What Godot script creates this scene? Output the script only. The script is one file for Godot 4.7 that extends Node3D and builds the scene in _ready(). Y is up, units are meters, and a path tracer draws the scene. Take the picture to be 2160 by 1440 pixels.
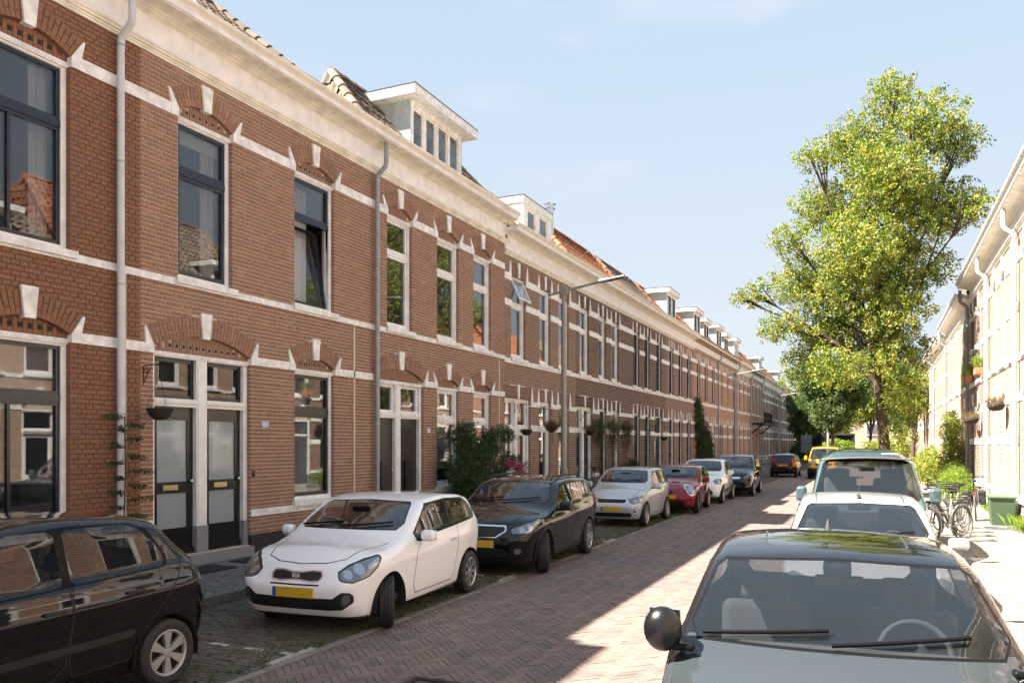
extends Node3D
# A Dutch street of brick terrace houses. World: x across the street (right positive), y up, z = -s where s runs down the street away from the camera.

var rng := RandomNumberGenerator.new()
var names := {}
var mats := {}
var tex := {}
var EYE := Vector3(0, 2.0, 0)


# ---------- mesh collector ----------
class MB:
	var v := PackedVector3Array()
	var n := PackedVector3Array()
	var t := PackedVector2Array()
	func tri(a: Vector3, b: Vector3, c: Vector3) -> void:
		v.append(a); v.append(b); v.append(c)
	func quad(a: Vector3, b: Vector3, c: Vector3, d: Vector3) -> void:
		v.append(a); v.append(b); v.append(c); v.append(a); v.append(c); v.append(d)
	func ntri(a: Vector3, b: Vector3, c: Vector3, na: Vector3, nb: Vector3, nc: Vector3) -> void:
		if (b - a).cross(c - a).dot(na + nb + nc) <= 0.0:
			v.append(a); v.append(b); v.append(c); n.append(na); n.append(nb); n.append(nc)
		else:
			v.append(a); v.append(c); v.append(b); n.append(na); n.append(nc); n.append(nb)
	func nquad(a, b, c, d, na, nb, nc, nd) -> void:
		ntri(a, b, c, na, nb, nc); ntri(a, c, d, na, nc, nd)
	func hexa(p: Array) -> void:  # 0-3 one face, 4-7 the opposite one
		quad(p[0], p[1], p[2], p[3]); quad(p[7], p[6], p[5], p[4])
		for i in 4:
			var j: int = (i + 1) % 4
			quad(p[i], p[i + 4], p[j + 4], p[j])
	func box(a: Vector3, b: Vector3) -> void:
		hexa([Vector3(a.x, a.y, a.z), Vector3(b.x, a.y, a.z), Vector3(b.x, b.y, a.z), Vector3(a.x, b.y, a.z), Vector3(a.x, a.y, b.z), Vector3(b.x, a.y, b.z), Vector3(b.x, b.y, b.z), Vector3(a.x, b.y, b.z)])
	func obox(x: Transform3D, size: Vector3) -> void:  # a box of that size centred in that frame
		var h := size * 0.5
		var p := []
		for k in [Vector3(-1, -1, -1), Vector3(1, -1, -1), Vector3(1, 1, -1), Vector3(-1, 1, -1), Vector3(-1, -1, 1), Vector3(1, -1, 1), Vector3(1, 1, 1), Vector3(-1, 1, 1)]:
			p.append(x * (h * k))
		hexa(p)
	func bar(a: Vector3, b: Vector3, w: float, d: float, up := Vector3.UP) -> void:
		var z := (b - a).normalized()
		var x := up.cross(z)
		if x.length() < 0.01:
			x = Vector3.RIGHT
		x = x.normalized()
		obox(Transform3D(Basis(x, z.cross(x), z), (a + b) * 0.5), Vector3(w, d, a.distance_to(b)))
	func prism(poly: PackedVector2Array, x: Transform3D, d0: float, d1: float) -> void:  # polygon in x/y of that frame, extruded along its z
		var idx := Geometry2D.triangulate_polygon(poly)
		for i in range(0, idx.size(), 3):
			for d in [d0, d1]:
				tri(x * Vector3(poly[idx[i]].x, poly[idx[i]].y, d), x * Vector3(poly[idx[i + 1]].x, poly[idx[i + 1]].y, d), x * Vector3(poly[idx[i + 2]].x, poly[idx[i + 2]].y, d))
		for i in poly.size():
			var p := poly[i]
			var q := poly[(i + 1) % poly.size()]
			quad(x * Vector3(p.x, p.y, d0), x * Vector3(q.x, q.y, d0), x * Vector3(q.x, q.y, d1), x * Vector3(p.x, p.y, d1))
	func tube(pts: Array, r: Variant, seg := 8, cap := true) -> void:  # smooth; use in a collector of its own or with other smooth shapes
		var rings := []
		var k := pts.size()
		var side := Vector3.ZERO
		for i in k:
			var dir: Vector3 = (pts[mini(i + 1, k - 1)] - pts[maxi(i - 1, 0)]).normalized()
			if side == Vector3.ZERO:
				side = dir.cross(Vector3.UP if absf(dir.y) < 0.9 else Vector3.RIGHT).normalized()
			side = (side - dir * side.dot(dir)).normalized()
			var other := dir.cross(side)
			var ring := []
			for j in seg:
				var a := TAU * j / seg
				ring.append(side * cos(a) + other * sin(a))
			rings.append(ring)
		for i in k - 1:
			var ra: float = r[i] if r is Array else r
			var rb: float = r[i + 1] if r is Array else r
			for j in seg:
				var j2 := (j + 1) % seg
				nquad(pts[i] + rings[i][j] * ra, pts[i + 1] + rings[i + 1][j] * rb, pts[i + 1] + rings[i + 1][j2] * rb, pts[i] + rings[i][j2] * ra, rings[i][j], rings[i + 1][j], rings[i + 1][j2], rings[i][j2])
		if cap:
			for e in [0, k - 1]:
				var re: float = r[e] if r is Array else r
				var nn: Vector3 = (pts[0] - pts[1]).normalized() if e == 0 else (pts[k - 1] - pts[k - 2]).normalized()
				for j in seg:
					ntri(pts[e], pts[e] + rings[e][j] * re, pts[e] + rings[e][(j + 1) % seg] * re, nn, nn, nn)
	func lathe(prof: PackedVector2Array, x: Transform3D, seg := 24, a0 := 0.0, a1 := TAU) -> void:  # profile (radius, height along the frame's y), turned round that axis
		for i in prof.size() - 1:
			var p := prof[i]
			var q := prof[i + 1]
			var e := Vector2(q.y - p.y, p.x - q.x).normalized()
			for j in seg:
				var a := a0 + (a1 - a0) * j / seg
				var b := a0 + (a1 - a0) * (j + 1) / seg
				var ca := Vector3(cos(a), 0, sin(a))
				var cb := Vector3(cos(b), 0, sin(b))
				var up := Vector3.UP
				var na := (x.basis * (ca * e.x + up * e.y)).normalized()
				var nb := (x.basis * (cb * e.x + up * e.y)).normalized()
				nquad(x * (ca * p.x + up * p.y), x * (ca * q.x + up * q.y), x * (cb * q.x + up * q.y), x * (cb * p.x + up * p.y), na, na, nb, nb)
	func ball(c: Vector3, r: Vector3, seg := 14, rings := 8, x := Basis()) -> void:
		for i in rings:
			var a := PI * i / rings - PI / 2
			var b := PI * (i + 1) / rings - PI / 2
			for j in seg:
				var g := TAU * j / seg
				var h := TAU * (j + 1) / seg
				var d := [Vector3(cos(a) * cos(g), sin(a), cos(a) * sin(g)), Vector3(cos(b) * cos(g), sin(b), cos(b) * sin(g)), Vector3(cos(b) * cos(h), sin(b), cos(b) * sin(h)), Vector3(cos(a) * cos(h), sin(a), cos(a) * sin(h))]
				var m := []
				for k in 4:
					m.append((x * (d[k] / r)).normalized())
				nquad(c + x * (d[0] * r), c + x * (d[1] * r), c + x * (d[2] * r), c + x * (d[3] * r), m[0], m[1], m[2], m[3])
	func rbox(c: Vector3, size: Vector3, r: float, x := Basis()) -> void:  # box with rounded edges, smooth
		var h := size * 0.5 - Vector3(r, r, r)
		var seg := 3
		for ax in 3:
			for sg in [-1.0, 1.0]:
				var g := []
				for i in seg * 2 + 2:
					var row := []
					for j in seg * 2 + 2:
						var q := [0.0, 0.0]
						var ang := [0.0, 0.0]
						var kk := [i, j]
						for w in 2:
							if kk[w] <= seg:
								ang[w] = -PI / 4 + PI / 4 * kk[w] / seg
								q[w] = -1.0
							else:
								ang[w] = PI / 4 * (kk[w] - seg - 1) / seg
								q[w] = 1.0
						var d := Vector3.ZERO
						d[ax] = sg
						d[(ax + 1) % 3] = tan(ang[0])
						d[(ax + 2) % 3] = tan(ang[1])
						d = d.normalized()
						var o := Vector3.ZERO
						o[ax] = sg * h[ax]
						o[(ax + 1) % 3] = q[0] * h[(ax + 1) % 3]
						o[(ax + 2) % 3] = q[1] * h[(ax + 2) % 3]
						row.append([c + x * (o + d * r), x * d])
					g.append(row)
				for i in seg * 2 + 1:
					for j in seg * 2 + 1:
						nquad(g[i][j][0], g[i + 1][j][0], g[i + 1][j + 1][0], g[i][j + 1][0], g[i][j][1], g[i + 1][j][1], g[i + 1][j + 1][1], g[i][j + 1][1])
	func uvs(axis_u: Vector3, axis_v: Vector3) -> MB:
		for p in v:
			t.append(Vector2(p.dot(axis_u), p.dot(axis_v)))
		return self
	func mesh() -> ArrayMesh:
		var m := ArrayMesh.new()
		if v.is_empty():
			return m
		var a := []
		a.resize(Mesh.ARRAY_MAX)
		a[Mesh.ARRAY_VERTEX] = v
		if n.size() == v.size():
			a[Mesh.ARRAY_NORMAL] = n
		if t.size() == v.size():
			a[Mesh.ARRAY_TEX_UV] = t
		m.add_surface_from_arrays(Mesh.PRIMITIVE_TRIANGLES, a)
		return m


# ---------- nodes ----------
func P(x: float, y: float, s: float) -> Vector3:
	return Vector3(x, y, -s)

func numbered(called: String) -> String:
	var k: int = names.get(called, 0)
	names[called] = k + 1
	return called if k == 0 else "%s_%03d" % [called, k]

func thing(called: String, label: String, category: String, at := Vector3.ZERO, group := "", kind := "") -> Node3D:
	var o := Node3D.new()
	o.name = numbered(called)
	add_child(o)
	o.position = at
	if label: o.set_meta("label", label)
	if category: o.set_meta("category", category)
	if group: o.set_meta("group", group)
	if kind: o.set_meta("kind", kind)
	return o

func solo(called: String, mb: Variant, m: Material, label: String, category: String, at := Vector3.ZERO, group := "", kind := "") -> MeshInstance3D:
	var o := MeshInstance3D.new()
	o.name = numbered(called)
	o.mesh = mb.mesh() if mb is MB else mb
	o.material_override = m
	add_child(o)
	o.position = at
	if label: o.set_meta("label", label)
	if category: o.set_meta("category", category)
	if group: o.set_meta("group", group)
	if kind: o.set_meta("kind", kind)
	return o

func sub(parent: Node3D, called: String, at := Vector3.ZERO) -> Node3D:
	var o := Node3D.new()
	o.name = called
	parent.add_child(o, true)
	o.position = at
	return o

# a part; mesh data are in world axes and placed relative to the thing's base when world is true
func part(parent: Node3D, called: String, mb: Variant, m: Material, at := Vector3.ZERO) -> MeshInstance3D:
	var o := MeshInstance3D.new()
	o.name = called
	o.mesh = mb.mesh() if mb is MB else mb
	o.material_override = m
	parent.add_child(o, true)
	o.position = at
	return o

func multi(parent: Node3D, called: String, mesh: Mesh, xs: Array, cols: Variant, m: Material, at := Vector3.ZERO) -> MultiMeshInstance3D:
	var mm := MultiMesh.new()
	mm.transform_format = MultiMesh.TRANSFORM_3D
	mm.use_colors = cols != null
	mm.mesh = mesh
	mm.instance_count = xs.size()
	for i in xs.size():
		mm.set_instance_transform(i, xs[i])
		if cols != null:
			mm.set_instance_color(i, cols[i])
	var o := MultiMeshInstance3D.new()
	o.name = called
	o.multimesh = mm
	o.material_override = m
	parent.add_child(o, true)
	o.position = at
	o.set_meta("kind", "stuff")
	return o

# many alike pieces: the nearest `single` become nodes of their own, the rest one MultiMesh
func pieces(parent: Node3D, called: String, mass_name: String, mesh: Mesh, xs: Array, tones: Array, single: int, base: Vector3, maker: Callable, ymin := -9.0) -> void:
	var order := []
	for i in xs.size():
		var o: Vector3 = xs[i].origin
		var d := o.distance_to(EYE)
		if o.y < ymin: d += 1000.0
		order.append([d, i])
	order.sort_custom(func(a, b): return a[0] < b[0])
	var rest := []
	var cols := []
	var patches := FastNoiseLite.new()
	patches.seed = 21
	patches.frequency = 0.55
	patches.fractal_octaves = 3
	for k in order.size():
		var i: int = order[k][1]
		var tone: int = rng.randi() % tones.size()
		var x: Transform3D = xs[i]
		if (called == "paving_brick" and rng.randf() < 0.7) or (called == "brick" and rng.randf() < 0.4):  # batches of older and newer bricks lie together
			tone = clampi(int((patches.get_noise_3d(x.origin.x, x.origin.y * 1.5, x.origin.z) * 0.9 + 0.45 + rng.randf_range(-0.16, 0.16)) * tones.size()), 0, tones.size() - 1)
		x.origin -= base
		if k < single and order[k][0] < 900.0:
			var node := MeshInstance3D.new()
			node.name = called
			node.mesh = mesh
			node.material_override = maker.call(tones[tone])
			parent.add_child(node, true)
			node.transform = x
		else:
			rest.append(x)
			cols.append(tones[tone])
	if rest.size():
		multi(parent, mass_name, mesh, rest, cols, maker.call(null))


# ---------- materials ----------
func L(r: float, g: float, b: float) -> Color:
	return Color(r, g, b).linear_to_srgb()

func noise_tex(key: String, lo: float, hi: float, freq: float, size := 256, seed_ := 1, oct := 4, bump := false) -> Texture2D:
	if tex.has(key):
		return tex[key]
	var fn := FastNoiseLite.new()
	fn.seed = seed_
	fn.frequency = freq
	fn.fractal_octaves = oct
	fn.noise_type = FastNoiseLite.TYPE_SIMPLEX_SMOOTH
	var im: Image = fn.get_seamless_image(size, size)
	im.convert(Image.FORMAT_RGB8)
	var data := im.get_data()
	for i in data.size():
		data[i] = clampi(int(255.0 * lerpf(lo, hi, data[i] / 255.0)), 0, 255)
	im = Image.create_from_data(size, size, false, Image.FORMAT_RGB8, data)
	tex[key] = ImageTexture.create_from_image(im)
	return tex[key]

# plain material of a real-world (linear) base colour with a grain texture laid in world space
func mat(key: String, col: Color, rough := 0.8, metal := 0.0, grain := "", gscale := 1.0, bump := 0.0, coat := 0.0) -> StandardMaterial3D:
	if mats.has(key):
		return mats[key]
	var m := StandardMaterial3D.new()
	m.resource_name = key
	m.albedo_color = L(col.r, col.g, col.b)
	m.roughness = rough
	m.metallic = metal
	if grain != "":
		m.albedo_texture = tex[grain]
		m.uv1_triplanar = true
		m.uv1_world_triplanar = true
		m.uv1_scale = Vector3.ONE * gscale
		if bump > 0.0:
			m.heightmap_enabled = true
			m.heightmap_texture = tex[grain]
			m.heightmap_scale = bump
	if coat > 0.0:
		m.clearcoat_enabled = true
		m.clearcoat = coat
		m.clearcoat_roughness = 0.03
	mats[key] = m
	return m

func glass(key: String, col: Color, alpha: float, rough := 0.01) -> StandardMaterial3D:
	if mats.has(key):
		return mats[key]
	var m := StandardMaterial3D.new()
	m.resource_name = key
	var c := L(col.r, col.g, col.b)
	c.a = alpha
	m.albedo_color = c
	m.transparency = BaseMaterial3D.TRANSPARENCY_ALPHA
	m.roughness = rough
	mats[key] = m
	return m

# a tinted copy of a grained material: tone null = the MultiMesh colours tint it
func toned(key: String, tone: Variant, rough: float, grain: String, gscale: float, bump: float) -> StandardMaterial3D:
	if tone == null:
		var had := mats.has(key + "_many")
		var m := mat(key + "_many", Color.WHITE, rough, 0.0, grain, gscale, bump)
		if not had:
			m.vertex_color_use_as_albedo = true
		return m
	return mat("%s_%s" % [key, (tone as Color).to_html(false)], tone, rough, 0.0, grain, gscale, bump)

func leaf_mat(key: String, col: Color, back: Color, vert := true) -> StandardMaterial3D:
	if mats.has(key):
		return mats[key]
	var m := mat(key, Color.WHITE if vert else col, 0.55)
	m.vertex_color_use_as_albedo = vert
	m.backlight_enabled = true
	m.backlight = L(back.r, back.g, back.b)
	m.cull_mode = BaseMaterial3D.CULL_DISABLED
	return m

func make_textures() -> void:
	noise_tex("grain", 0.62, 1.0, 0.035, 256, 3, 5)
	noise_tex("soft", 0.90, 1.0, 0.012, 256, 5, 4)
	noise_tex("grime", 0.84, 1.05, 0.012, 512, 15, 6)
	noise_tex("fine", 0.80, 1.0, 0.09, 256, 7, 3)
	noise_tex("blotch", 0.55, 1.0, 0.010, 512, 9, 6)
	brick_tex("brick_red", Color(0.31, 0.155, 0.105), Color(0.56, 0.48, 0.40), 11)
	brick_tex("brick_dark", Color(0.165, 0.085, 0.060), Color(0.50, 0.42, 0.34), 12)
	brick_tex("brick_orange", Color(0.37, 0.185, 0.115), Color(0.50, 0.43, 0.35), 13)
	brick_tex("brick_right", Color(0.325, 0.200, 0.130), Color(0.58, 0.52, 0.43), 14)

# cross-bond brickwork too far away to tell its pieces apart: 4 stretchers by 12 courses
func brick_tex(key: String, brick: Color, mortar: Color, seed_: int) -> void:
	var w := 512
	var h := 384
	var im := Image.create(w, h, false, Image.FORMAT_RGB8)
	var bm := Image.create(w, h, false, Image.FORMAT_RGB8)
	var r := RandomNumberGenerator.new()
	r.seed = seed_
	im.fill(L(mortar.r, mortar.g, mortar.b))
	bm.fill(Color(0.2, 0.2, 0.2))
	for row in 12:
		var n := 8 if row % 2 == 0 else 4
		var off := 0.0 if row % 2 == 0 else (0.25 if row % 4 == 1 else 0.75)
		for k in n:
			var bw := float(w) / n
			var x0 := (k + off + (0.0 if n == 4 else 0.0)) * bw
			var f := 0.72 + 0.56 * r.randf()
			var c := Color(brick.r * f, brick.g * f * (0.93 + 0.14 * r.randf()), brick.b * f)
			var cc := L(c.r, c.g, c.b)
			var rx := int(x0) + 3
			var rw := int(bw) - 5
			for sh in [0, -w]:
				im.fill_rect(Rect2i(rx + sh, row * 32 + 3, rw, 26), cc)
				bm.fill_rect(Rect2i(rx + sh, row * 32 + 3, rw, 26), Color(0.8, 0.8, 0.8))
	tex[key] = ImageTexture.create_from_image(im)
	tex[key + "_bump"] = ImageTexture.create_from_image(bm)

func brick_mat(key: String) -> StandardMaterial3D:
	if mats.has("wall_" + key):
		return mats["wall_" + key]
	var m := StandardMaterial3D.new()
	m.resource_name = "wall_" + key
	m.albedo_texture = tex[key]
	m.roughness = 0.9
	m.uv1_scale = Vector3(1.0 / 0.912, 1.0 / 0.804, 1)
	m.heightmap_enabled = true
	m.heightmap_texture = tex[key + "_bump"]
	m.heightmap_scale = 0.6
	mats["wall_" + key] = m
	return m


# ---------- houses ----------
# facade space: s along the street, y up, d out of the wall towards the street
func fp(h: Dictionary, s: float, y: float, d: float) -> Vector3:
	return Vector3(h.x + h.n * d, y, -s)

func fbox(mb: MB, h: Dictionary, s0: float, s1: float, y0: float, y1: float, d0: float, d1: float) -> void:
	mb.box(fp(h, s0, y0, d0), fp(h, s1, y1, d1))

func fframe(h: Dictionary) -> Transform3D:  # x = s, y = y, z = d
	return Transform3D(Basis(Vector3(0, 0, -1), Vector3(0, 1, 0), Vector3(h.n, 0, 0)), Vector3(h.x, 0, 0))

func hpart(h: Dictionary, called: String, mb: MB, m: Material) -> MeshInstance3D:
	return part(h.node, called, mb, m, -h.base)

# an opening: c centre, w width, y0 bottom, ys spring, rise, t ring thickness (rise 0 = flat arch)
func ring(o: Dictionary) -> Dictionary:
	var a: float = o.w * 0.5
	if o.rise > 0.0:
		var ri: float = (a * a + o.rise * o.rise) / (2.0 * o.rise)
		o.ri = ri
		o.yc = o.ys + o.rise - ri
		o.phi = asin(minf(1.0, a / ri))
		o.ro = ri + o.t
	o.a = a
	return o

func half_at(o: Dictionary, y: float) -> float:  # half width taken out of the brickwork at that height, or -1
	if y < o.y0 or (o.get("blind", false)):
		return -1.0
	if y <= o.ys:
		return o.a
	if o.rise <= 0.0:
		return o.a + (y - o.ys) * 0.12 if y < o.ys + o.t else -1.0
	var ye: float = o.yc + o.ro * cos(o.phi)
	if y < ye:
		return o.a + (y - o.ys) * tan(o.phi)
	var q: float = o.ro * o.ro - (y - o.yc) * (y - o.yc)
	return sqrt(q) if q > 0.0 and y > o.yc else -1.0

func free_spans(s0: float, s1: float, cut: Array) -> Array:
	var out := [[s0, s1]]
	for c in cut:
		var nxt := []
		for k in out:
			if c[1] <= k[0] or c[0] >= k[1]:
				nxt.append(k)
				continue
			if c[0] > k[0]: nxt.append([k[0], c[0]])
			if c[1] < k[1]: nxt.append([c[1], k[1]])
		out = nxt
	return out

var BRICK: ArrayMesh

func brick_mesh() -> ArrayMesh:  # unit brick with chamfered front edges: x length, y height, z depth (front at z = 0)
	if BRICK:
		return BRICK
	var mb := MB.new()
	var cx := 0.018
	var cy := 0.07
	var f := [Vector3(-0.5 + cx, -0.5 + cy, 0), Vector3(0.5 - cx, -0.5 + cy, 0), Vector3(0.5 - cx, 0.5 - cy, 0), Vector3(-0.5 + cx, 0.5 - cy, 0)]
	var g := [Vector3(-0.5, -0.5, -0.04), Vector3(0.5, -0.5, -0.04), Vector3(0.5, 0.5, -0.04), Vector3(-0.5, 0.5, -0.04)]
	var b := [Vector3(-0.5, -0.5, -1), Vector3(0.5, -0.5, -1), Vector3(0.5, 0.5, -1), Vector3(-0.5, 0.5, -1)]
	mb.quad(f[0], f[1], f[2], f[3])
	for i in 4:
		var j := (i + 1) % 4
		mb.quad(f[i], g[i], g[j], f[j])
		mb.quad(g[i], b[i], b[j], g[j])
	BRICK = mb.mesh()
	return BRICK

# all bricks of a facade as transforms of the unit brick
func brickwork(h: Dictionary, opens: Array, y0: float, y1: float, s0: float, s1: float, holes := []) -> Array:
	var xs := []
	var ch := 0.067
	var bl := 0.228
	var j := 0.0125
	var fr := fframe(h)
	var row := 0
	var y := y0
	while y < y1 - 0.02:
		var top := minf(y + ch, y1)
		var cuts := []
		for o in opens:
			var hm := half_at(o, y + 0.006)
			var ht := half_at(o, top - 0.006)
			if y > o.ys: hm = minf(hm, ht) if ht > 0.0 else hm * 0.6
			elif hm < 0.0: hm = ht
			if hm > 0.0:
				cuts.append([o.c - hm, o.c + hm])
		for q in holes:
			if y + 0.03 > q[2] and y + 0.03 < q[3]:
				cuts.append([q[0], q[1]])
		var sp := free_spans(s0, s1, cuts)
		var step := bl * 0.5 if row % 2 == 0 else bl
		var off: float = 0.0 if row % 2 == 0 else (bl * 0.25 if row % 4 == 1 else bl * 0.75)
		for k in sp:
			var i0 := int(floor((k[0] - s0 - off) / step))
			var i1 := int(ceil((k[1] - s0 - off) / step))
			var marks := [k[0]]
			for i in range(i0, i1 + 1):
				var q := s0 + off + i * step
				if q > k[0] + 0.045 and q < k[1] - 0.045: marks.append(q)
			marks.append(k[1])
			for i in marks.size() - 1:
				var a: float = marks[i]
				var b: float = marks[i + 1]
				var la := j * 0.5 if a > k[0] + 0.001 else -0.003
				var lb := j * 0.5 if b < k[1] - 0.001 else -0.003
				a += la
				b -= lb
				var cx := (a + b) * 0.5
				var cy := (y + top) * 0.5
				var proud: float = 0.006 + rng.randf_range(-0.0012, 0.0018)
				var x := Transform3D(Basis(fr.basis.x * (b - a), fr.basis.y * (top - y - j), fr.basis.z * 0.11), fr * Vector3(cx, cy + rng.randf_range(-0.0008, 0.0008), proud))
				xs.append(x)
		y += ch
		row += 1
	# arch rings
	for o in opens:
		if o.get("noring", false):
			continue
		if o.rise > 0.0:
			var n := int(round(2.0 * o.phi * (o.ri + o.t * 0.5) / 0.072))
			for i in n:
				var a: float = -o.phi + 2.0 * o.phi * (i + 0.5) / n
				var bw: float = 2.0 * o.phi * (o.ri + o.t * 0.5) / n - j
				var parts := [[0.0, 0.66], [0.69, 1.0]] if i % 2 == 0 else [[0.0, 0.31], [0.34, 1.0]]
				for q in parts:
					var r0: float = o.ri + o.t * q[0]
					var r1: float = o.ri + o.t * q[1]
					var dir := Vector3(sin(a), cos(a), 0)
					var tan_ := Vector3(cos(a), -sin(a), 0)
					var c: Vector3 = Vector3(o.c, o.yc, 0.012) + dir * (r0 + r1) * 0.5
					xs.append(Transform3D(Basis(fr.basis * tan_ * bw, fr.basis * dir * (r1 - r0), fr.basis.z * 0.12), fr * c))
		else:
			var n2 := int(round((o.w + 0.08) / 0.072))
			for i in n2:
				var u := (i + 0.5) / n2 * 2.0 - 1.0
				var dir := Vector3(u * 0.13, 1, 0).normalized()
				var tan_ := Vector3(dir.y, -dir.x, 0)
				var bw: float = (o.w + 0.08) / n2 - j
				var parts := [[0.0, 0.66], [0.69, 1.0]] if i % 2 == 0 else [[0.0, 0.31], [0.34, 1.0]]
				for q in parts:
					var c: Vector3 = Vector3(o.c + u * (o.a + 0.04), o.ys, 0.012) + dir * o.t * (q[0] + q[1]) * 0.5
					xs.append(Transform3D(Basis(fr.basis * tan_ * bw, fr.basis * dir * o.t * (q[1] - q[0]), fr.basis.z * 0.12), fr * c))
	return xs

# the wall body with rectangular holes behind the brick skin; returns one mesh
func wall_body(h: Dictionary, opens: Array, y0: float, y1: float, s0: float, s1: float, d0: float, d1: float, grow := 0.004, arched := false) -> MB:
	var mb := MB.new()
	var cutsS := [s0, s1]
	for o in opens:
		if o.get("blind", false): continue
		cutsS.append(clampf(o.c - o.a - grow, s0, s1))
		cutsS.append(clampf(o.c + o.a + grow, s0, s1))
	cutsS.sort()
	for i in cutsS.size() - 1:
		var a: float = cutsS[i]
		var b: float = cutsS[i + 1]
		if b - a < 0.002: continue
		var m := (a + b) * 0.5
		var ys := []
		for o in opens:
			if not o.get("blind", false) and absf(m - o.c) < o.a + grow:
				ys.append([o.y0, o.ys + o.rise + (0.0 if o.rise > 0.0 else 0.0)])
		for k in free_spans(y0, y1, ys):
			fbox(mb, h, a, b, k[0], k[1], d0, d1)
	return mb

func arch_poly(o: Dictionary, r0: float, r1: float, n := 14) -> PackedVector2Array:
	var p := PackedVector2Array()
	for i in n + 1:
		var a: float = -o.phi + 2.0 * o.phi * i / n
		p.append(Vector2(o.c + sin(a) * r1, o.yc + cos(a) * r1))
	for i in n + 1:
		var a: float = o.phi - 2.0 * o.phi * i / n
		p.append(Vector2(o.c + sin(a) * r0, o.yc + cos(a) * r0))
	return p

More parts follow.
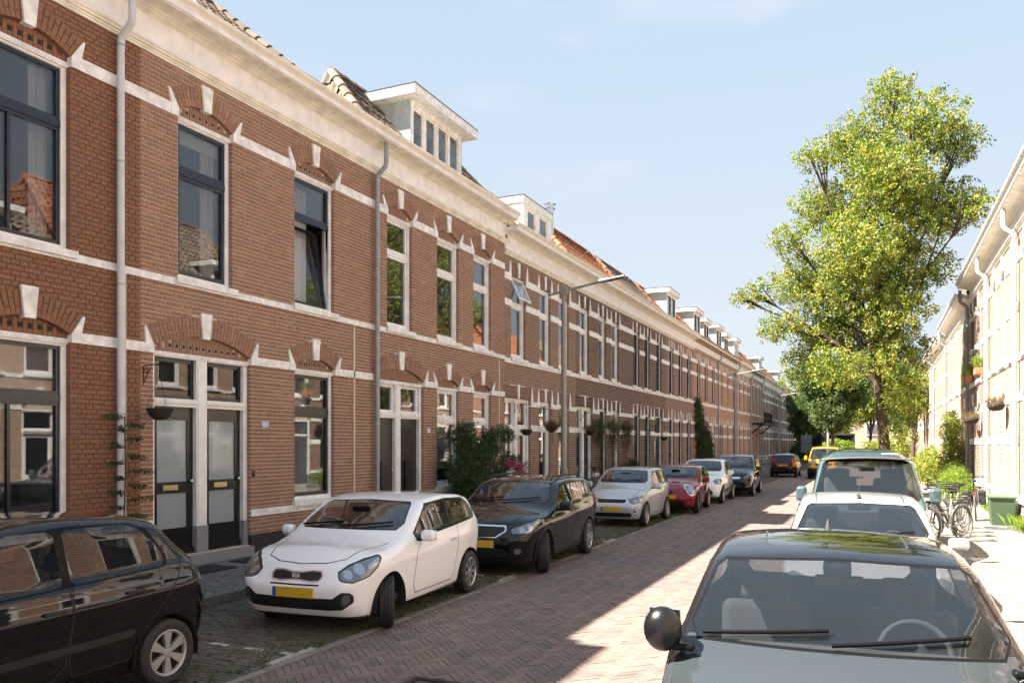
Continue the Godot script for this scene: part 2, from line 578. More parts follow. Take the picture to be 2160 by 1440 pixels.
# keystone, springers, brick-filled head and white lintel strip of one opening
func arch_trim(h: Dictionary, o: Dictionary, band0: float, band1: float, white: Material, backing: Material, left := true, right := true) -> void:
	var fr := fframe(h)
	var fill := h.get("head", "squares") as String
	if o.rise > 0.0:
		var mb := MB.new()
		mb.prism(arch_poly(o, o.ri + 0.003, o.ro), fr, -0.1, -0.002)
		hpart(h, "arch_joint", mb, backing)
		var k := MB.new()
		var w0 := 0.075
		var w1 := 0.115
		k.prism(PackedVector2Array([Vector2(o.c - w0, o.yc + o.ri - 0.03), Vector2(o.c + w0, o.yc + o.ri - 0.03), Vector2(o.c + w1, o.yc + o.ro + 0.06), Vector2(o.c - w1, o.yc + o.ro + 0.06)]), fr, -0.05, 0.045)
		hpart(h, "keystone", k, white)
		for sg in [-1.0, 1.0]:
			if (sg < 0 and not left) or (sg > 0 and not right): continue
			var ex: float = o.ro * sin(o.phi)
			var ey: float = o.yc + o.ro * cos(o.phi)
			var m := MB.new()
			m.prism(PackedVector2Array([Vector2(o.c + sg * (o.a - 0.004), band0), Vector2(o.c + sg * (o.a - 0.004), o.ys), Vector2(o.c + sg * ex, ey), Vector2(o.c + sg * (ex + 0.03), ey), Vector2(o.c + sg * (o.a + 0.15), band1 + 0.01), Vector2(o.c + sg * (o.a + 0.15), band0)]), fr, -0.06, 0.035)
			hpart(h, "springer_stone", m, white)
		# head between the frame and the arch
		var top: float = o.get("frame_top", o.ys - 0.08)
		var pl := PackedVector2Array([Vector2(o.c + o.a, top), Vector2(o.c - o.a, top)])
		for i in 15:
			var a: float = -o.phi + 2.0 * o.phi * i / 14
			pl.append(Vector2(o.c + sin(a) * (o.ri + 0.02), o.yc + cos(a) * (o.ri + 0.02)))
		var hd := MB.new()
		hd.prism(pl, fr, -0.16, -0.075)
		hpart(h, "arch_head", hd, backing)
		if h.real:
			var bt := MB.new()
			var dk := MB.new()
			if fill == "squares":
				var u: float = -o.a + 0.03
				var i := 0
				while u < o.a - 0.02:
					var yt: float = o.yc + sqrt(maxf(0.0, o.ri * o.ri - u * u)) - 0.012
					if yt > top + 0.05:
						if i % 2 == 0:
							fbox(bt, h, o.c + u, o.c + u + 0.055, top + 0.01, yt, -0.075, -0.058)
						else:
							fbox(bt, h, o.c + u - 0.006, o.c + u + 0.061, top + 0.01, minf(yt, top + 0.085), -0.075, -0.060)
							if yt > top + 0.16: fbox(dk, h, o.c + u + 0.002, o.c + u + 0.05, top + 0.098, minf(yt, top + 0.155), -0.078, -0.072)
							if yt > top + 0.21: fbox(bt, h, o.c + u - 0.006, o.c + u + 0.061, top + 0.165, yt, -0.075, -0.060)
					u += 0.066
					i += 1
			else:
				var u2: float = -o.a - 0.1
				while u2 < o.a:
					for sg2 in [-1.0, 1.0]:
						var yt: float = o.yc + sqrt(maxf(0.0, o.ri * o.ri - u2 * u2))
						if yt > top + 0.1 and absf(u2) < o.a - 0.12:
							var ln: float = minf(0.3, (yt - top) * 1.2)
							var x := fr * Transform3D(Basis(Vector3(0, 0, 1), sg2 * 0.75), Vector3(o.c + u2, (top + yt) * 0.5, -0.066))
							bt.obox(x, Vector3(0.042, ln, 0.02 + 0.006 * sg2))
					u2 += 0.085
			hpart(h, "head_brick", bt, h.brick_one).set_meta("kind", "stuff")
			if dk.v.size(): hpart(h, "head_vent", dk, mat("soot", Color(0.02, 0.018, 0.016), 0.9)).set_meta("kind", "stuff")  # near-black plates: the shade inside the square openings is put into their colour
			var den := MB.new()
			fbox(den, h, o.c - o.a + 0.004, o.c + o.a - 0.004, top - 0.05, top + 0.02, -0.15, -0.045)
			var nd := int(o.w / 0.045)
			for i in nd:
				var x := fr * Transform3D(Basis(Vector3(0, 0, 1), -0.5), Vector3(o.c - o.a + 0.03 + (o.w - 0.06) * i / (nd - 1), top - 0.012, -0.043))
				den.obox(x, Vector3(0.014, 0.05, 0.012))
			hpart(h, "lintel", den, white)
	else:
		var kf := MB.new()
		kf.prism(PackedVector2Array([Vector2(o.c - 0.055, o.ys - 0.01), Vector2(o.c + 0.055, o.ys - 0.01), Vector2(o.c + 0.075, o.ys + o.t + 0.05), Vector2(o.c - 0.075, o.ys + o.t + 0.05)]), fr, -0.05, 0.04)
		hpart(h, "keystone", kf, white)
		for sg in [-1.0, 1.0]:
			if (sg < 0 and not left) or (sg > 0 and not right): continue
			var m := MB.new()
			m.prism(PackedVector2Array([Vector2(o.c + sg * (o.a - 0.004), band0), Vector2(o.c + sg * (o.a + 0.0), band1), Vector2(o.c + sg * (o.a + 0.055), o.ys + o.t + 0.02), Vector2(o.c + sg * (o.a + 0.085), o.ys + o.t + 0.02), Vector2(o.c + sg * (o.a + 0.17), band1), Vector2(o.c + sg * (o.a + 0.17), band0)]), fr, -0.06, 0.032)
			hpart(h, "springer_stone", m, white)
		if h.real:
			var bk := MB.new()
			fbox(bk, h, o.c - o.a - 0.05, o.c + o.a + 0.05, o.ys + 0.006, o.ys + o.t, -0.1, -0.002)
			hpart(h, "arch_joint", bk, backing)

func rect_ring(mb: MB, h: Dictionary, s0: float, s1: float, y0: float, y1: float, w: float, d0: float, d1: float, wb := -1.0) -> void:
	var b := w if wb < 0.0 else wb
	fbox(mb, h, s0, s0 + w, y0, y1, d0, d1)
	fbox(mb, h, s1 - w, s1, y0, y1, d0, d1)
	fbox(mb, h, s0 + w, s1 - w, y0, y0 + b, d0, d1)
	fbox(mb, h, s0 + w, s1 - w, y1 - w, y1, d0, d1)

func curtain(mb: MB, h: Dictionary, s0: float, s1: float, y0: float, y1: float, d: float, waves: float) -> void:
	var n := int((s1 - s0) / 0.025) + 2
	for i in n - 1:
		var a := s0 + (s1 - s0) * i / (n - 1)
		var b := s0 + (s1 - s0) * (i + 1) / (n - 1)
		var da := d + 0.022 * sin(a * waves) + 0.01 * sin(a * waves * 2.3)
		var db := d + 0.022 * sin(b * waves) + 0.01 * sin(b * waves * 2.3)
		mb.quad(fp(h, a, y0, da), fp(h, b, y0, db), fp(h, b, y1, db), fp(h, a, y1, da))

# window: outer frame, sash bars, two panes; style keys: outer, sash (materials), tr (transom height), fw
func window(h: Dictionary, o: Dictionary, st: Dictionary) -> Node3D:
	var w := sub(h.node, "window", -h.base)
	var s0: float = o.c - o.a + 0.004
	var s1: float = o.c + o.a - 0.004
	var y0: float = o.y0 + 0.004
	var y1: float = o.get("frame_top", o.ys) - 0.004
	var fw: float = st.get("fw", 0.075)
	var sw: float = st.get("sw", 0.055)
	var fr := MB.new()
	rect_ring(fr, h, s0, s1, y0, y1, fw, -0.19, -0.075)
	rect_ring(fr, h, s0 + fw - 0.022, s1 - fw + 0.022, y0 + fw - 0.02, y1 - fw + 0.02, 0.022, -0.15, -0.10)
	part(w, "frame", fr, st.outer)
	var tr: float = st.get("tr", y1 - (y1 - y0) * 0.32)
	var a0 := s0 + fw
	var a1 := s1 - fw
	var b0 := y0 + fw
	var b1 := y1 - fw
	var tw: float = st.get("tw", 0.09)
	var sa := MB.new()
	fbox(sa, h, a0, a1, tr - tw * 0.5, tr + tw * 0.5, -0.185, st.get("td", -0.085))
	rect_ring(sa, h, a0, a1, tr + tw * 0.5, b1, sw, -0.165, -0.105)
	var tilt: float = st.get("tilt", 0.0)
	if tilt == 0.0:
		rect_ring(sa, h, a0, a1, b0, tr - tw * 0.5, sw, -0.165, -0.105, sw * 1.3)
		if st.get("mull", false):
			fbox(sa, h, o.c - 0.3 * o.a - 0.02, o.c - 0.3 * o.a + 0.02, b0 + sw, tr - tw * 0.5 - sw, -0.16, -0.11)
	part(w, "sash", sa, st.sash)
	var g: Material = st.get("glass", mats["glass"])
	var p1 := MB.new()
	fbox(p1, h, a0 + sw * 0.7, a1 - sw * 0.7, tr + tw * 0.5 + sw * 0.6, b1 - sw * 0.6, -0.142, -0.136)
	if st.get("top_open", false):
		pass
	part(w, "pane", p1, g)
	var p3 := MB.new()
	fbox(p3, h, a0 + sw * 0.7, a1 - sw * 0.7, tr + tw * 0.5 + sw * 0.6, b1 - sw * 0.6, -0.162, -0.156)
	part(w, "inner_pane", p3, g)
	if tilt == 0.0:
		var p2 := MB.new()
		fbox(p2, h, a0 + sw * 0.7, a1 - sw * 0.7, b0 + sw, tr - tw * 0.5 - sw * 0.6, -0.143, -0.137)
		part(w, "pane", p2, g)
		var p4 := MB.new()
		fbox(p4, h, a0 + sw * 0.7, a1 - sw * 0.7, b0 + sw, tr - tw * 0.5 - sw * 0.6, -0.163, -0.157)
		part(w, "inner_pane", p4, g)
	else:  # a casement tipped inwards at the top
		var piv := fp(h, 0, b0, -0.16)
		var hh := {"x": h.x, "n": h.n}
		var ts := MB.new()
		rect_ring(ts, hh, a0 + 0.005, a1 - 0.005, b0, tr - tw * 0.5 - 0.01, sw, -0.175, -0.125)
		var tg := MB.new()
		fbox(tg, hh, a0 + sw * 0.7, a1 - sw * 0.7, b0 + sw * 0.7, tr - tw * 0.5 - sw * 0.7, -0.155, -0.149)
		for q in [ts, tg]:
			for i in q.v.size():
				var d: Vector3 = q.v[i] - Vector3(piv.x, piv.y, q.v[i].z)
				q.v[i] = Vector3(piv.x, piv.y, q.v[i].z) + d.rotated(Vector3(0, 0, 1), tilt * h.n)
		var c := part(w, "open_casement", ts, st.sash)
		part(c, "pane", tg, g)
	for cu in st.get("curtains", []):
		var cm := MB.new()
		curtain(cm, h, lerpf(a0, a1, cu[0]), lerpf(a0, a1, cu[1]), b0 - 0.02, b1, -0.33 if tilt == 0.0 else -0.52, 55.0)
		part(w, "curtain", cm, st.get("curtain_mat", mats["curtain"]))
	if st.has("blind"):
		var bl := MB.new()
		fbox(bl, h, a0 - 0.02, a1 + 0.02, lerpf(b1, b0, st.blind), b1, -0.26, -0.255)
		part(w, "blind", bl, mats["blind"])
	if st.get("sill", true):
		var sl := MB.new()
		fbox(sl, h, s0 - 0.07, s1 + 0.07, o.y0 - 0.085, o.y0 + 0.012, -0.18, 0.075)
		part(w, "sill", sl, h.white)
	return w

# door: leaf with panels and a fanlight above; kinds: glazed, slot, panel, white
func door(h: Dictionary, c: float, w: float, y0: float, ytop: float, kind: String, leaf: Material, frame: Material, knob_side := 1.0) -> Node3D:
	var d := sub(h.node, "door", -h.base)
	var s0 := c - w * 0.5
	var s1 := c + w * 0.5
	var yl: float = h.get("leaf_top", y0 + 2.28)
	var fan := MB.new()
	var fanframe: Material = h.get("fan_mat", leaf)
	rect_ring(fan, h, s0, s1, yl + 0.12, ytop, 0.06, -0.19, -0.13)
	part(d, "fanlight_frame", fan, fanframe)
	var pg := MB.new()
	fbox(pg, h, s0 + 0.05, s1 - 0.05, yl + 0.17, ytop - 0.05, -0.163, -0.157)
	part(d, "fanlight_pane", pg, mats["glass"])
	var tr := MB.new()
	fbox(tr, h, s0 - 0.012, s1 + 0.012, yl + 0.0, yl + 0.075, -0.2, -0.075)
	fbox(tr, h, s0 - 0.012, s1 + 0.012, yl + 0.055, yl + 0.11, -0.2, -0.05)
	fbox(tr, h, s0 - 0.012, s1 + 0.012, yl + 0.11, yl + 0.125, -0.2, -0.085)
	part(d, "transom", tr, frame)
	var lf := MB.new()
	var yb := y0 + 0.02
	if kind == "glazed":
		var st := 0.115
		fbox(lf, h, s0, s0 + st, yb, yl, -0.2, -0.145)
		fbox(lf, h, s1 - st, s1, yb, yl, -0.2, -0.145)
		fbox(lf, h, s0 + st, s1 - st, yl - 0.2, yl, -0.2, -0.145)
		var m0 := y0 + 0.96
		fbox(lf, h, s0 + st, s1 - st, m0, m0 + 0.17, -0.2, -0.145)
		fbox(lf, h, s0 + st, s1 - st, yb, y0 + 0.42, -0.2, -0.145)
		fbox(lf, h, s0 - 0.0, s1 + 0.0, yb, y0 + 0.1, -0.145, -0.105)
		for k in 2:
			fbox(lf, h, s0 + st, s1 - st, y0 + 0.2 + 0.13 * k, y0 + 0.215 + 0.13 * k, -0.145, -0.135)
		part(d, "leaf", lf, leaf)
		for q in [[m0 + 0.17, yl - 0.2], [y0 + 0.42, m0]]:
			var g := MB.new()
			fbox(g, h, s0 + st - 0.005, s1 - st + 0.005, q[0] - 0.005, q[1] + 0.005, -0.178, -0.168)
			part(d, "pane", g, mats["frosted"])
		var lb := MB.new()
		fbox(lb, h, c - 0.18, c + 0.1, m0 + 0.045, m0 + 0.125, -0.146, -0.136)
		var let := part(d, "letterbox", lb, mats["brass"])
		var fl := MB.new()
		fbox(fl, h, c - 0.15, c + 0.07, m0 + 0.063, m0 + 0.107, -0.137, -0.131)
		part(let, "flap", fl, mats["brass"])
	elif kind == "slot":
		fbox(lf, h, s0, s0 + 0.22, yb, yl, -0.2, -0.15)
		fbox(lf, h, s0 + 0.37, s1, yb, yl, -0.2, -0.15)
		fbox(lf, h, s0 + 0.22, s0 + 0.37, yl - 0.95, yl, -0.2, -0.15)
		fbox(lf, h, s0 + 0.22, s0 + 0.37, yb, yb + 0.25, -0.2, -0.15)
		rect_ring(lf, h, s0 + 0.2, s0 + 0.39, yb + 0.23, yl - 0.93, 0.025, -0.15, -0.14)
		part(d, "leaf", lf, leaf)
		var g2 := MB.new()
		fbox(g2, h, s0 + 0.215, s0 + 0.375, yb + 0.24, yl - 0.94, -0.182, -0.172)
		part(d, "pane", g2, mats["glass"])
	else:
		var st2 := 0.13
		rect_ring(lf, h, s0, s1, yb, yl, st2, -0.2, -0.15)
		fbox(lf, h, s0 + st2, s1 - st2, yb + 0.1, yb + 0.75, -0.19, -0.165)
		fbox(lf, h, s0 + st2, s1 - st2, yb + 0.75, yb + 0.9, -0.2, -0.15)
		part(d, "leaf", lf, leaf)
		var g3 := MB.new()
		fbox(g3, h, s0 + st2 - 0.005, s1 - st2 + 0.005, yb + 0.9, yl - st2 + 0.005, -0.182, -0.172)
		part(d, "pane", g3, mats["darkglass"])
	var kb := MB.new()
	kb.ball(fp(h, c + knob_side * (w * 0.5 - 0.055), y0 + 1.13, -0.115), Vector3(0.032, 0.032, 0.032), 10, 6)
	kb.tube([fp(h, c + knob_side * (w * 0.5 - 0.055), y0 + 1.13, -0.15), fp(h, c + knob_side * (w * 0.5 - 0.055), y0 + 1.13, -0.11)], 0.014, 8)
	part(d, "knob", kb, mats["chrome"])
	return d

# cornice: profile of (d, y) points extruded along the street
func extrude(h: Dictionary, prof: Array, s0: float, s1: float) -> MB:
	var mb := MB.new()
	for i in prof.size() - 1:
		mb.quad(fp(h, s0, prof[i][1], prof[i][0]), fp(h, s1, prof[i][1], prof[i][0]), fp(h, s1, prof[i + 1][1], prof[i + 1][0]), fp(h, s0, prof[i + 1][1], prof[i + 1][0]))
	var pl := PackedVector2Array()
	for q in prof:
		pl.append(Vector2(q[0], q[1]))
	var idx := Geometry2D.triangulate_polygon(pl)
	for s in [s0, s1]:
		for i in range(0, idx.size(), 3):
			mb.tri(fp(h, s, pl[idx[i]].y, pl[idx[i]].x), fp(h, s, pl[idx[i + 1]].y, pl[idx[i + 1]].x), fp(h, s, pl[idx[i + 2]].y, pl[idx[i + 2]].x))
	return mb

func cornice(h: Dictionary, y: float, s0: float, s1: float, proj: float, white: Material, cream: Material) -> void:
	# y = underside of the architrave moulding; total height about 0.8
	hpart(h, "architrave", extrude(h, [[-0.05, y], [0.035, y], [0.035, y + 0.03], [0.05, y + 0.035], [0.05, y + 0.06], [0.075, y + 0.07], [0.085, y + 0.1], [0.1, y + 0.11], [0.1, y + 0.14], [0.04, y + 0.16], [-0.05, y + 0.16]], s0, s1), cream)
	hpart(h, "frieze", extrude(h, [[-0.05, y + 0.16], [0.04, y + 0.16], [0.04, y + 0.54], [-0.05, y + 0.54]], s0, s1), white)
	hpart(h, "bed_moulding", extrude(h, [[-0.05, y + 0.53], [0.055, y + 0.53], [0.055, y + 0.55], [0.085, y + 0.56], [0.11, y + 0.585], [0.15, y + 0.6], [0.15, y + 0.615], [0.2, y + 0.625], [proj * 0.8, y + 0.635], [proj * 0.8, y + 0.66], [-0.05, y + 0.66]], s0, s1), cream)
	hpart(h, "fascia", extrude(h, [[-0.05, y + 0.655], [proj - 0.07, y + 0.655], [proj - 0.07, y + 0.74], [-0.05, y + 0.74]], s0, s1), white)
	hpart(h, "gutter", extrude(h, [[proj - 0.3, y + 0.735], [proj - 0.065, y + 0.735], [proj - 0.05, y + 0.76], [proj - 0.01, y + 0.8], [proj, y + 0.83], [proj, y + 0.85], [proj - 0.02, y + 0.85], [proj - 0.04, y + 0.79], [proj - 0.3, y + 0.79]], s0, s1), cream)

func downpipe(h: Dictionary, s: float, ytop: float, r: float, m: Material, proj: float) -> void:
	var mb := MB.new()
	mb.tube([fp(h, s, ytop, proj), fp(h, s, ytop - 0.42, proj), fp(h, s, ytop - 0.5, proj - 0.02), fp(h, s, ytop - 0.66, 0.13), fp(h, s, ytop - 0.74, 0.11), fp(h, s, 0.14, 0.11)], r, 12)
	var p := hpart(h, "downpipe", mb, m)
	var k := MB.new()
	for y in [ytop - 0.78, ytop - 2.4, ytop - 4.1, ytop - 5.9]:
		k.lathe(PackedVector2Array([Vector2(r, 0), Vector2(r + 0.009, 0.002), Vector2(r + 0.009, 0.028), Vector2(r, 0.03)]), Transform3D(Basis(), fp(h, s, y, 0.11)), 12)
	part(p, "bracket", k, mats["zinc"])

# ---------- roofs ----------
var TILE: ArrayMesh
var HIP: ArrayMesh

func tile_mesh() -> ArrayMesh:  # one pantile: x across 0.24, z down the slope 0.34 (y out of the roof)
	if TILE: return TILE
	var mb := MB.new()
	var nx := 8
	var prof := []
	for i in nx + 1:
		var u := float(i) / nx
		prof.append(Vector2((u - 0.5) * 0.25, 0.026 * sin(u * TAU * 0.92 + 0.5)))
	for i in nx:
		var a: Vector2 = prof[i]
		var b: Vector2 = prof[i + 1]
		var t0 := 0.0
		var t1 := 0.032
		mb.quad(Vector3(a.x, a.y + t0, -0.19), Vector3(b.x, b.y + t0, -0.19), Vector3(b.x, b.y + t1, 0.17), Vector3(a.x, a.y + t1, 0.17))
		mb.quad(Vector3(a.x, a.y + t1, 0.17), Vector3(b.x, b.y + t1, 0.17), Vector3(b.x, b.y + t1 - 0.02, 0.17), Vector3(a.x, a.y + t1 - 0.02, 0.17))
	TILE = mb.mesh()
	return TILE

func hip_mesh() -> ArrayMesh:  # half-round tile: z along 0.36
	if HIP: return HIP
	var mb := MB.new()
	for i in 8:
		var a := PI * i / 8.0
		var b := PI * (i + 1) / 8.0
		var r0 := 0.1
		var r1 := 0.125
		mb.quad(Vector3(cos(a) * r0, sin(a) * r0, -0.2), Vector3(cos(b) * r0, sin(b) * r0, -0.2), Vector3(cos(b) * r1, sin(b) * r1, 0.2), Vector3(cos(a) * r1, sin(a) * r1, 0.2))
		mb.quad(Vector3(cos(a) * r1, sin(a) * r1, 0.2), Vector3(cos(b) * r1, sin(b) * r1, 0.2), Vector3(cos(b) * (r1 - 0.02), sin(b) * (r1 - 0.02), 0.2), Vector3(cos(a) * (r1 - 0.02), sin(a) * (r1 - 0.02), 0.2))
	HIP = mb.mesh()
	return HIP

# hipped roof over s0..s1, from the eave (d = -0.02) back; hips hs0 / hs1 metres in from each end at the ridge
func roof(h: Dictionary, s0: float, s1: float, ye: float, pitch: float, run: float, hs0: float, hs1: float, tones: Array, single: int) -> void:
	var rise := run * tan(pitch)
	var deck := MB.new()
	if run < 3.5:
		deck.box(fp(h, s0, ye - 0.1, -run * 2.0), fp(h, s1, ye, -8.0))
	var d0 := 0.02
	var A := fp(h, s0, ye, d0)
	var B := fp(h, s1, ye, d0)
	var C := fp(h, s1 - hs1, ye + rise, d0 - run)
	var D := fp(h, s0 + hs0, ye + rise, d0 - run)
	var A2 := fp(h, s0, ye, d0 - run * 2.0)
	var B2 := fp(h, s1, ye, d0 - run * 2.0)
	var mb := MB.new()
	mb.quad(A, B, C, D)
	mb.quad(A2, B2, C, D)
	mb.tri(A, D, A2)
	mb.tri(B, C, B2)
	if deck.v.size(): hpart(h, "flat_roof", deck, mats["bitumen"])
	var base := hpart(h, "roof", mb, mats["roof_felt"])
	var xs := []
	# front slope tiles
	var dn := (fp(h, 0, 0, 0) - fp(h, 0, rise, -run)).normalized()
	var across := Vector3(0, 0, -1)
	var out := across.cross(dn).normalized()
	if out.y < 0: out = -out
	var slope := sqrt(run * run + rise * rise)
	var rows := int(slope / 0.33)
	var hb := Basis(out.cross(dn).normalized(), out, dn)
	for r in rows:
		var f := (r + 0.5) / rows
		var a := s0 + hs0 * f + 0.08
		var b := s1 - hs1 * f - 0.08
		var n := int((b - a) / 0.235)
		for i in n:
			var s := a + (b - a) * (i + 0.5) / n
			var o := fp(h, s, ye + rise * f, d0 - run * f) + out * 0.03
			var x := Transform3D(hb, o)
			x.basis = x.basis.rotated(out, rng.randf_range(-0.03, 0.03))
			x.origin += out * rng.randf_range(-0.006, 0.008)
			xs.append(x)
	# side slopes
	for e in 2:
		var hs := hs0 if e == 0 else hs1
		if hs < 0.3: continue
		var S := s0 if e == 0 else s1
		var sg := 1.0 if e == 0 else -1.0
		var dn2 := (fp(h, S, ye, 0) - fp(h, S + sg * hs, ye + rise, 0)).normalized()
		var ac2 := Vector3(1, 0, 0)
		var o2 := ac2.cross(dn2).normalized()
		if o2.y < 0: o2 = -o2
		var b2 := Basis(o2.cross(dn2).normalized(), o2, dn2)
		var r2 := int(sqrt(hs * hs + rise * rise) / 0.33)
		for r in r2:
			var f := (r + 0.5) / r2
			var n := int(run * 2.0 * (1.0 - f) / 0.235)
			for i in n:
				var d := d0 - run * f - run * 2.0 * (1.0 - f) * (i + 0.5) / n
				xs.append(Transform3D(b2, fp(h, S + sg * hs * f, ye + rise * f, d) + o2 * 0.03))
	pieces(base, "roof_tile", "roof_tiles", tile_mesh(), xs, tones, single, Vector3.ZERO, func(t): return toned("rooftile", t, 0.85, "grain", 1.7, 0.25))
	# hip and ridge tiles
	var hx := []
	for e in [[A, D], [B, C], [D, C]]:
		var dir: Vector3 = (e[0] - e[1])
		var ln := dir.length()
		dir = dir.normalized()
		var up := Vector3.UP - dir * dir.dot(Vector3.UP)
		up = up.normalized()
		var bs := Basis(up.cross(dir).normalized(), up, dir)
		var n := int(ln / 0.36)
		for i in n:
			var p: Vector3 = e[1] + dir * (i + 0.5) * ln / n + up * 0.03
			hx.append(Transform3D(bs, p))
	pieces(base, "hip_tile", "hip_tiles", hip_mesh(), hx, tones, single / 2, Vector3.ZERO, func(t): return toned("rooftile", t, 0.85, "grain", 1.7, 0.25))

# flat-roofed dormer: front at depth df, from s0 to s1, y0 (foot) to y1 (roof top)
func dormer(h: Dictionary, s0: float, s1: float, y0: float, y1: float, df: float, back: float, wins: int, st: Dictionary) -> void:
	var d := sub(h.node, "dormer", -h.base)
	var over: float = st.get("over", 0.25)
	var body := MB.new()
	var rt := y1 - 0.24
	# cheeks and front wall round the window strip
	fbox(body, h, s0, s0 + 0.05, y0, rt, df - back, df - 0.004)
	fbox(body, h, s1 - 0.05, s1, y0, rt, df - back, df - 0.004)
	fbox(body, h, s0 + 0.05, s1 - 0.05, y0, y0 + 0.06, df - 0.2, df - 0.03)
	part(d, "cheek", body, st.get("cheek", mats["zinc_light"]))
	var rf := MB.new()
	fbox(rf, h, s0 - over, s1 + over, rt, y1 - 0.02, df - back, df + over)
	part(d, "roof_edge", rf, st.get("fascia", h.white))
	var tp := MB.new()
	fbox(tp, h, s0 - over - 0.012, s1 + over + 0.012, y1 - 0.02, y1, df - back, df + over + 0.012)
	part(d, "roof_covering", tp, mats["bitumen"])
	var a := s0 + 0.05
	var b := s1 - 0.05
	var fm := MB.new()
	var post: float = st.get("post", 0.1)
	var pw := (b - a - post * (wins + 1)) / wins
	fbox(fm, h, a, b, rt - 0.12, rt, df - 0.14, df)
	fbox(fm, h, a, b, y0 + 0.06, y0 + 0.16, df - 0.14, df)
	for i in wins + 1:
		var q := a + i * (pw + post)
		fbox(fm, h, q, q + post, y0 + 0.16, rt - 0.12, df - 0.14, df)
	part(d, "window_frame", fm, st.get("frame", h.white))
	for i in wins:
		var q := a + post + i * (pw + post)
		var sh := MB.new()
		rect_ring(sh, h, q, q + pw, y0 + 0.16, rt - 0.12, 0.04, -0.0 + df - 0.09, df - 0.03)
		var sp := part(d, "window", sh, st.get("sash", h.white))
		var g := MB.new()
		fbox(g, h, q + 0.03, q + pw - 0.03, y0 + 0.19, rt - 0.15, df - 0.065, df - 0.06)
		part(sp, "pane", g, mats["glass"])
	var bk := MB.new()
	fbox(bk, h, a, b, y0 + 0.1, rt - 0.02, df - back, df - back + 0.05)
	part(d, "inner_wall", bk, mats["room"])

# dark rooms behind the glass, floor and back wall
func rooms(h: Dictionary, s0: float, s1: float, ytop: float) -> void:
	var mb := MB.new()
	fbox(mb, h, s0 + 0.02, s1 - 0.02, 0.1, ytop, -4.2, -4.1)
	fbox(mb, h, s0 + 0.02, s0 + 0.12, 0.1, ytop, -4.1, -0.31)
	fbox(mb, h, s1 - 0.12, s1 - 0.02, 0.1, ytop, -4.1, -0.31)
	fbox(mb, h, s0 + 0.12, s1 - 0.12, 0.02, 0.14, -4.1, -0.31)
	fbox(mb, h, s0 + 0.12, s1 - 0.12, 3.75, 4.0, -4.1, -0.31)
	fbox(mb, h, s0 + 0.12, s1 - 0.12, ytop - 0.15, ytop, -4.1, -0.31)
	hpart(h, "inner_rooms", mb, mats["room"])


# ---------- the rows of houses ----------
func house_mats() -> void:
	mat("white_paint", Color(0.88, 0.87, 0.845), 0.45, 0.0, "soft", 0.7)
	mat("white_stone", Color(0.87, 0.86, 0.83), 0.7, 0.0, "grime", 0.8)
	mat("cream_paint", Color(0.84, 0.79, 0.67), 0.5, 0.0, "grime", 0.5)
	mat("white_worn", Color(0.70, 0.66, 0.58), 0.6, 0.0, "blotch", 1.3)
	mat("cream_worn", Color(0.60, 0.50, 0.36), 0.6, 0.0, "blotch", 1.1)
	mat("cream_frame", Color(0.66, 0.60, 0.45), 0.4, 0.0, "soft", 1.0)
	mat("navy", Color(0.012, 0.017, 0.032), 0.22)
	mat("black_paint", Color(0.012, 0.012, 0.013), 0.25)
	mat("brown_paint", Color(0.035, 0.028, 0.024), 0.3)
	mat("grey_stone", Color(0.30, 0.30, 0.30), 0.75, 0.0, "fine", 3.0)
	mat("plinth_black", Color(0.022, 0.022, 0.024), 0.6, 0.0, "fine", 2.0)
	mat("zinc", Color(0.40, 0.41, 0.43), 0.45, 0.6)
	mat("zinc_light", Color(0.55, 0.60, 0.60), 0.5, 0.15, "soft", 1.2)
	mat("pipe_white", Color(0.62, 0.63, 0.66), 0.4, 0.0, "soft", 1.0)
	mat("pipe_grey", Color(0.33, 0.35, 0.38), 0.5, 0.2, "soft", 2.0)
	mat("bitumen", Color(0.05, 0.05, 0.055), 0.8)
	mat("roof_felt", Color(0.05, 0.04, 0.035), 0.9)
	mat("brass", Color(0.72, 0.56, 0.30), 0.25, 0.85)
	mat("chrome", Color(0.75, 0.75, 0.76), 0.12, 1.0)
	mat("curtain", Color(0.72, 0.71, 0.68), 0.9)
	mat("blind", Color(0.62, 0.60, 0.55), 0.85)
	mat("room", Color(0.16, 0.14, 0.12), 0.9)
	mat("mortar_light", Color(0.70, 0.58, 0.46), 0.95, 0.0, "fine", 4.0, 0.1)
	mat("mortar_dark", Color(0.165, 0.095, 0.062), 0.95, 0.0, "fine", 4.0, 0.1)
	glass("glass", Color(0.03, 0.035, 0.04), 0.16)
	glass("darkglass", Color(0.01, 0.012, 0.014), 0.6)
	mat("frosted", Color(0.30, 0.345, 0.36), 0.06)

const PINK := [Color(0.429, 0.243, 0.165), Color(0.447, 0.255, 0.174), Color(0.484, 0.260, 0.167), Color(0.397, 0.232, 0.162), Color(0.432, 0.237, 0.155), Color(0.520, 0.301, 0.203)]
const OLDRED := [Color(0.391, 0.190, 0.111), Color(0.370, 0.174, 0.097), Color(0.369, 0.187, 0.113), Color(0.357, 0.178, 0.106), Color(0.373, 0.173, 0.096), Color(0.383, 0.188, 0.111)]
const BROWN := [Color(0.328, 0.180, 0.123), Color(0.388, 0.224, 0.161), Color(0.372, 0.224, 0.168), Color(0.372, 0.226, 0.169), Color(0.338, 0.202, 0.150), Color(0.343, 0.209, 0.157)]
const DARKB := [Color(0.215, 0.125, 0.092), Color(0.172, 0.101, 0.075), Color(0.220, 0.133, 0.101), Color(0.200, 0.119, 0.089), Color(0.193, 0.116, 0.088), Color(0.184, 0.113, 0.088)]
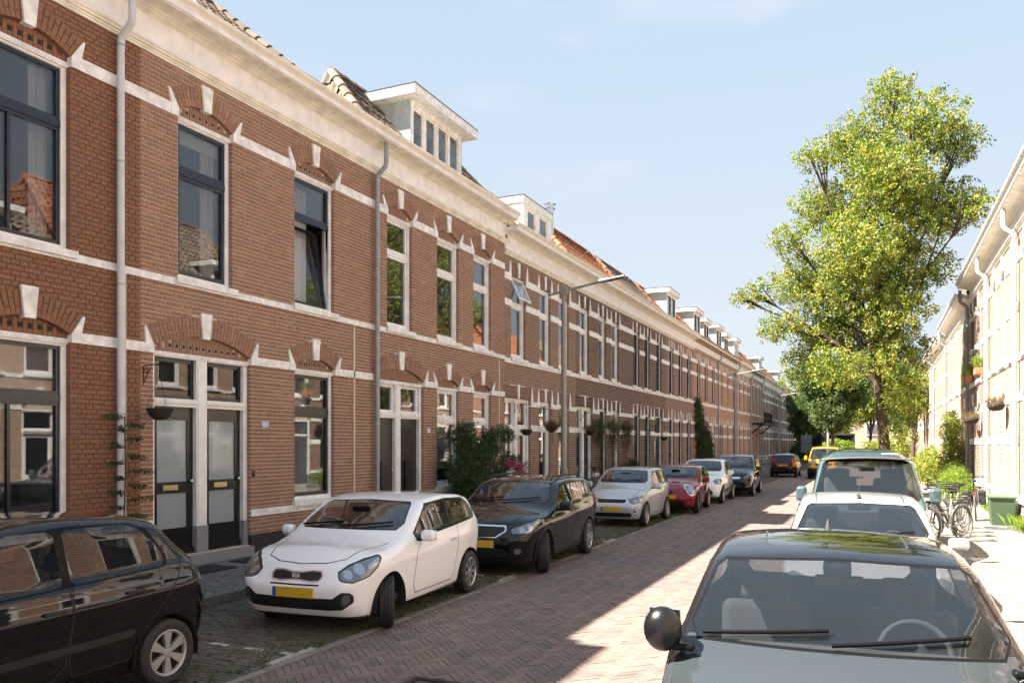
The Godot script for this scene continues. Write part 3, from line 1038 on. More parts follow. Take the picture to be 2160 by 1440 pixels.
const ROOF_BROWN := [Color(0.30, 0.22, 0.155), Color(0.25, 0.18, 0.13), Color(0.34, 0.26, 0.19), Color(0.21, 0.16, 0.12)]
const ROOF_DARK := [Color(0.14, 0.11, 0.085), Color(0.11, 0.09, 0.07), Color(0.17, 0.135, 0.10)]
const ROOF_ORANGE := [Color(0.46, 0.17, 0.075), Color(0.40, 0.145, 0.065), Color(0.52, 0.20, 0.09), Color(0.36, 0.13, 0.06)]

func op(c: float, w: float, y0: float, ys: float, rise: float, t: float, kind := "window", extra := {}) -> Dictionary:
	var o := {"c": c, "w": w, "y0": y0, "ys": ys, "rise": rise, "t": t, "kind": kind}
	o.merge(extra)
	return ring(o)

# spec: s0 s1 x n real tones mortar tex style(arch/flat) up low cornice sash outer label ...
func house(sp: Dictionary) -> Dictionary:
	var h := sp
	h.base = P(h.x, 0.12, (h.s0 + h.s1) * 0.5)
	h.node = thing(h.get("called", "terrace_house"), h.label, "house", h.base, h.get("group", ""))
	h.white = mats[h.get("white", "white_stone")]
	h.real = h.get("real", false)
	h.brick_one = toned("brick", (h.tones[1] if h.has("tones") else Color(0.25, 0.11, 0.07)), 0.9, "grain", 5.0, 0.15)
	var arch: bool = h.style == "arch"
	var wup: float = h.get("up_w", 1.14)
	var opens := []
	var ups := []
	var lows := []
	var cy: float = h.cornice
	for u in h.up:
		ups.append(op(u[0], u[1] if u.size() > 1 else wup, h.get("sill_y", 4.52), 7.09 if arch else 6.91, h.get("rise_up", 0.17) if arch else 0.0, 0.31 if arch else 0.38, "window", {"frame_top": 7.0 if arch else 6.9, "st": u[2] if u.size() > 2 else {}}))
	for u in h.low:
		var isdoor: bool = str(u[2]).begins_with("door")
		lows.append(op(u[0], u[1], 0.28 if isdoor else h.get("low_sill", 0.94), 3.43 if arch else 3.33, ((0.24 if u[1] > 1.6 else 0.17) if arch else 0.0) + h.get("low_rise", 0.0), 0.31 if arch else 0.36, u[2], {"frame_top": 3.36 if arch else 3.32, "st": u[3] if u.size() > 3 else {}}))
	opens = ups + lows
	var backing: Material = mats[h.get("mortar", "mortar_light")]
	var ybase := 0.45
	if h.real:
		hpart(h, "wall", wall_body(h, opens, 0.10, cy + 0.1, h.s0, h.s1, -0.3, -0.004), backing)
		var xs := brickwork(h, opens, ybase, cy + 0.02, h.s0 + 0.002, h.s1 - 0.002)
		pieces(h.node, "brick", "bricks", brick_mesh(), xs, h.tones, h.get("single", 300), h.base, func(t): return toned("brick", t, 0.9, "grain", 5.0, 0.15), 1.6)
	else:
		var wb := wall_body(h, opens, 0.10, cy + 0.1, h.s0, h.s1, -0.3, 0.006)
		wb.uvs(Vector3(0.0, 0, -1), Vector3(0, -1, 0))
		for i in wb.t.size():
			wb.t[i].x += wb.v[i].x
		hpart(h, "wall", wb, brick_mat(h.tex))
	# plinth, bands
	var doors := []
	for o in lows:
		if str(o.kind).begins_with("door"): doors.append([o.c - o.a, o.c + o.a])
	for k in free_spans(h.s0, h.s1, doors):
		var pl := MB.new()
		fbox(pl, h, k[0] + 0.002, k[1] - 0.002, 0.09, ybase, -0.05, 0.022)
		hpart(h, "plinth", pl, mats[h.get("plinth", "plinth_black")])
	var bands: Array = h.get("bands", [[0.76, 0.88], [3.33, 3.47], [4.40, 4.505], [6.96, 7.13]] if arch else [[0.76, 0.88], [2.37, 2.56], [3.12, 3.27], [4.33, 4.47], [5.98, 6.17], [6.72, 6.92]])
	for bd in bands:
		var cuts := []
		for o in opens:
			if o.y0 < bd[1] - 0.05 and o.ys > bd[0]:
				var gap: float = 0.146 if (o.rise > 0.0 and absf(bd[1] - o.ys) < 0.2) else (0.168 if (o.rise <= 0.0 and absf(bd[1] - o.ys) < 0.2) else 0.0)
				cuts.append([o.c - o.a - gap, o.c + o.a + gap])
		for k in free_spans(h.s0, h.s1, cuts):
			var bm := MB.new()
			fbox(bm, h, k[0], k[1], bd[0], bd[1], -0.05, 0.028)
			hpart(h, "stone_band", bm, h.white)
	for o in opens:
		var up: bool = o.y0 > 4.0
		var b0: float = (6.96 if up else 3.33) if arch else (6.72 if up else 3.12)
		var b1: float = (7.13 if up else 3.47) if arch else (6.92 if up else 3.27)
		arch_trim(h, o, b0, b1, h.white, backing, o.c - o.a - 0.2 > h.s0, o.c + o.a + 0.2 < h.s1)
	# windows and doors
	var outer: Material = mats[h.get("outer", "white_paint")]
	for o in ups:
		var st := {"outer": outer, "sash": mats[h.get("sash", "white_paint")], "tr": 6.19 if arch else 6.08}
		st.merge(o.st, true)
		window(h, o, st)
	for o in lows:
		if o.kind == "window":
			var st := {"outer": outer, "sash": mats[h.get("sash_low", h.get("sash", "white_paint"))], "tr": 2.59 if arch else 2.47}
			st.merge(o.st, true)
			window(h, o, st)
		else:
			h.leaf_top = 2.56 if arch else 2.38
			door_bay(h, o, outer)
	cornice(h, cy, h.s0 - h.get("c0", 0.0), h.s1 + h.get("c1", 0.0), 0.48, mats[h.get("frieze", "white_paint")], mats[h.get("cream", "cream_paint")])
	rooms(h, h.s0, h.s1, cy + 0.7)
	# party-wall body so that no light leaks from behind
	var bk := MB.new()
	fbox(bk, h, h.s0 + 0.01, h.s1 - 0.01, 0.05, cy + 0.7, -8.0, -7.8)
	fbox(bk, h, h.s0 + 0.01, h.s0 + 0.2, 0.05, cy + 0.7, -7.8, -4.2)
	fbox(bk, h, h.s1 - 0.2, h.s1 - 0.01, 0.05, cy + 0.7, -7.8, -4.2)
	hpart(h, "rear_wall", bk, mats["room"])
	var rt: Array = h.get("roof_tones", ROOF_BROWN)
	roof(h, h.s0, h.s1, cy + 0.78, h.get("pitch", 0.80), h.get("run", 3.9), h.get("hip0", 1.0), h.get("hip1", 1.0), rt, h.get("tile_single", 0))
	return h

func door_bay(h: Dictionary, o: Dictionary, outer: Material) -> void:
	var leaf: Material = o.st.get("leaf", mats["black_paint"])
	var ft: float = o.frame_top
	var s0: float = o.c - o.a
	var s1: float = o.c + o.a
	var kinds: Array = o.st.get("kinds", ["glazed", "glazed"])
	var jb := MB.new()
	fbox(jb, h, s0 + 0.004, s0 + 0.09, 0.7, ft, -0.22, -0.07)
	fbox(jb, h, s1 - 0.09, s1 - 0.004, 0.7, ft, -0.22, -0.07)
	fbox(jb, h, s0 + 0.09, s1 - 0.09, ft - 0.06, ft, -0.22, -0.07)
	var feet := [[s0 + 0.004, s0 + 0.098], [s1 - 0.098, s1 - 0.004]]
	if kinds.size() == 2:
		fbox(jb, h, o.c - 0.11, o.c + 0.11, 0.7, ft - 0.06, -0.22, -0.07)
		fbox(jb, h, o.c - 0.085, o.c + 0.085, 0.74, ft - 0.1, -0.07, -0.055)
		feet.append([o.c - 0.12, o.c + 0.12])
		var w: float = o.a - 0.11 - 0.09
		door(h, o.c - 0.11 - w * 0.5, w, 0.28, ft - 0.06, kinds[0], leaf, outer, 1.0)
		door(h, o.c + 0.11 + w * 0.5, w, 0.28, ft - 0.06, kinds[1], leaf, outer, 1.0)
	else:
		door(h, o.c, o.w - 0.18, 0.28, ft - 0.06, kinds[0], leaf, outer, 1.0)
	hpart(h, "door_frame", jb, outer)
	for q in feet:
		var stn := MB.new()
		fbox(stn, h, q[0], q[1], 0.26, 0.70, -0.22, -0.05)
		hpart(h, "frame_foot", stn, mats["grey_stone"])
	var st := MB.new()
	fbox(st, h, s0 + 0.002, s1 - 0.002, 0.1, 0.27, -0.25, 0.10)
	hpart(h, "doorstep", st, mats["grey_stone"])

func left_row() -> void:
	var X := -9.69
	var navy: Material = mats["navy"]
	var wp: Material = mats["white_paint"]
	# out of frame, towards the camera: taller, it throws the wide part of the shadow
	house({"s0": -13.0, "s1": -4.6, "x": X, "n": 1.0, "tex": "brick_red", "style": "arch", "cornice": 8.3, "up": [[-11.5], [-9.0], [-6.4]], "low": [[-11.5, 1.14, "window"], [-9.0, 1.14, "window"], [-6.3, 2.0, "door"]], "label": "tall red brick house before the frame's near end of the shaded row", "run": 3.0})
	house({"s0": -4.6, "s1": 3.5, "x": X, "n": 1.0, "tex": "brick_red", "style": "arch", "cornice": 8.35, "up": [[-3.2], [-0.8], [1.8]], "low": [[-3.2, 1.14, "window"], [-0.8, 1.14, "window"], [1.8, 2.0, "door"]], "label": "red brick house just before the frame with the highest cornice of the shaded row", "run": 3.0})
	var h0 := house({"s0": 3.5, "s1": 8.38, "x": X, "n": 1.0, "real": true, "tones": OLDRED, "mortar": "mortar_dark", "style": "arch", "cornice": 7.70, "sash": "navy",
		"up": [[4.9, 1.16], [6.69, 1.16, {"curtains": [[0.72, 1.0], [0.0, 0.12]], "mull": true, "sw": 0.045}]],
		"low": [[4.9, 1.16, "window"], [6.69, 1.16, "window", {"mull": true, "sw": 0.05, "blind": 0.30}]],
		"label": "dark red brick house with navy windows behind the black hatchback", "hip0": 0.0, "hip1": 0.0, "pitch": 0.685, "roof_tones": ROOF_BROWN, "tile_single": 60})
	downpipe(h0, 7.96, 8.3, 0.05, mats["pipe_white"], 0.33)
	var con := MB.new()
	fbox(con, h0, 8.08, 8.115, 0.14, 4.40, 0.0, 0.03)
	hpart(h0, "cable_cover", con, mats["cream_frame"])
	var h1 := house({"s0": 8.38, "s1": 14.25, "x": X, "n": 1.0, "real": true, "tones": PINK, "style": "arch", "cornice": 7.70, "sash": "navy", "sash_low": "black_paint",
		"up": [[9.63, 1.14, {"curtains": [[0.70, 0.98]], "blind": 0.10}], [12.35, 1.19, {"tilt": 0.16, "curtains": [[0.3, 0.85]]}]],
		"low": [[9.61, 2.02, "door", {"kinds": ["glazed", "glazed"]}], [12.35, 1.19, "window", {"curtains": [[0.32, 0.62]]}]],
		"label": "pink brick house with a pair of black glazed doors and number 151", "hip0": 0.0, "hip1": 0.6, "pitch": 0.70, "roof_tones": ROOF_BROWN, "tile_single": 150})
	var c1 := MB.new()
	fbox(c1, h1, 13.56, 13.6, 0.14, 4.40, 0.0, 0.028)
	hpart(h1, "cable_cover", c1, mats["cream_frame"])
	var pq := MB.new()
	fbox(pq, h1, 10.885, 11.055, 2.27, 2.385, 0.004, 0.018)
	var plaque := hpart(h1, "number_plate", pq, mat("enamel_blue", Color(0.22, 0.30, 0.46), 0.3))
	number(h1, plaque, "151", 10.97, 2.328, 0.019, 0.078, mat("enamel_white", Color(0.8, 0.8, 0.8), 0.4))
	var bell := MB.new()
	fbox(bell, h1, 10.66, 10.70, 1.43, 1.53, 0.0, 0.035)
	hpart(h1, "doorbell", bell, mats["black_paint"])
	# skylight in the roof of that house
	skylight(h1, 9.1, 9.9, 8.9, 1.0)
	var h2 := house({"s0": 14.25, "s1": 20.85, "x": X, "n": 1.0, "real": true, "tones": PINK, "style": "arch", "head": "lattice", "cornice": 7.70, "sash": "white_paint", "single": 300, "frieze": "white_paint",
		"up": [[15.33, 1.04], [17.55, 1.12], [19.45, 1.08]],
		"low": [[15.36, 2.02, "door", {"kinds": ["slot", "slot"], "leaf": mats["brown_paint"]}], [17.55, 1.12, "window", {"blind": 0.85}], [19.45, 1.08, "window"]],
		"label": "pink brick house with white windows and a wide four-pane dormer", "hip0": 0.8, "hip1": 1.2, "pitch": 0.86, "run": 1.7, "fan_mat": wp, "roof_tones": ROOF_BROWN, "tile_single": 150, "cream": "cream_paint", "c1": 0.14})
	downpipe(h2, 14.28, 8.3, 0.05, mats["pipe_grey"], 0.33)
	var c2 := MB.new()
	fbox(c2, h2, 20.46, 20.5, 0.14, 4.35, 0.0, 0.028)
	hpart(h2, "cable_cover", c2, mats["cream_frame"])
	dormer(h2, 16.50, 19.12, 8.45, 10.44, -0.45, 3.0, 4, {"over": 0.32})
	var sol := MB.new()
	sol.obox(Transform3D(Basis(Vector3(0, 0, 1), -0.35), fp(h2, 14.5, 10.5, -2.6)), Vector3(1.4, 0.04, 1.0))
	hpart(h2, "solar_panel", sol, mats["navy"])
	var bl := MB.new()
	fbox(bl, h2, 16.52, 16.62, 2.25, 2.36, 0.0, 0.03)
	hpart(h2, "bell_plate", bl, wp)
	# three houses of one build, flat arches and many stone bands
	var h3 := house({"s0": 20.85, "s1": 26.85, "x": X, "n": 1.0, "real": true, "tones": BROWN, "style": "flat", "cornice": 7.42, "sash": "white_paint", "single": 200,
		"up": [[21.85, 1.08], [23.95, 0.94], [25.65, 1.0]], "sill_y": 4.49,
		"low": [[21.82, 1.9, "door", {"kinds": ["panel", "panel"], "leaf": wp}], [23.95, 1.0, "window"], [25.65, 1.02, "window"]], "low_sill": 0.7, "plinth": "grey_stone",
		"label": "brown brick house with white doors and a boxy two-pane dormer", "fan_mat": wp, "hip0": 0.2, "hip1": 0.6, "pitch": 0.78, "run": 1.9, "roof_tones": ROOF_ORANGE, "tile_single": 100})
	dormer(h3, 23.0, 25.4, 8.2, 9.76, -0.35, 3.0, 2, {"over": 0.03, "post": 0.32, "cheek": wp})
	top_hung(h3, 21.85, 0.86, 6.13, 6.86)
	var h4 := house({"s0": 26.85, "s1": 33.6, "x": X, "n": 1.0, "real": true, "tones": DARKB, "style": "flat", "cornice": 7.42, "sash": "white_paint", "single": 120,
		"up": [[27.77, 1.05], [29.88, 0.92], [31.56, 1.0]], "sill_y": 4.49,
		"low": [[27.79, 1.8, "door", {"kinds": ["panel", "panel"], "leaf": mats["navy"]}], [29.9, 0.95, "window", {"sash": mats["black_paint"]}], [31.6, 1.0, "window"]], "low_sill": 0.5, "plinth": "grey_stone",
		"label": "dark brown brick house with plants hung between its ground floor windows", "fan_mat": wp, "hip0": 0.9, "hip1": 0.3, "pitch": 0.85, "run": 1.8, "roof_tones": ROOF_ORANGE, "tile_single": 60})
	flue(h4, 27.4, 9.4)
	var h5 := house({"s0": 33.6, "s1": 40.1, "x": X, "n": 1.0, "real": true, "tones": DARKB, "style": "flat", "cornice": 7.42, "sash": "black_paint", "single": 60,
		"up": [[34.72, 1.02], [36.55, 1.0], [38.75, 1.05]], "sill_y": 4.49,
		"low": [[34.8, 1.05, "window"], [36.6, 1.0, "window"], [38.7, 1.6, "door", {"kinds": ["panel"], "leaf": mats["black_paint"]}]], "low_sill": 0.5, "plinth": "grey_stone",
		"label": "dark brick house with slim black sashes and large ground floor panes", "hip0": 0.8, "hip1": 0.4, "pitch": 0.85, "run": 1.8, "roof_tones": ROOF_BROWN})
	# farther houses
	var far := [
		[40.1, 46.95, "brick_dark", "flat", "brown brick house with black arched doors beside the tall ivy", "black_paint", ROOF_ORANGE, 1],
		[46.95, 54.6, "brick_red", "flat", "red brick house with the ivy climbing on its front", "black_paint", ROOF_ORANGE, 2],
		[54.6, 62.4, "brick_orange", "flat", "orange brick house behind the second street lamp", "cream_frame", ROOF_BROWN, 2],
		[62.4, 69.7, "brick_orange", "flat", "orange brick house with pale tall windows next to the black shop balcony", "white_paint", ROOF_ORANGE, 1],
		[69.7, 77.0, "brick_red", "arch", "brick house with black upper windows over a shop balcony", "black_paint", ROOF_ORANGE, 0],
		[77.0, 85.0, "brick_dark", "flat", "brick house with a white painted shopfront", "white_paint", ROOF_BROWN, 1],
		[85.0, 93.0, "brick_dark", "flat", "dark brick house with close white bands behind the third lamp", "white_paint", ROOF_ORANGE, 0],
		[93.0, 101.0, "brick_dark", "flat", "dark banded brick house with a grey shop window", "white_paint", ROOF_BROWN, 1],
		[101.0, 109.5, "brick_dark", "flat", "last dark brick house of the shaded row at the side street", "white_paint", ROOF_ORANGE, 0]]
	var i := 0
	for f in far:
		var w: float = f[1] - f[0]
		var a: float = f[0] + w * 0.19
		var b: float = f[0] + w * 0.5
		var c: float = f[0] + w * 0.81
		var low := [[a, 1.25, "door", {"kinds": ["panel"], "leaf": mats["black_paint"]}], [b, 1.0, "window"], [c, 1.0, "window"]] if i % 2 == 0 else [[a, 1.0, "window"], [b, 1.0, "window"], [c, 1.25, "door", {"kinds": ["panel"], "leaf": wp}]]
		var hh := house({"s0": f[0], "s1": f[1], "x": X, "n": 1.0, "tex": f[2], "style": f[3], "cornice": 7.42, "sash": f[5], "outer": "cream_frame" if i in [2, 3] else "white_paint", "up": [[a, 0.98], [b, 0.98], [c, 0.98]], "sill_y": 4.49, "low": low, "low_sill": 0.6, "plinth": "grey_stone", "label": f[4], "roof_tones": f[6], "hip0": 0.9, "hip1": 0.9, "pitch": 0.84, "run": 1.9, "cream": "cream_worn" if i in [1, 2, 4] else "cream_paint"})
		if f[7] > 0:
			dormer(hh, f[0] + 2.4, f[0] + 4.5, 8.2, 10.3, -0.5, 2.6, 2, {"sash": mats["black_paint"] if i < 3 else wp, "over": 0.2})
		if f[7] > 1:
			dormer(hh, f[0] + 5.6, f[0] + 7.4, 8.2, 10.1, -0.5, 2.6, 2, {"sash": mats["black_paint"], "over": 0.2})
		if i in [1, 2, 3, 4, 6]:
			downpipe(hh, f[1] - 0.1, 8.1, 0.05, mats["pipe_grey"], 0.3)
		if i == 4:
			balcony(hh, f[0] + 0.6, f[1] - 0.4, 3.75)
		i += 1

func top_hung(h: Dictionary, c: float, w: float, y0: float, y1: float) -> void:
	var a := MB.new()
	var g := MB.new()
	rect_ring(a, h, c - w * 0.5, c + w * 0.5, y0, y1, 0.05, -0.09, -0.05)
	fbox(g, h, c - w * 0.5 + 0.04, c + w * 0.5 - 0.04, y0 + 0.04, y1 - 0.04, -0.073, -0.067)
	var piv := fp(h, 0, y1, -0.07)
	for q in [a, g]:
		for i in q.v.size():
			var p := Vector3(piv.x, piv.y, q.v[i].z)
			q.v[i] = p + (q.v[i] - p).rotated(Vector3(0, 0, 1), 0.42)
	var o := hpart(h, "open_fanlight", a, mats["white_paint"])
	part(o, "pane", g, mats["glass"])

func skylight(h: Dictionary, s0: float, s1: float, y: float, len_: float) -> void:
	var t := 0.80
	var mb := MB.new()
	var dn := Vector3(cos(t), -sin(t), 0)
	var out := Vector3(sin(t), cos(t), 0)
	var c := fp(h, (s0 + s1) * 0.5, y, -(y - h.cornice - 0.78) / tan(t)) + out * 0.12
	var x := Transform3D(Basis(Vector3(0, 0, -1), out, -dn), c)
	for k in [[-0.5, 0.0], [0.5, 0.0]]:
		mb.obox(x * Transform3D(Basis(), Vector3(k[0] * (s1 - s0), 0, 0)), Vector3(0.09, 0.14, len_))
	for k in [-0.5, 0.5]:
		mb.obox(x * Transform3D(Basis(), Vector3(0, 0, k * len_)), Vector3(s1 - s0 - 0.09, 0.13, 0.09))
	var o := hpart(h, "skylight", mb, mats["zinc"])
	var g := MB.new()
	g.obox(x * Transform3D(Basis(), Vector3(0, 0.04, 0)), Vector3(s1 - s0 - 0.05, 0.01, len_ - 0.05))
	part(o, "pane", g, mats["darkglass"])

func flue(h: Dictionary, s: float, y: float) -> void:
	var mb := MB.new()
	var b := fp(h, s, y, -1.2)
	mb.lathe(PackedVector2Array([Vector2(0.14, 0), Vector2(0.14, 1.15), Vector2(0.2, 1.16), Vector2(0.2, 1.22), Vector2(0.15, 1.23), Vector2(0.15, 1.32), Vector2(0.22, 1.33), Vector2(0.0, 1.42)]), Transform3D(Basis(), b), 14)
	hpart(h, "flue_pipe", mb, mats["chrome"])

func balcony(h: Dictionary, s0: float, s1: float, y: float) -> void:
	var o := sub(h.node, "balcony", -h.base)
	var a := MB.new()
	fbox(a, h, s0, s1, y - 0.12, y, 0.03, 1.1)
	for s in [s0 + 0.3, s1 - 0.3]:
		a.bar(fp(h, s, y - 0.9, 0.05), fp(h, s, y - 0.12, 0.95), 0.1, 0.12)
	part(o, "slab", a, mats["plinth_black"])
	var r := MB.new()
	for k in 22:
		var s := lerpf(s0, s1, k / 21.0)
		fbox(r, h, s - 0.015, s + 0.015, y, y + 0.85, 1.03, 1.06)
	fbox(r, h, s0, s1, y + 0.85, y + 0.92, 1.0, 1.08)
	part(o, "railing", r, mats["black_paint"])

func number(h: Dictionary, parent: Node3D, text: String, s: float, y: float, d: float, size: float, m: Material) -> void:
	var t := TextMesh.new()
	t.text = text
	var f := SystemFont.new()
	f.font_names = PackedStringArray(["Droid Sans"])
	f.font_weight = 700
	t.font = f
	t.font_size = 64
	t.pixel_size = size / 46.0
	t.depth = 0.003
	var o := MeshInstance3D.new()
	o.name = "numerals"
	o.mesh = t
	o.material_override = m
	parent.add_child(o, true)
	var b := Basis(Vector3(0, 0, -h.n), Vector3.UP, Vector3(h.n, 0, 0))
	o.transform = Transform3D(b, fp(h, s, y, d))

func right_row() -> void:
	var X := 3.0
	var wp: Material = mats["white_paint"]
	var specs := [
		[-14.0, -7.6, "brick_right", "arch", ROOF_ORANGE, "sunlit brick house farthest behind the camera", 7.7],
		[-7.6, -1.0, "brick_right", "arch", ROOF_BROWN, "sunlit brick house beside the camera", 7.7],
		[-1.0, 5.2, "brick_right", "arch", ROOF_ORANGE, "sunlit brick house beside the grey-blue compact car", 7.7],
		[5.2, 11.6, "brick_red", "arch", ROOF_ORANGE, "sunlit brick house with orange hipped roof beside the silver car", 7.7],
		[11.6, 17.0, "brick_right", "arch", ROOF_BROWN, "sunlit brick house with brown tiles beside the camper van", 7.7],
		[17.0, 21.7, "brick_right", "arch", ROOF_ORANGE, "sunlit brick house at the frame's edge before the white downpipe", 7.7],
		[21.7, 27.0, "brick_right", "arch", ROOF_BROWN, "sunlit brick house with green bin and white downpipe", 7.7],
		[27.0, 32.4, "brick_dark", "arch", ROOF_BROWN, "sunlit dark brick house with window boxes and hanging baskets", 7.7],
		[32.4, 42.3, "brick_right", "arch", ROOF_BROWN, "sunlit pale brick house with low gutter and a climbing shrub", 7.35],
		[42.3, 50.5, "brick_red", "arch", ROOF_ORANGE, "sunlit red brick house with brackets under its gutter", 7.1],
		[50.5, 60.0, "brick_right", "arch", ROOF_ORANGE, "sunlit brick house with small corner turret roof", 7.1],
		[60.0, 72.0, "brick_orange", "arch", ROOF_BROWN, "last sunlit brick house of the right row", 7.6]]
	var i := 0
	for f in specs:
		var w: float = f[1] - f[0]
		var a: float = f[0] + w * 0.19
		var b: float = f[0] + w * 0.51
		var c: float = f[0] + w * 0.82
		var low := [[a, 1.0, "window"], [b, 1.0, "window"], [c, 1.15, "door", {"kinds": ["panel"], "leaf": mats["brown_paint"] if i % 2 else wp}]] if i % 2 == 0 else [[a, 1.15, "door", {"kinds": ["panel"], "leaf": mats["navy"]}], [b, 1.0, "window"], [c, 1.0, "window"]]
		var sc := {}
		var hh := house({"s0": f[0], "s1": f[1], "x": X, "n": -1.0, "tex": f[2], "style": f[3], "cornice": f[6], "sash": "white_paint", "up": [[a, 1.0], [b, 1.0], [c, 1.0]], "low": low, "low_sill": 0.8, "low_rise": 0.14, "rise_up": 0.22, "plinth": "grey_stone", "label": f[5], "roof_tones": f[4], "hip0": 1.2, "hip1": 1.2, "bands": [[0.76, 0.9], [2.2, 2.42], [3.33, 3.47], [4.38, 4.5], [5.7, 5.9], [6.96, 7.13]] if i in [6, 7, 9] else [[0.76, 0.9], [3.33, 3.47], [4.38, 4.5], [6.96, 7.13]]})
		if i in [2, 3, 4, 6, 8]:
			dormer(hh, f[0] + w * 0.3, f[0] + w * 0.72, f[6] + 0.75, f[6] + 2.4, -0.5, 2.6, 2, {"over": 0.25})
		if i >= 5:
			downpipe(hh, f[1] - 0.06, f[6] + 0.6, 0.055, mats["pipe_white"] if i < 7 else mats["pipe_grey"], 0.33)
		hh.node.scale.y = 0.89
		i += 1


# ---------- street surfaces ----------
const KERB_L := -7.44
const EDGE := -4.92
const KERB_R := 0.80

func flat(a: Vector3, b: Vector3) -> MB:
	var mb := MB.new()
	mb.box(a, b)
	return mb

func paver(s: float, x: float, ang: float, ln: float, wd: float, top: float, dep := 0.05) -> Transform3D:
	var dx := Vector3(sin(ang), 0, -cos(ang))
	var dy := Vector3(cos(ang), 0, sin(ang))
	return Transform3D(Basis(dx * ln, dy * wd, Vector3.UP * dep), P(x, top, s))

func ground() -> void:
	var soil := mat("soil", Color(0.20, 0.17, 0.13), 0.95, 0.0, "blotch", 0.2)
	solo("ground", flat(P(-400, -0.6, -300), P(400, -0.08, 900)), soil, "", "", Vector3.ZERO, "", "structure")
	var joint := mat("joint_sand", Color(0.165, 0.128, 0.108), 0.95, 0.0, "fine", 3.0)
	var joint2 := mat("joint_moss", Color(0.085, 0.085, 0.055), 0.95, 0.0, "blotch", 1.5)
	var roadm := mat("road_far", Color(0.198, 0.145, 0.125), 0.85, 0.0, "grime", 0.5)
	# road
	var road := thing("road", "", "", P(-2.0, 0, 16), "", "structure")
	part(road, "bed", flat(P(EDGE + 0.02, -0.07, 2.6), P(KERB_R - 0.01, -0.010, 37.0)), joint, -road.position)
	part(road, "near_surface", flat(P(EDGE + 0.02, -0.07, -40), P(KERB_R - 0.01, 0.0, 2.6)), roadm, -road.position)
	part(road, "far_surface", flat(P(EDGE + 0.02, -0.07, 37.0), P(KERB_R - 0.01, 0.0, 118)), roadm, -road.position)
	var xs := []
	var ln := 0.21
	var wd := 0.07
	var g := 0.006
	var rot := PI / 4
	for i in range(-420, 420):
		for j in range(-100, 100):
			var ox := i * wd + j * ln
			var oy := i * wd - j * ln
			for k in 2:
				var cx := ox + (ln * 0.5 if k == 0 else wd * 0.5)
				var cy := oy + (wd * 0.5 if k == 0 else wd + ln * 0.5)
				var X := -2.0 + cx * cos(rot) - cy * sin(rot)
				var S := 20.0 + cx * sin(rot) + cy * cos(rot)
				if X < EDGE + 0.09 or X > KERB_R - 0.05 or S < 2.6 or S > 36.9: continue
				if X > -1.0 and S < 16.5 and S > 4.5 and X > -0.7: continue
				if S > 4.97 and S < 5.98 and X > -3.62 and X < -2.98: continue
				var ang := (PI / 2 - rot) if k == 0 else -rot
				var xf := paver(S, X, ang, ln - g, wd - g, 0.0 + rng.randf_range(-0.003, 0.002))
				xs.append(xf)
	var road_tones := [Color(0.225, 0.160, 0.133), Color(0.212, 0.150, 0.128), Color(0.205, 0.145, 0.126), Color(0.192, 0.140, 0.124), Color(0.172, 0.132, 0.121), Color(0.148, 0.124, 0.118)]
	pieces(road, "paving_brick", "paving_bricks", brick_mesh(), xs, road_tones, 300, road.position, func(t): return toned("clinker", t, 0.75, "grime", 0.45, 0.0))
	# drain frame let into the road
	var dr := thing("drain_cover", "rusty square drain cover let into the shaded road", "drain cover", P(-3.3, 0, 5.48))
	var dm := MB.new()
	for q in [[-3.6, -3.54, 5.0, 5.96], [-3.06, -3.0, 5.0, 5.96], [-3.54, -3.06, 5.0, 5.06], [-3.54, -3.06, 5.9, 5.96]]:
		dm.box(P(q[0], -0.05, q[2]), P(q[1], 0.004, q[3]))
	part(dr, "frame", dm, mat("rust_dark", Color(0.05, 0.035, 0.028), 0.8, 0.3, "grain", 3.0), -dr.position)
	part(dr, "infill", flat(P(-3.54, -0.05, 5.06), P(-3.06, -0.012, 5.9)), mat("drain_fill", Color(0.13, 0.085, 0.07), 0.9, 0.0, "grain", 4.0, 0.4), -dr.position)
	# parking lane
	var lane := thing("parking_lane", "", "", P(-6.2, 0, 16), "", "structure")
	part(lane, "bed", flat(P(KERB_L, -0.07, 2.6), P(EDGE - 0.06, -0.012, 37)), joint2, -lane.position)
	part(lane, "far_surface", flat(P(KERB_L, -0.07, 37), P(EDGE - 0.06, -0.002, 112)), mat("lane_far", Color(0.13, 0.115, 0.09), 0.9, 0.0, "blotch", 0.6), -lane.position)
	part(lane, "near_surface", flat(P(KERB_L, -0.07, -40), P(EDGE - 0.06, -0.002, 2.6)), mats["lane_far"], -lane.position)
	var lx := []
	var row := 0
	var s := 2.64
	while s < 36.9:
		var x := KERB_L + 0.01 - (0.105 if row % 2 else 0.0)
		while x < EDGE - 0.07:
			var a := maxf(x, KERB_L + 0.005)
			var b := minf(x + 0.21, EDGE - 0.062)
			if b - a > 0.03:
				lx.append(paver(s + 0.035, (a + b) * 0.5, PI / 2 + rng.randf_range(-0.012, 0.012), b - a - 0.008, 0.063, -0.002 + rng.randf_range(-0.006, 0.003)))
			x += 0.21
		s += 0.071
		row += 1
	var lane_tones := [Color(0.205, 0.180, 0.146), Color(0.182, 0.160, 0.132), Color(0.165, 0.140, 0.115), Color(0.152, 0.140, 0.110), Color(0.140, 0.134, 0.104), Color(0.122, 0.114, 0.098)]
	pieces(lane, "paving_brick", "paving_bricks", brick_mesh(), lx, lane_tones, 300, lane.position, func(t): return toned("lane_clinker", t, 0.85, "grain", 3.0, 0.3))
	# pale strip between lane and road
	var strip := thing("edge_strip", "", "", P(EDGE, 0, 16), "", "structure")
	var sx := []
	s = -4.0
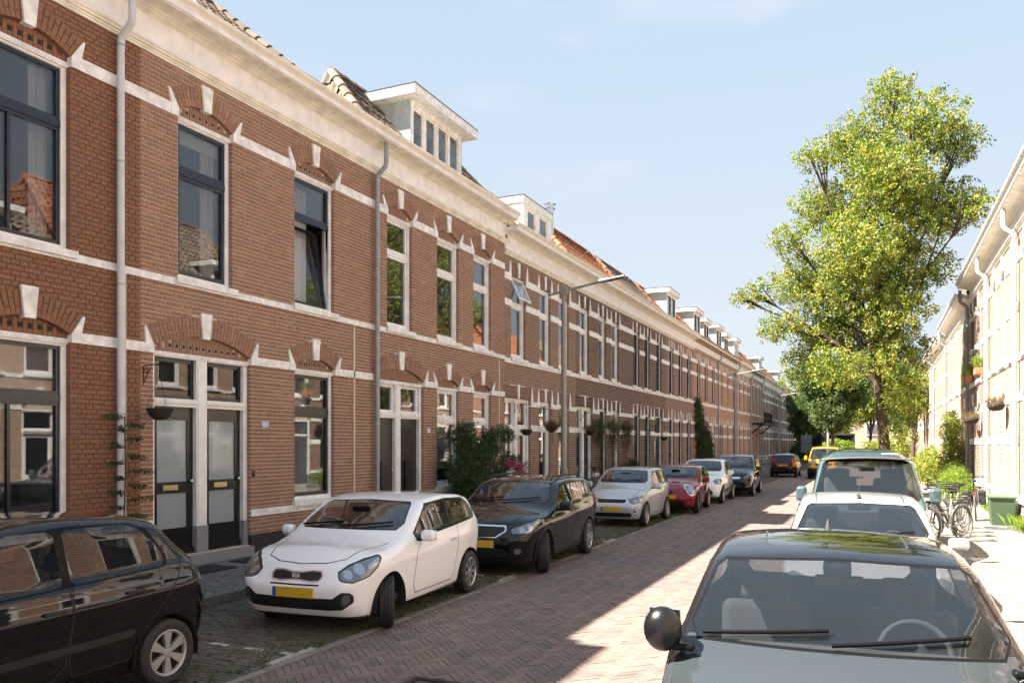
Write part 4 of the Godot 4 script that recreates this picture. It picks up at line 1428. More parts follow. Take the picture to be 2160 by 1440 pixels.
	while s < 60.0:
		sx.append(paver(s + 0.3, EDGE - 0.01 + 0.004 * sin(s * 1.7), 0.0, 0.588, 0.085, 0.004 + rng.randf_range(-0.002, 0.002), 0.08))
		s += 0.6
	pieces(strip, "edging_block", "edging_blocks", brick_mesh(), sx, [Color(0.30, 0.28, 0.23), Color(0.26, 0.24, 0.20), Color(0.34, 0.31, 0.26)], 60, strip.position, func(t): return toned("edging", t, 0.9, "grain", 4.0, 0.3))
	# white bricks that mark the parking bays
	var mk := mat("marking_white", Color(0.62, 0.60, 0.54), 0.8, 0.0, "grain", 6.0)
	var mt := thing("bay_marking", "", "", P(-6, 0, 6), "", "structure")
	for bay in [6.10, 10.95, 15.95]:
		for k in 5:
			var X := -6.95 + 0.44 * k
			part(mt, "white_brick", flat(P(X, -0.04, bay - 0.035), P(X + 0.2, 0.006, bay + 0.035)), mk, -mt.position)
		for k in 3:
			part(mt, "white_brick", flat(P(-5.06, -0.04, bay - 0.36 + 0.215 * k), P(-4.985, 0.006, bay - 0.155 + 0.215 * k)), mk, -mt.position)
	# left pavement
	var pv := thing("left_pavement", "", "", P(-8.5, 0.12, 16), "", "structure")
	part(pv, "bed", flat(P(-9.8, -0.05, 2.6), P(KERB_L - 0.14, 0.108, 37)), joint, -pv.position)
	part(pv, "far_surface", flat(P(-9.8, -0.05, 37), P(KERB_L - 0.14, 0.118, 112)), mat("pave_far", Color(0.20, 0.195, 0.185), 0.9, 0.0, "blotch", 0.7), -pv.position)
	part(pv, "near_surface", flat(P(-9.8, -0.05, -40), P(KERB_L - 0.14, 0.118, 2.6)), mats["pave_far"], -pv.position)
	var tx := []
	for i in 7:
		for j in 114:
			var so := 0.15 if i % 2 else 0.0
			tx.append(paver(2.78 + j * 0.3 + so, -9.69 + 0.15 + i * 0.3, 0.0, 0.296, 0.296, 0.12 + rng.randf_range(-0.0015, 0.0015), 0.04))
	pieces(pv, "paving_tile", "paving_tiles", brick_mesh(), tx, [Color(0.205, 0.20, 0.19), Color(0.19, 0.185, 0.178), Color(0.215, 0.208, 0.195)], 200, pv.position, func(t): return toned("pavetile", t, 0.85, "blotch", 0.9, 0.0))
	kerb(KERB_L - 0.07, -4.0, 110.0, Color(0.24, 0.23, 0.21), "left_kerb")
	# right pavement
	var pr := thing("right_pavement", "", "", P(1.9, 0.12, 22), "", "structure")
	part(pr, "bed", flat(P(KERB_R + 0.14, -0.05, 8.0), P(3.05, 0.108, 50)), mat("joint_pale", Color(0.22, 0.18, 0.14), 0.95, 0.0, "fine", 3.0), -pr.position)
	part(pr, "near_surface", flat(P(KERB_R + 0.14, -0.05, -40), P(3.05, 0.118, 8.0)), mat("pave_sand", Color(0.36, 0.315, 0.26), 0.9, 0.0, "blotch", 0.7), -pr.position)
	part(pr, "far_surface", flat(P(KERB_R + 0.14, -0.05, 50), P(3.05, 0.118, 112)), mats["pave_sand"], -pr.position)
	var rx := []
	for i in 7:
		for j in 139:
			var so := 0.15 if i % 2 else 0.0
			rx.append(paver(8.2 + j * 0.3 + so, 3.0 - 0.15 - i * 0.3, 0.0, 0.293, 0.293, 0.12 + rng.randf_range(-0.002, 0.002), 0.04))
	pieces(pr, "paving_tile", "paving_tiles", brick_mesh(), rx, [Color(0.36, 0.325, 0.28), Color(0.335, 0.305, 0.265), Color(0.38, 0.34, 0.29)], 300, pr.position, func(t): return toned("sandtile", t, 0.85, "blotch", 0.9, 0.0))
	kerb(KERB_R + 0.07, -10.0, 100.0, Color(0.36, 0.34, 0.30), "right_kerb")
	for q in [[-9.42, 8.95, 0.95, "black doormat before the first glazed door of number 151", 0.55], [-9.40, 10.15, 0.95, "black doormat before the second glazed door of number 151", 0.55]]:
		solo("doormat", flat(P(-0.28, 0, -0.4), P(0.28, 0.016, 0.4)), mat("mat_rubber", Color(0.012, 0.012, 0.013), 0.95), q[3], "doormat", P(q[0] + 0.32, 0.122, q[1] + 0.05), "doormats of number 151")
	solo("pavement_hatch", flat(P(-0.3, 0, -0.25), P(0.3, 0.012, 0.25)), mat("hatch_grey", Color(0.10, 0.10, 0.10), 0.7, 0.3), "dark metal hatch in the sunlit pavement by the white downpipe", "hatch", P(2.5, 0.121, 20.6))

func kerb(x: float, s0: float, s1: float, col: Color, called: String) -> void:
	var k := thing(called, "", "", P(x, 0, (s0 + s1) * 0.5), "", "structure")
	var xs := []
	var s := s0
	while s < s1:
		xs.append(paver(s + 0.5, x, 0.0, 0.99, 0.14, 0.122 + rng.randf_range(-0.003, 0.003), 0.2))
		s += 1.0
	pieces(k, "kerbstone", "kerbstones", brick_mesh(), xs, [col, col * 0.9, col * 1.1], 40, k.position, func(t): return toned("kerb", t, 0.9, "grain", 3.0, 0.3))


# ---------- cars ----------
# Local axes of a car: x to its side, y up, z towards its front; u is the distance from the front bumper to the rear.
func curve(pts: Array, lo: float, hi: float, n: int) -> PackedFloat32Array:
	var out := PackedFloat32Array()
	out.resize(n + 1)
	var m := []
	var k := pts.size()
	for i in k:
		if i == 0: m.append((pts[1][1] - pts[0][1]) / (pts[1][0] - pts[0][0]))
		elif i == k - 1: m.append((pts[i][1] - pts[i - 1][1]) / (pts[i][0] - pts[i - 1][0]))
		else:
			var d0: float = (pts[i][1] - pts[i - 1][1]) / (pts[i][0] - pts[i - 1][0])
			var d1: float = (pts[i + 1][1] - pts[i][1]) / (pts[i + 1][0] - pts[i][0])
			var h0: float = pts[i][0] - pts[i - 1][0]
			var h1: float = pts[i + 1][0] - pts[i][0]
			m.append((d0 * h1 + d1 * h0) / (h0 + h1))
	var seg := 0
	for i in n + 1:
		var x := lo + (hi - lo) * i / n
		while seg < k - 2 and x > pts[seg + 1][0]: seg += 1
		var x0: float = pts[seg][0]
		var h: float = pts[seg + 1][0] - x0
		var t := (x - x0) / h
		if t < 0.0: out[i] = pts[0][1] + m[0] * (x - x0) * 0.0
		elif t > 1.0: out[i] = pts[k - 1][1]
		else:
			var t2 := t * t
			var t3 := t2 * t
			out[i] = (2 * t3 - 3 * t2 + 1) * pts[seg][1] + (t3 - 2 * t2 + t) * h * m[seg] + (-2 * t3 + 3 * t2) * pts[seg + 1][1] + (t3 - t2) * h * m[seg + 1]
	return out

var last_body: Body

func nose_u(x: float, y: float) -> float:  # where the front surface of the last car lies
	var lo := -0.1
	var hi := 1.0
	for it in 16:
		var md := (lo + hi) * 0.5
		if last_body.f(md, x, y) < 0.0: hi = md
		else: lo = md
	return hi

class Body:
	var L: float
	var W: float
	var H: float
	var top: PackedFloat32Array   # by u
	var bot: PackedFloat32Array
	var plan: PackedFloat32Array
	var belt: PackedFloat32Array
	var xf: PackedFloat32Array    # by y
	var xr: PackedFloat32Array
	var tumble := 0.30
	var bow := 0.16
	var crown := 0.05
	var kr := 0.07
	var ke := 0.22
	var crease := 0.0
	const N := 240
	func at(a: PackedFloat32Array, t: float) -> float:
		var q := clampf(t, 0.0, 1.0) * N
		var i := int(q)
		if i >= N: return a[N]
		return a[i] + (a[i + 1] - a[i]) * (q - i)
	func f(u: float, x: float, y: float) -> float:
		var q := x / W
		var q2 := q * q
		var us := u - bow * q2 * cos(PI * u / L)
		var t := us / L
		var tp := at(top, t)
		var sl := (at(top, t + 0.01) - at(top, t - 0.01)) / (0.02 * L)
		var a := (y - tp + crown * q2) / sqrt(1.0 + sl * sl)
		var un := u / L
		var bl := at(belt, un)
		var w := at(plan, un)
		if y < bl:
			var d := (bl - y) / (bl - 0.2)
			w *= 1.0 - 0.10 * d * d * d - 0.012 * (1.0 - d) + crease * (exp(-pow((d - 0.22) * 9.0, 2.0)) - exp(-pow((d - 0.62) * 5.0, 2.0)))
		else:
			w = w * 0.988 - (y - bl) * tumble - 0.02 * minf(1.0, (y - bl) * 20.0)
		var c := x - w
		var yn := y / H
		var d2 := at(xf, yn) - u
		var e2 := u - at(xr, yn)
		var m := smax(a, c, kr)
		m = smax(m, d2, ke)
		m = smax(m, e2, ke)
		return smax(m, at(bot, un) - y, 0.05)
	func smax(a: float, b: float, k: float) -> float:
		var h := maxf(k - absf(a - b), 0.0) / k
		return maxf(a, b) + h * h * k * 0.25
	func grad(p: Vector3) -> Vector3:
		var e := 0.004
		var b := f(p.x, p.y, p.z)
		return Vector3(f(p.x + e, p.y, p.z) - b, f(p.x, p.y + e, p.z) - b, f(p.x, p.y, p.z + e) - b).normalized()

# local vectors while shaping are (u, x, y); to the car's axes:
func cv(b: Body, p: Vector3, sg := 1.0) -> Vector3:
	return Vector3(p.y * sg, p.z, b.L * 0.5 - p.x)

func cn(n: Vector3, sg := 1.0) -> Vector3:
	return Vector3(n.y * sg, n.z, -n.x)

func proj2(kind: String, p: Vector3, len_: float) -> Vector2:
	match kind:
		"side": return Vector2(p.x, p.z)
		"front", "rear": return Vector2(p.y, p.z)
		"top": return Vector2(p.x, p.y)
		"diagf": return Vector2((p.x + p.y) * 0.70711, p.z)
		"diagr": return Vector2((len_ - p.x + p.y) * 0.70711, p.z)
	return Vector2.ZERO

func faces(kind: String, n: Vector3) -> bool:
	match kind:
		"side": return n.y > 0.33
		"front": return n.x < -0.16
		"rear": return n.x > 0.16
		"top": return n.z > 0.5
		"diagf": return n.y - n.x > 0.35
		"diagr": return n.y + n.x > 0.35
	return false

func rounded(poly: PackedVector2Array, r: float) -> PackedVector2Array:
	var a := Geometry2D.offset_polygon(poly, -r)
	if a.is_empty(): return poly
	var b := Geometry2D.offset_polygon(a[0], r, Geometry2D.JOIN_ROUND)
	return poly if b.is_empty() else b[0]

func pv(a: Array) -> PackedVector2Array:
	var o := PackedVector2Array()
	for q in a: o.append(Vector2(q[0], q[1]))
	return o

func grown(poly: PackedVector2Array, r: float) -> PackedVector2Array:
	var a := Geometry2D.offset_polygon(poly, r, Geometry2D.JOIN_ROUND)
	return poly if a.is_empty() else a[0]

# cutters: [name, projection, polygon, merged (both halves one part), material, optional lo u, hi u]
func shell(b: Body, cutters: Array, res: float) -> Dictionary:
	var uc := minf(0.62, b.L * 0.17)
	var ncap := int(20 * res)
	var nmid := int((b.L - uc * 2.0) / (0.04 / res))
	var nj := int(44 * res)
	var pos := []
	var nor := []
	for i in ncap + nmid + ncap + 1:
		var al := 0.0
		var uo := 0.0
		if i < ncap:
			al = -PI / 2 * (1.0 - float(i) / ncap)
			uo = uc
		elif i <= ncap + nmid:
			uo = uc + (b.L - uc * 2.0) * (i - ncap) / nmid
		else:
			al = PI / 2 * float(i - ncap - nmid) / ncap
			uo = b.L - uc
		var un := uo / b.L
		var yc := lerpf(b.at(b.bot, un), minf(b.at(b.top, un), b.at(b.belt, un) + 0.08), 0.56)
		var rowp := PackedVector3Array()
		var rown := PackedVector3Array()
		for j in nj + 1:
			var ph := -PI / 2 + PI * j / nj
			var d := Vector3(sin(al), cos(al) * cos(ph), cos(al) * sin(ph))
			var lo := 0.0
			var hi := 2.2
			for it in 15:
				var md := (lo + hi) * 0.5
				if b.f(uo + d.x * md, d.y * md, yc + d.z * md) < 0.0: lo = md
				else: hi = md
			var p := Vector3(uo + d.x * lo, maxf(0.0, d.y * lo), yc + d.z * lo)
			rowp.append(p)
			var g := b.grad(p)
			if j == 0 or j == nj: g.y = 0.0
			rown.append(g.normalized())
		pos.append(rowp)
		nor.append(rown)
	var outp := {}
	for c in cutters:
		c.box = Rect2(c.poly[0], Vector2.ZERO)
		for q in c.poly: c.box = c.box.expand(q)
	for i in pos.size() - 1:
		for j in nj:
			for k in 2:
				var A := [pos[i][j], pos[i + 1][j], pos[i + 1][j + 1]] if k == 0 else [pos[i][j], pos[i + 1][j + 1], pos[i][j + 1]]
				var Nn := [nor[i][j], nor[i + 1][j], nor[i + 1][j + 1]] if k == 0 else [nor[i][j], nor[i + 1][j + 1], nor[i][j + 1]]
				split_tri(A, Nn, cutters, 0, outp, b)
	return outp

func emit(outp: Dictionary, key: String, A: Array, Nn: Array) -> void:
	if not outp.has(key): outp[key] = [PackedVector3Array(), PackedVector3Array()]
	for q in A: outp[key][0].append(q)
	for q in Nn: outp[key][1].append(q)

func split_tri(A: Array, Nn: Array, cutters: Array, from: int, outp: Dictionary, b: Body) -> void:
	if ((A[1] - A[0]) as Vector3).cross(A[2] - A[0]).length_squared() < 1e-14: return
	var nm: Vector3 = (Nn[0] + Nn[1] + Nn[2]).normalized()
	for ci in range(from, cutters.size()):
		var c: Dictionary = cutters[ci]
		if not faces(c.proj, nm): continue
		if c.has("u0") and (A[0].x < c.u0 or A[0].x > c.u1): continue
		var t := PackedVector2Array([proj2(c.proj, A[0], b.L), proj2(c.proj, A[1], b.L), proj2(c.proj, A[2], b.L)])
		var bx := Rect2(t[0], Vector2.ZERO).expand(t[1]).expand(t[2])
		if not c.box.intersects(bx, true): continue
		var ins := 0
		for q in t:
			if Geometry2D.is_point_in_polygon(q, c.poly): ins += 1
		var den := (t[1] - t[0]).cross(t[2] - t[0])
		if absf(den) < 1e-7:
			if ins == 3:
				emit(outp, c.name, A, Nn)
				return
			continue
		var inside := Geometry2D.intersect_polygons(t, c.poly)
		if inside.is_empty(): continue
		var outside := Geometry2D.clip_polygons(t, c.poly)
		for set_ in [[inside, true], [outside, false]]:
			for pl in set_[0]:
				if Geometry2D.is_polygon_clockwise(pl) and set_[0].size() > 1: continue
				var idx := Geometry2D.triangulate_polygon(pl)
				for i in range(0, idx.size(), 3):
					var a2 := []
					var n2 := []
					for w in 3:
						var q: Vector2 = pl[idx[i + w]]
						var w1 := (q - t[0]).cross(t[2] - t[0]) / den
						var w2 := (t[1] - t[0]).cross(q - t[0]) / den
						var w0 := 1.0 - w1 - w2
						a2.append(A[0] * w0 + A[1] * w1 + A[2] * w2)
						n2.append((Nn[0] * w0 + Nn[1] * w1 + Nn[2] * w2).normalized())
					if set_[1]: emit(outp, c.name, a2, n2)
					else: split_tri(a2, n2, cutters, ci + 1, outp, b)
		return
	emit(outp, "body", A, Nn)

func shell_mb(b: Body, data: Array, sides: Array, lift := 0.0) -> MB:
	var mb := MB.new()
	var vs: PackedVector3Array = data[0]
	var ns: PackedVector3Array = data[1]
	for sg in sides:
		for i in range(0, vs.size(), 3):
			var n0 := cn(ns[i], sg)
			var n1 := cn(ns[i + 1], sg)
			var n2 := cn(ns[i + 2], sg)
			mb.ntri(cv(b, vs[i], sg) + n0 * lift, cv(b, vs[i + 1], sg) + n1 * lift, cv(b, vs[i + 2], sg) + n2 * lift, n0, n1, n2)
	return mb

func paint(key: String, col: Color, metal := 0.0) -> StandardMaterial3D:
	var m := mat(key, col, 0.10 if metal < 0.3 else 0.28, metal, "", 1.0, 0.0, 1.0)
	m.metallic_specular = 0.12
	return m

var RIMS := {}
var TYRE: ArrayMesh

func wheel_into(car_: Node3D, at: Vector3, r: float, rim: String, steer: float, outward: float) -> void:
	var w := sub(car_, "wheel", at)
	w.rotation.y = steer
	var tw := r * 0.62
	var key := "tyre%d" % int(r * 1000)
	if not RIMS.has(key):
		var t := MB.new()
		var ax := Transform3D(Basis(Vector3(0, 1, 0), Vector3(1, 0, 0), Vector3(0, 0, -1)), Vector3.ZERO)
		t.lathe(PackedVector2Array([Vector2(r * 0.66, -tw * 0.40), Vector2(r * 0.72, -tw * 0.48), Vector2(r * 0.85, -tw * 0.5), Vector2(r * 0.95, -tw * 0.44), Vector2(r * 0.99, -tw * 0.36), Vector2(r, -tw * 0.2), Vector2(r, -tw * 0.14), Vector2(r * 0.978, -tw * 0.13), Vector2(r * 0.978, -tw * 0.08), Vector2(r, -tw * 0.07), Vector2(r, tw * 0.07), Vector2(r * 0.978, tw * 0.08), Vector2(r * 0.978, tw * 0.13), Vector2(r, tw * 0.14), Vector2(r, tw * 0.2), Vector2(r * 0.99, tw * 0.36), Vector2(r * 0.95, tw * 0.44), Vector2(r * 0.85, tw * 0.5), Vector2(r * 0.72, tw * 0.48), Vector2(r * 0.66, tw * 0.40)]), ax, 36)
		RIMS[key] = t.mesh()
	part(w, "tyre", RIMS[key], mat("tyre_rubber", Color(0.017, 0.017, 0.018), 0.75))
	var rk := "%s%d" % [rim, int(r * 1000)]
	if not RIMS.has(rk):
		var d := MB.new()   # dark dish
		var ax2 := Transform3D(Basis(Vector3(0, 1, 0), Vector3(1, 0, 0), Vector3(0, 0, -1)), Vector3.ZERO)
		d.lathe(PackedVector2Array([Vector2(0.0, tw * 0.05), Vector2(r * 0.6, tw * 0.05), Vector2(r * 0.66, tw * 0.1)]), ax2, 24)
		RIMS[rk + "d"] = d.mesh()
		var m := MB.new()
		m.lathe(PackedVector2Array([Vector2(r * 0.60, tw * 0.26), Vector2(r * 0.615, tw * 0.40), Vector2(r * 0.66, tw * 0.45), Vector2(r * 0.69, tw * 0.44), Vector2(r * 0.68, tw * 0.38)]), ax2, 32)
		m.lathe(PackedVector2Array([Vector2(0.0, tw * 0.40), Vector2(r * 0.10, tw * 0.395), Vector2(r * 0.15, tw * 0.34), Vector2(r * 0.16, tw * 0.1)]), ax2, 18)
		var n := 5
		var dbl := 1
		var sw := 0.16
		if rim == "cap6": n = 6; sw = 0.30
		if rim == "multi8": n = 8; sw = 0.17
		if rim == "double5": n = 5; dbl = 2; sw = 0.10
		if rim == "multi10": n = 10; sw = 0.11
		for i in n:
			for k in dbl:
				var a := TAU * (i + (0.0 if dbl == 1 else (k - 0.5) * 0.34)) / n
				var s := Vector3(0, cos(a), sin(a))
				var tn := Vector3(0, -sin(a), cos(a))
				var o := Vector3(1, 0, 0)
				var r0 := r * 0.12
				var r1 := r * 0.64
				var w0 := r * sw * 0.75
				var w1 := r * sw
				if rim == "cap6": w0 = r * 0.13; w1 = r * 0.30
				var p := [s * r0 - tn * w0 * 0.5, s * r1 - tn * w1 * 0.5, s * r1 + tn * w1 * 0.5, s * r0 + tn * w0 * 0.5]
				var f := []
				for q in p: f.append(q + o * tw * 0.37)
				f[1] += o * tw * 0.03
				f[2] += o * tw * 0.03
				var bk := []
				for q in p: bk.append(q + o * tw * 0.22)
				for fc in [[f[0], f[1], f[2], f[3]], [f[0], bk[0], bk[1], f[1]], [f[3], f[2], bk[2], bk[3]]]:
					var nn: Vector3 = (fc[1] - fc[0]).cross(fc[3] - fc[0]).normalized()
					if nn.dot(o) < -0.01: nn = -nn
					m.nquad(fc[0], fc[1], fc[2], fc[3], nn, nn, nn, nn)
		RIMS[rk] = m.mesh()
	var col: Color = Color(0.45, 0.45, 0.46)
	var rm := mat("rim_silver", col, 0.3, 0.85)
	if rim == "cap6": rm = mat("wheel_cap", Color(0.36, 0.355, 0.35), 0.4, 0.45)
	var turn := Basis() if outward > 0 else Basis(Vector3.UP, PI)
	var a1 := part(w, "rim", RIMS[rk], rm)
	a1.basis = turn
	var a2 := part(a1, "brake_dish", RIMS[rk + "d"], mat("brake_dark", Color(0.03, 0.028, 0.027), 0.7, 0.3))

func seat_into(mb: MB, at: Vector3, w := 0.46) -> void:
	mb.rbox(at + Vector3(0, 0.10, 0.05), Vector3(w, 0.16, 0.48), 0.05)
	mb.rbox(at + Vector3(0, 0.42, -0.22), Vector3(w * 0.96, 0.62, 0.14), 0.06, Basis(Vector3(1, 0, 0), -0.22))
	mb.rbox(at + Vector3(0, 0.80, -0.31), Vector3(w * 0.55, 0.17, 0.10), 0.045, Basis(Vector3(1, 0, 0), -0.18))

# spec -> a car at the ground point `at` (middle of its length), turned by yaw; it faces +z at yaw 0
func car(sp: Dictionary, at: Vector3, yaw: float) -> Node3D:
	var b := Body.new()
	b.L = sp.L
	b.W = sp.W
	b.H = sp.H
	b.top = curve(sp.top, 0.0, b.L, Body.N)
	b.bot = curve(sp.get("bot", [[0.0, 0.30], [0.25, 0.2], [0.6, 0.17], [b.L * 0.5, 0.17], [b.L - 0.6, 0.2], [b.L - 0.2, 0.27], [b.L, 0.36]]), 0.0, b.L, Body.N)
	b.plan = curve(sp.plan, 0.0, b.L, Body.N)
	b.belt = curve(sp.belt, 0.0, b.L, Body.N)
	b.xf = curve(sp.xf, 0.0, b.H, Body.N)
	b.xr = curve(sp.xr, 0.0, b.H, Body.N)
	for k in ["tumble", "bow", "crown", "kr", "ke", "crease"]:
		if sp.has(k): b.set(k, sp[k])
	var r: float = sp.r
	var uf: float = sp.uf
	var ur: float = sp.ur
	var cut := []
	for uw in [uf, ur]:
		var circ := PackedVector2Array()
		for i in 28:
			var a := TAU * i / 28
			circ.append(Vector2(uw + cos(a) * (r + 0.045), r + sin(a) * (r + 0.05)))
		cut.append({"name": "void", "proj": "side", "poly": circ})
		if sp.has("cladding"):
			cut.append({"name": "wheel_arch_trim", "proj": "side", "poly": grown(circ, 0.05), "merge": false, "mat": mat("black_plastic", Color(0.012, 0.012, 0.013), 0.6)})
	var gl: Material = glass("car_glass", Color(0.02, 0.025, 0.028), 0.18)
	var trim := mat("car_trim", Color(0.007, 0.007, 0.008), 0.3)
	trim.metallic_specular = 0.22
	var seam := mat("car_seam", Color(0.008, 0.008, 0.008), 0.9)
	var wins := []
	for q in sp.get("side_windows", []):
		wins.append(rounded(pv(q), 0.03))
	for q in wins:
		cut.append({"name": "side_window_%d" % cut.size(), "as": "side_window", "proj": "side", "poly": q, "mat": glass("side_glass", Color(0.008, 0.010, 0.011), 0.5), "u0": 0.5, "u1": b.L})
	if sp.has("dlo"):
		cut.append({"name": "window_surround", "proj": "side", "poly": rounded(pv(sp.dlo), 0.04), "mat": trim, "u0": 0.5, "u1": b.L})
	var ws := rounded(pv(sp.screen), 0.05)
	cut.append({"name": "windscreen", "proj": "front", "poly": grown(ws, -0.011), "merge": true, "mat": gl, "u0": 0.5, "u1": b.L * 0.62})
	cut.append({"name": "windscreen_border", "proj": "front", "poly": ws, "merge": true, "mat": trim, "u0": 0.5, "u1": b.L * 0.62})
	if sp.has("rear_screen"):
		var rs := rounded(pv(sp.rear_screen), 0.05)
		cut.append({"name": "rear_window", "proj": "rear", "poly": rs, "merge": true, "mat": glass("rear_glass", Color(0.01, 0.012, 0.014), 0.72), "u0": b.L * 0.6, "u1": b.L + 1})
	for q in sp.get("cuts", []):
		var d := {"name": q[0], "as": q[0].rstrip("0123456789").trim_suffix("_"), "proj": q[1], "poly": (rounded(pv(q[2]), q[5]) if q.size() > 5 else pv(q[2])), "merge": q[4], "mat": q[3]}
		cut.append(d)
	for q in sp.get("seams", []):
		var pts := pv(q[1])
		for pl in Geometry2D.offset_polyline(pts, 0.006, Geometry2D.JOIN_MITER, Geometry2D.END_SQUARE):
			if not Geometry2D.is_polygon_clockwise(pl):
				cut.append({"name": "panel_gap_%d" % cut.size(), "as": "panel_gap", "proj": q[0], "poly": pl, "merge": q[0] == "top", "mat": seam})
	var data := shell(b, cut, sp.get("res", 1.0))
	last_body = b
	var node := thing(sp.called, sp.label, sp.get("category", "car"), at, sp.get("group", ""))
	node.rotation.y = yaw
	var pt: Material = sp.paint
	part(node, "body", shell_mb(b, data.body, [1.0, -1.0]), pt)
	var done := {}
	for c in cut:
		if c.name == "void" or done.has(c.name) or not data.has(c.name): continue
		done[c.name] = true
		if c.name == "windscreen":
			part(node, "windscreen_inner", shell_mb(b, data[c.name], [1.0, -1.0], -0.006), c.mat)
		var nm: String = c.get("as", c.name)
		var was := node.get_child_count()
		if c.get("merge", false):
			part(node, nm, shell_mb(b, data[c.name], [1.0, -1.0]), c.mat)
		else:
			part(node, nm, shell_mb(b, data[c.name], [1.0]), c.mat)
			part(node, nm, shell_mb(b, data[c.name], [-1.0]), c.mat)
		if nm in ["panel_gap", "side_pillar"]:
			for w in range(was, node.get_child_count()): node.get_child(w).set_meta("kind", "stuff")
	# wheels and wheel wells
	var track: float = sp.get("track", b.W - r * 0.33)
	var dark := mat("wheel_well", Color(0.01, 0.01, 0.01), 0.95)
	for uw in [uf, ur]:
		for sg in [-1.0, 1.0]:
			var well := MB.new()
			var rr := r + 0.043
			for i in 20:
				var a := -0.25 + (PI + 0.5) * i / 20
				var a2 := -0.25 + (PI + 0.5) * (i + 1) / 20
				var xo := track + r * 0.26
				var p := [Vector3(sg * xo, r + sin(a) * rr, b.L * 0.5 - uw + cos(a) * rr), Vector3(sg * xo, r + sin(a2) * rr, b.L * 0.5 - uw + cos(a2) * rr)]
				var q := [p[0] - Vector3(sg * (r * 0.9), 0, 0), p[1] - Vector3(sg * (r * 0.9), 0, 0)]
				well.quad(p[0], p[1], q[1], q[0])
				well.tri(q[0], q[1], Vector3(sg * (xo - r * 0.9), r, b.L * 0.5 - uw))
			part(node, "wheel_well", well, dark)
			var st: float = sp.get("steer", 0.0) if uw == uf else 0.0
			wheel_into(node, Vector3(sg * track, r, b.L * 0.5 - uw), r, sp.rim, st, sg)
	# cabin
	if sp.get("cabin", true):
		var ic := MB.new()
		var us: float = sp.get("seat_u", b.L * 0.47)
		var sy: float = sp.get("seat_y", 0.36)
		var cabm := mat("cabin_grey", Color(0.035, 0.036, 0.038), 0.85)
		var fl := MB.new()
		fl.rbox(Vector3(0, 0.28, b.L * 0.5 - b.L * 0.56), Vector3(b.W * 1.7, 0.1, b.L * 0.62), 0.03)
		part(node, "cabin_floor", fl, cabm)
		var da := MB.new()
		var du: float = sp.get("cowl_u", b.L * 0.2) + 0.36
		var dy: float = sp.get("cowl_y", 1.05) - 0.15
		da.rbox(Vector3(0, dy, b.L * 0.5 - du), Vector3(b.W * 1.55, 0.22, 0.5), 0.08)
		part(node, "dashboard", da, cabm)
		for sx in [-0.36, 0.36]:
			var se := MB.new()
			seat_into(se, Vector3(sx * b.W / 0.8, sy, b.L * 0.5 - us), 0.5 * b.W / 0.8)
			part(node, "seat", se, sp.get("seat_mat", mat("seat_cloth", Color(0.032, 0.034, 0.037), 0.9)))
		var rb := MB.new()
		rb.rbox(Vector3(0, sy + 0.25, b.L * 0.5 - us - 0.95), Vector3(b.W * 1.4, 0.62, 0.16), 0.06, Basis(Vector3(1, 0, 0), -0.25))
		part(node, "rear_bench", rb, mats.get("seat_cloth", cabm))
		var swm := MB.new()
		var sc := Vector3(0.36 * b.W / 0.8, dy + 0.06, b.L * 0.5 - du - 0.36)
		var ring_pts := []
		for i in 21:
			var a := TAU * i / 20
			ring_pts.append(sc + Basis(Vector3(1, 0, 0), -0.45) * Vector3(cos(a) * 0.17, sin(a) * 0.17, 0))
		swm.tube(ring_pts, 0.016, 6, false)
		swm.ball(sc, Vector3(0.07, 0.06, 0.03), 10, 6)
		part(node, "steering_wheel", swm, cabm)
		var mir := MB.new()
		mir.rbox(Vector3(0, sp.get("mirror_y", b.H - 0.17), b.L * 0.5 - sp.get("mirror_u", b.L * 0.40)), Vector3(0.24, 0.07, 0.04), 0.018)
		part(node, "rear_view_mirror", mir, trim)
	# door mirrors
	var mu: float = sp.get("dm_u", b.L * 0.31)
	var my: float = sp.get("dm_y", b.at(b.belt, mu / b.L) + 0.06)
	var ms: Vector3 = sp.get("dm_size", Vector3(0.20, 0.15, 0.10))
	for sg in [-1.0, 1.0]:
		var wx: float = b.at(b.plan, mu / b.L) + sp.get("dm_out", 0.03) + ms.x * 0.5
		var mb := MB.new()
		if sp.get("dm_round", false): mb.ball(Vector3(sg * wx, my, b.L * 0.5 - mu), ms * 0.5, 20, 12)
		else: mb.rbox(Vector3(sg * wx, my, b.L * 0.5 - mu), ms, minf(ms.x, minf(ms.y, ms.z)) * 0.45, Basis(Vector3.UP, sg * 0.2))
		var dm := part(node, "door_mirror", mb, sp.get("dm_mat", pt))
		var arm := MB.new()
		arm.rbox(Vector3(sg * (wx - ms.x * 0.5), my - ms.y * 0.36, b.L * 0.5 - mu), Vector3(0.12, 0.035, 0.06), 0.015)
		part(dm, "mirror_arm", arm, trim)
		var mg := MB.new()
		mg.rbox(Vector3(sg * wx, my, b.L * 0.5 - mu - ms.z * 0.49), Vector3(ms.x * 0.86, ms.y * 0.8, 0.008), 0.004, Basis(Vector3.UP, sg * 0.2))
		part(dm, "mirror_glass", mg, mats["chrome"])
	# handles
	for hq in sp.get("handles", []):
		for sg in [-1.0, 1.0]:
			var x := 0.0
			var lo := 0.2
			var hi := 1.2
			for it in 14:
				var md := (lo + hi) * 0.5
				if b.f(hq[0], md, hq[1]) < 0.0: lo = md
				else: hi = md
			x = lo
			var hb := MB.new()
			hb.rbox(Vector3(sg * (x + 0.012), hq[1], b.L * 0.5 - hq[0]), Vector3(0.03, 0.028, 0.17), 0.012)
			part(node, "door_handle", hb, sp.get("handle_mat", pt))
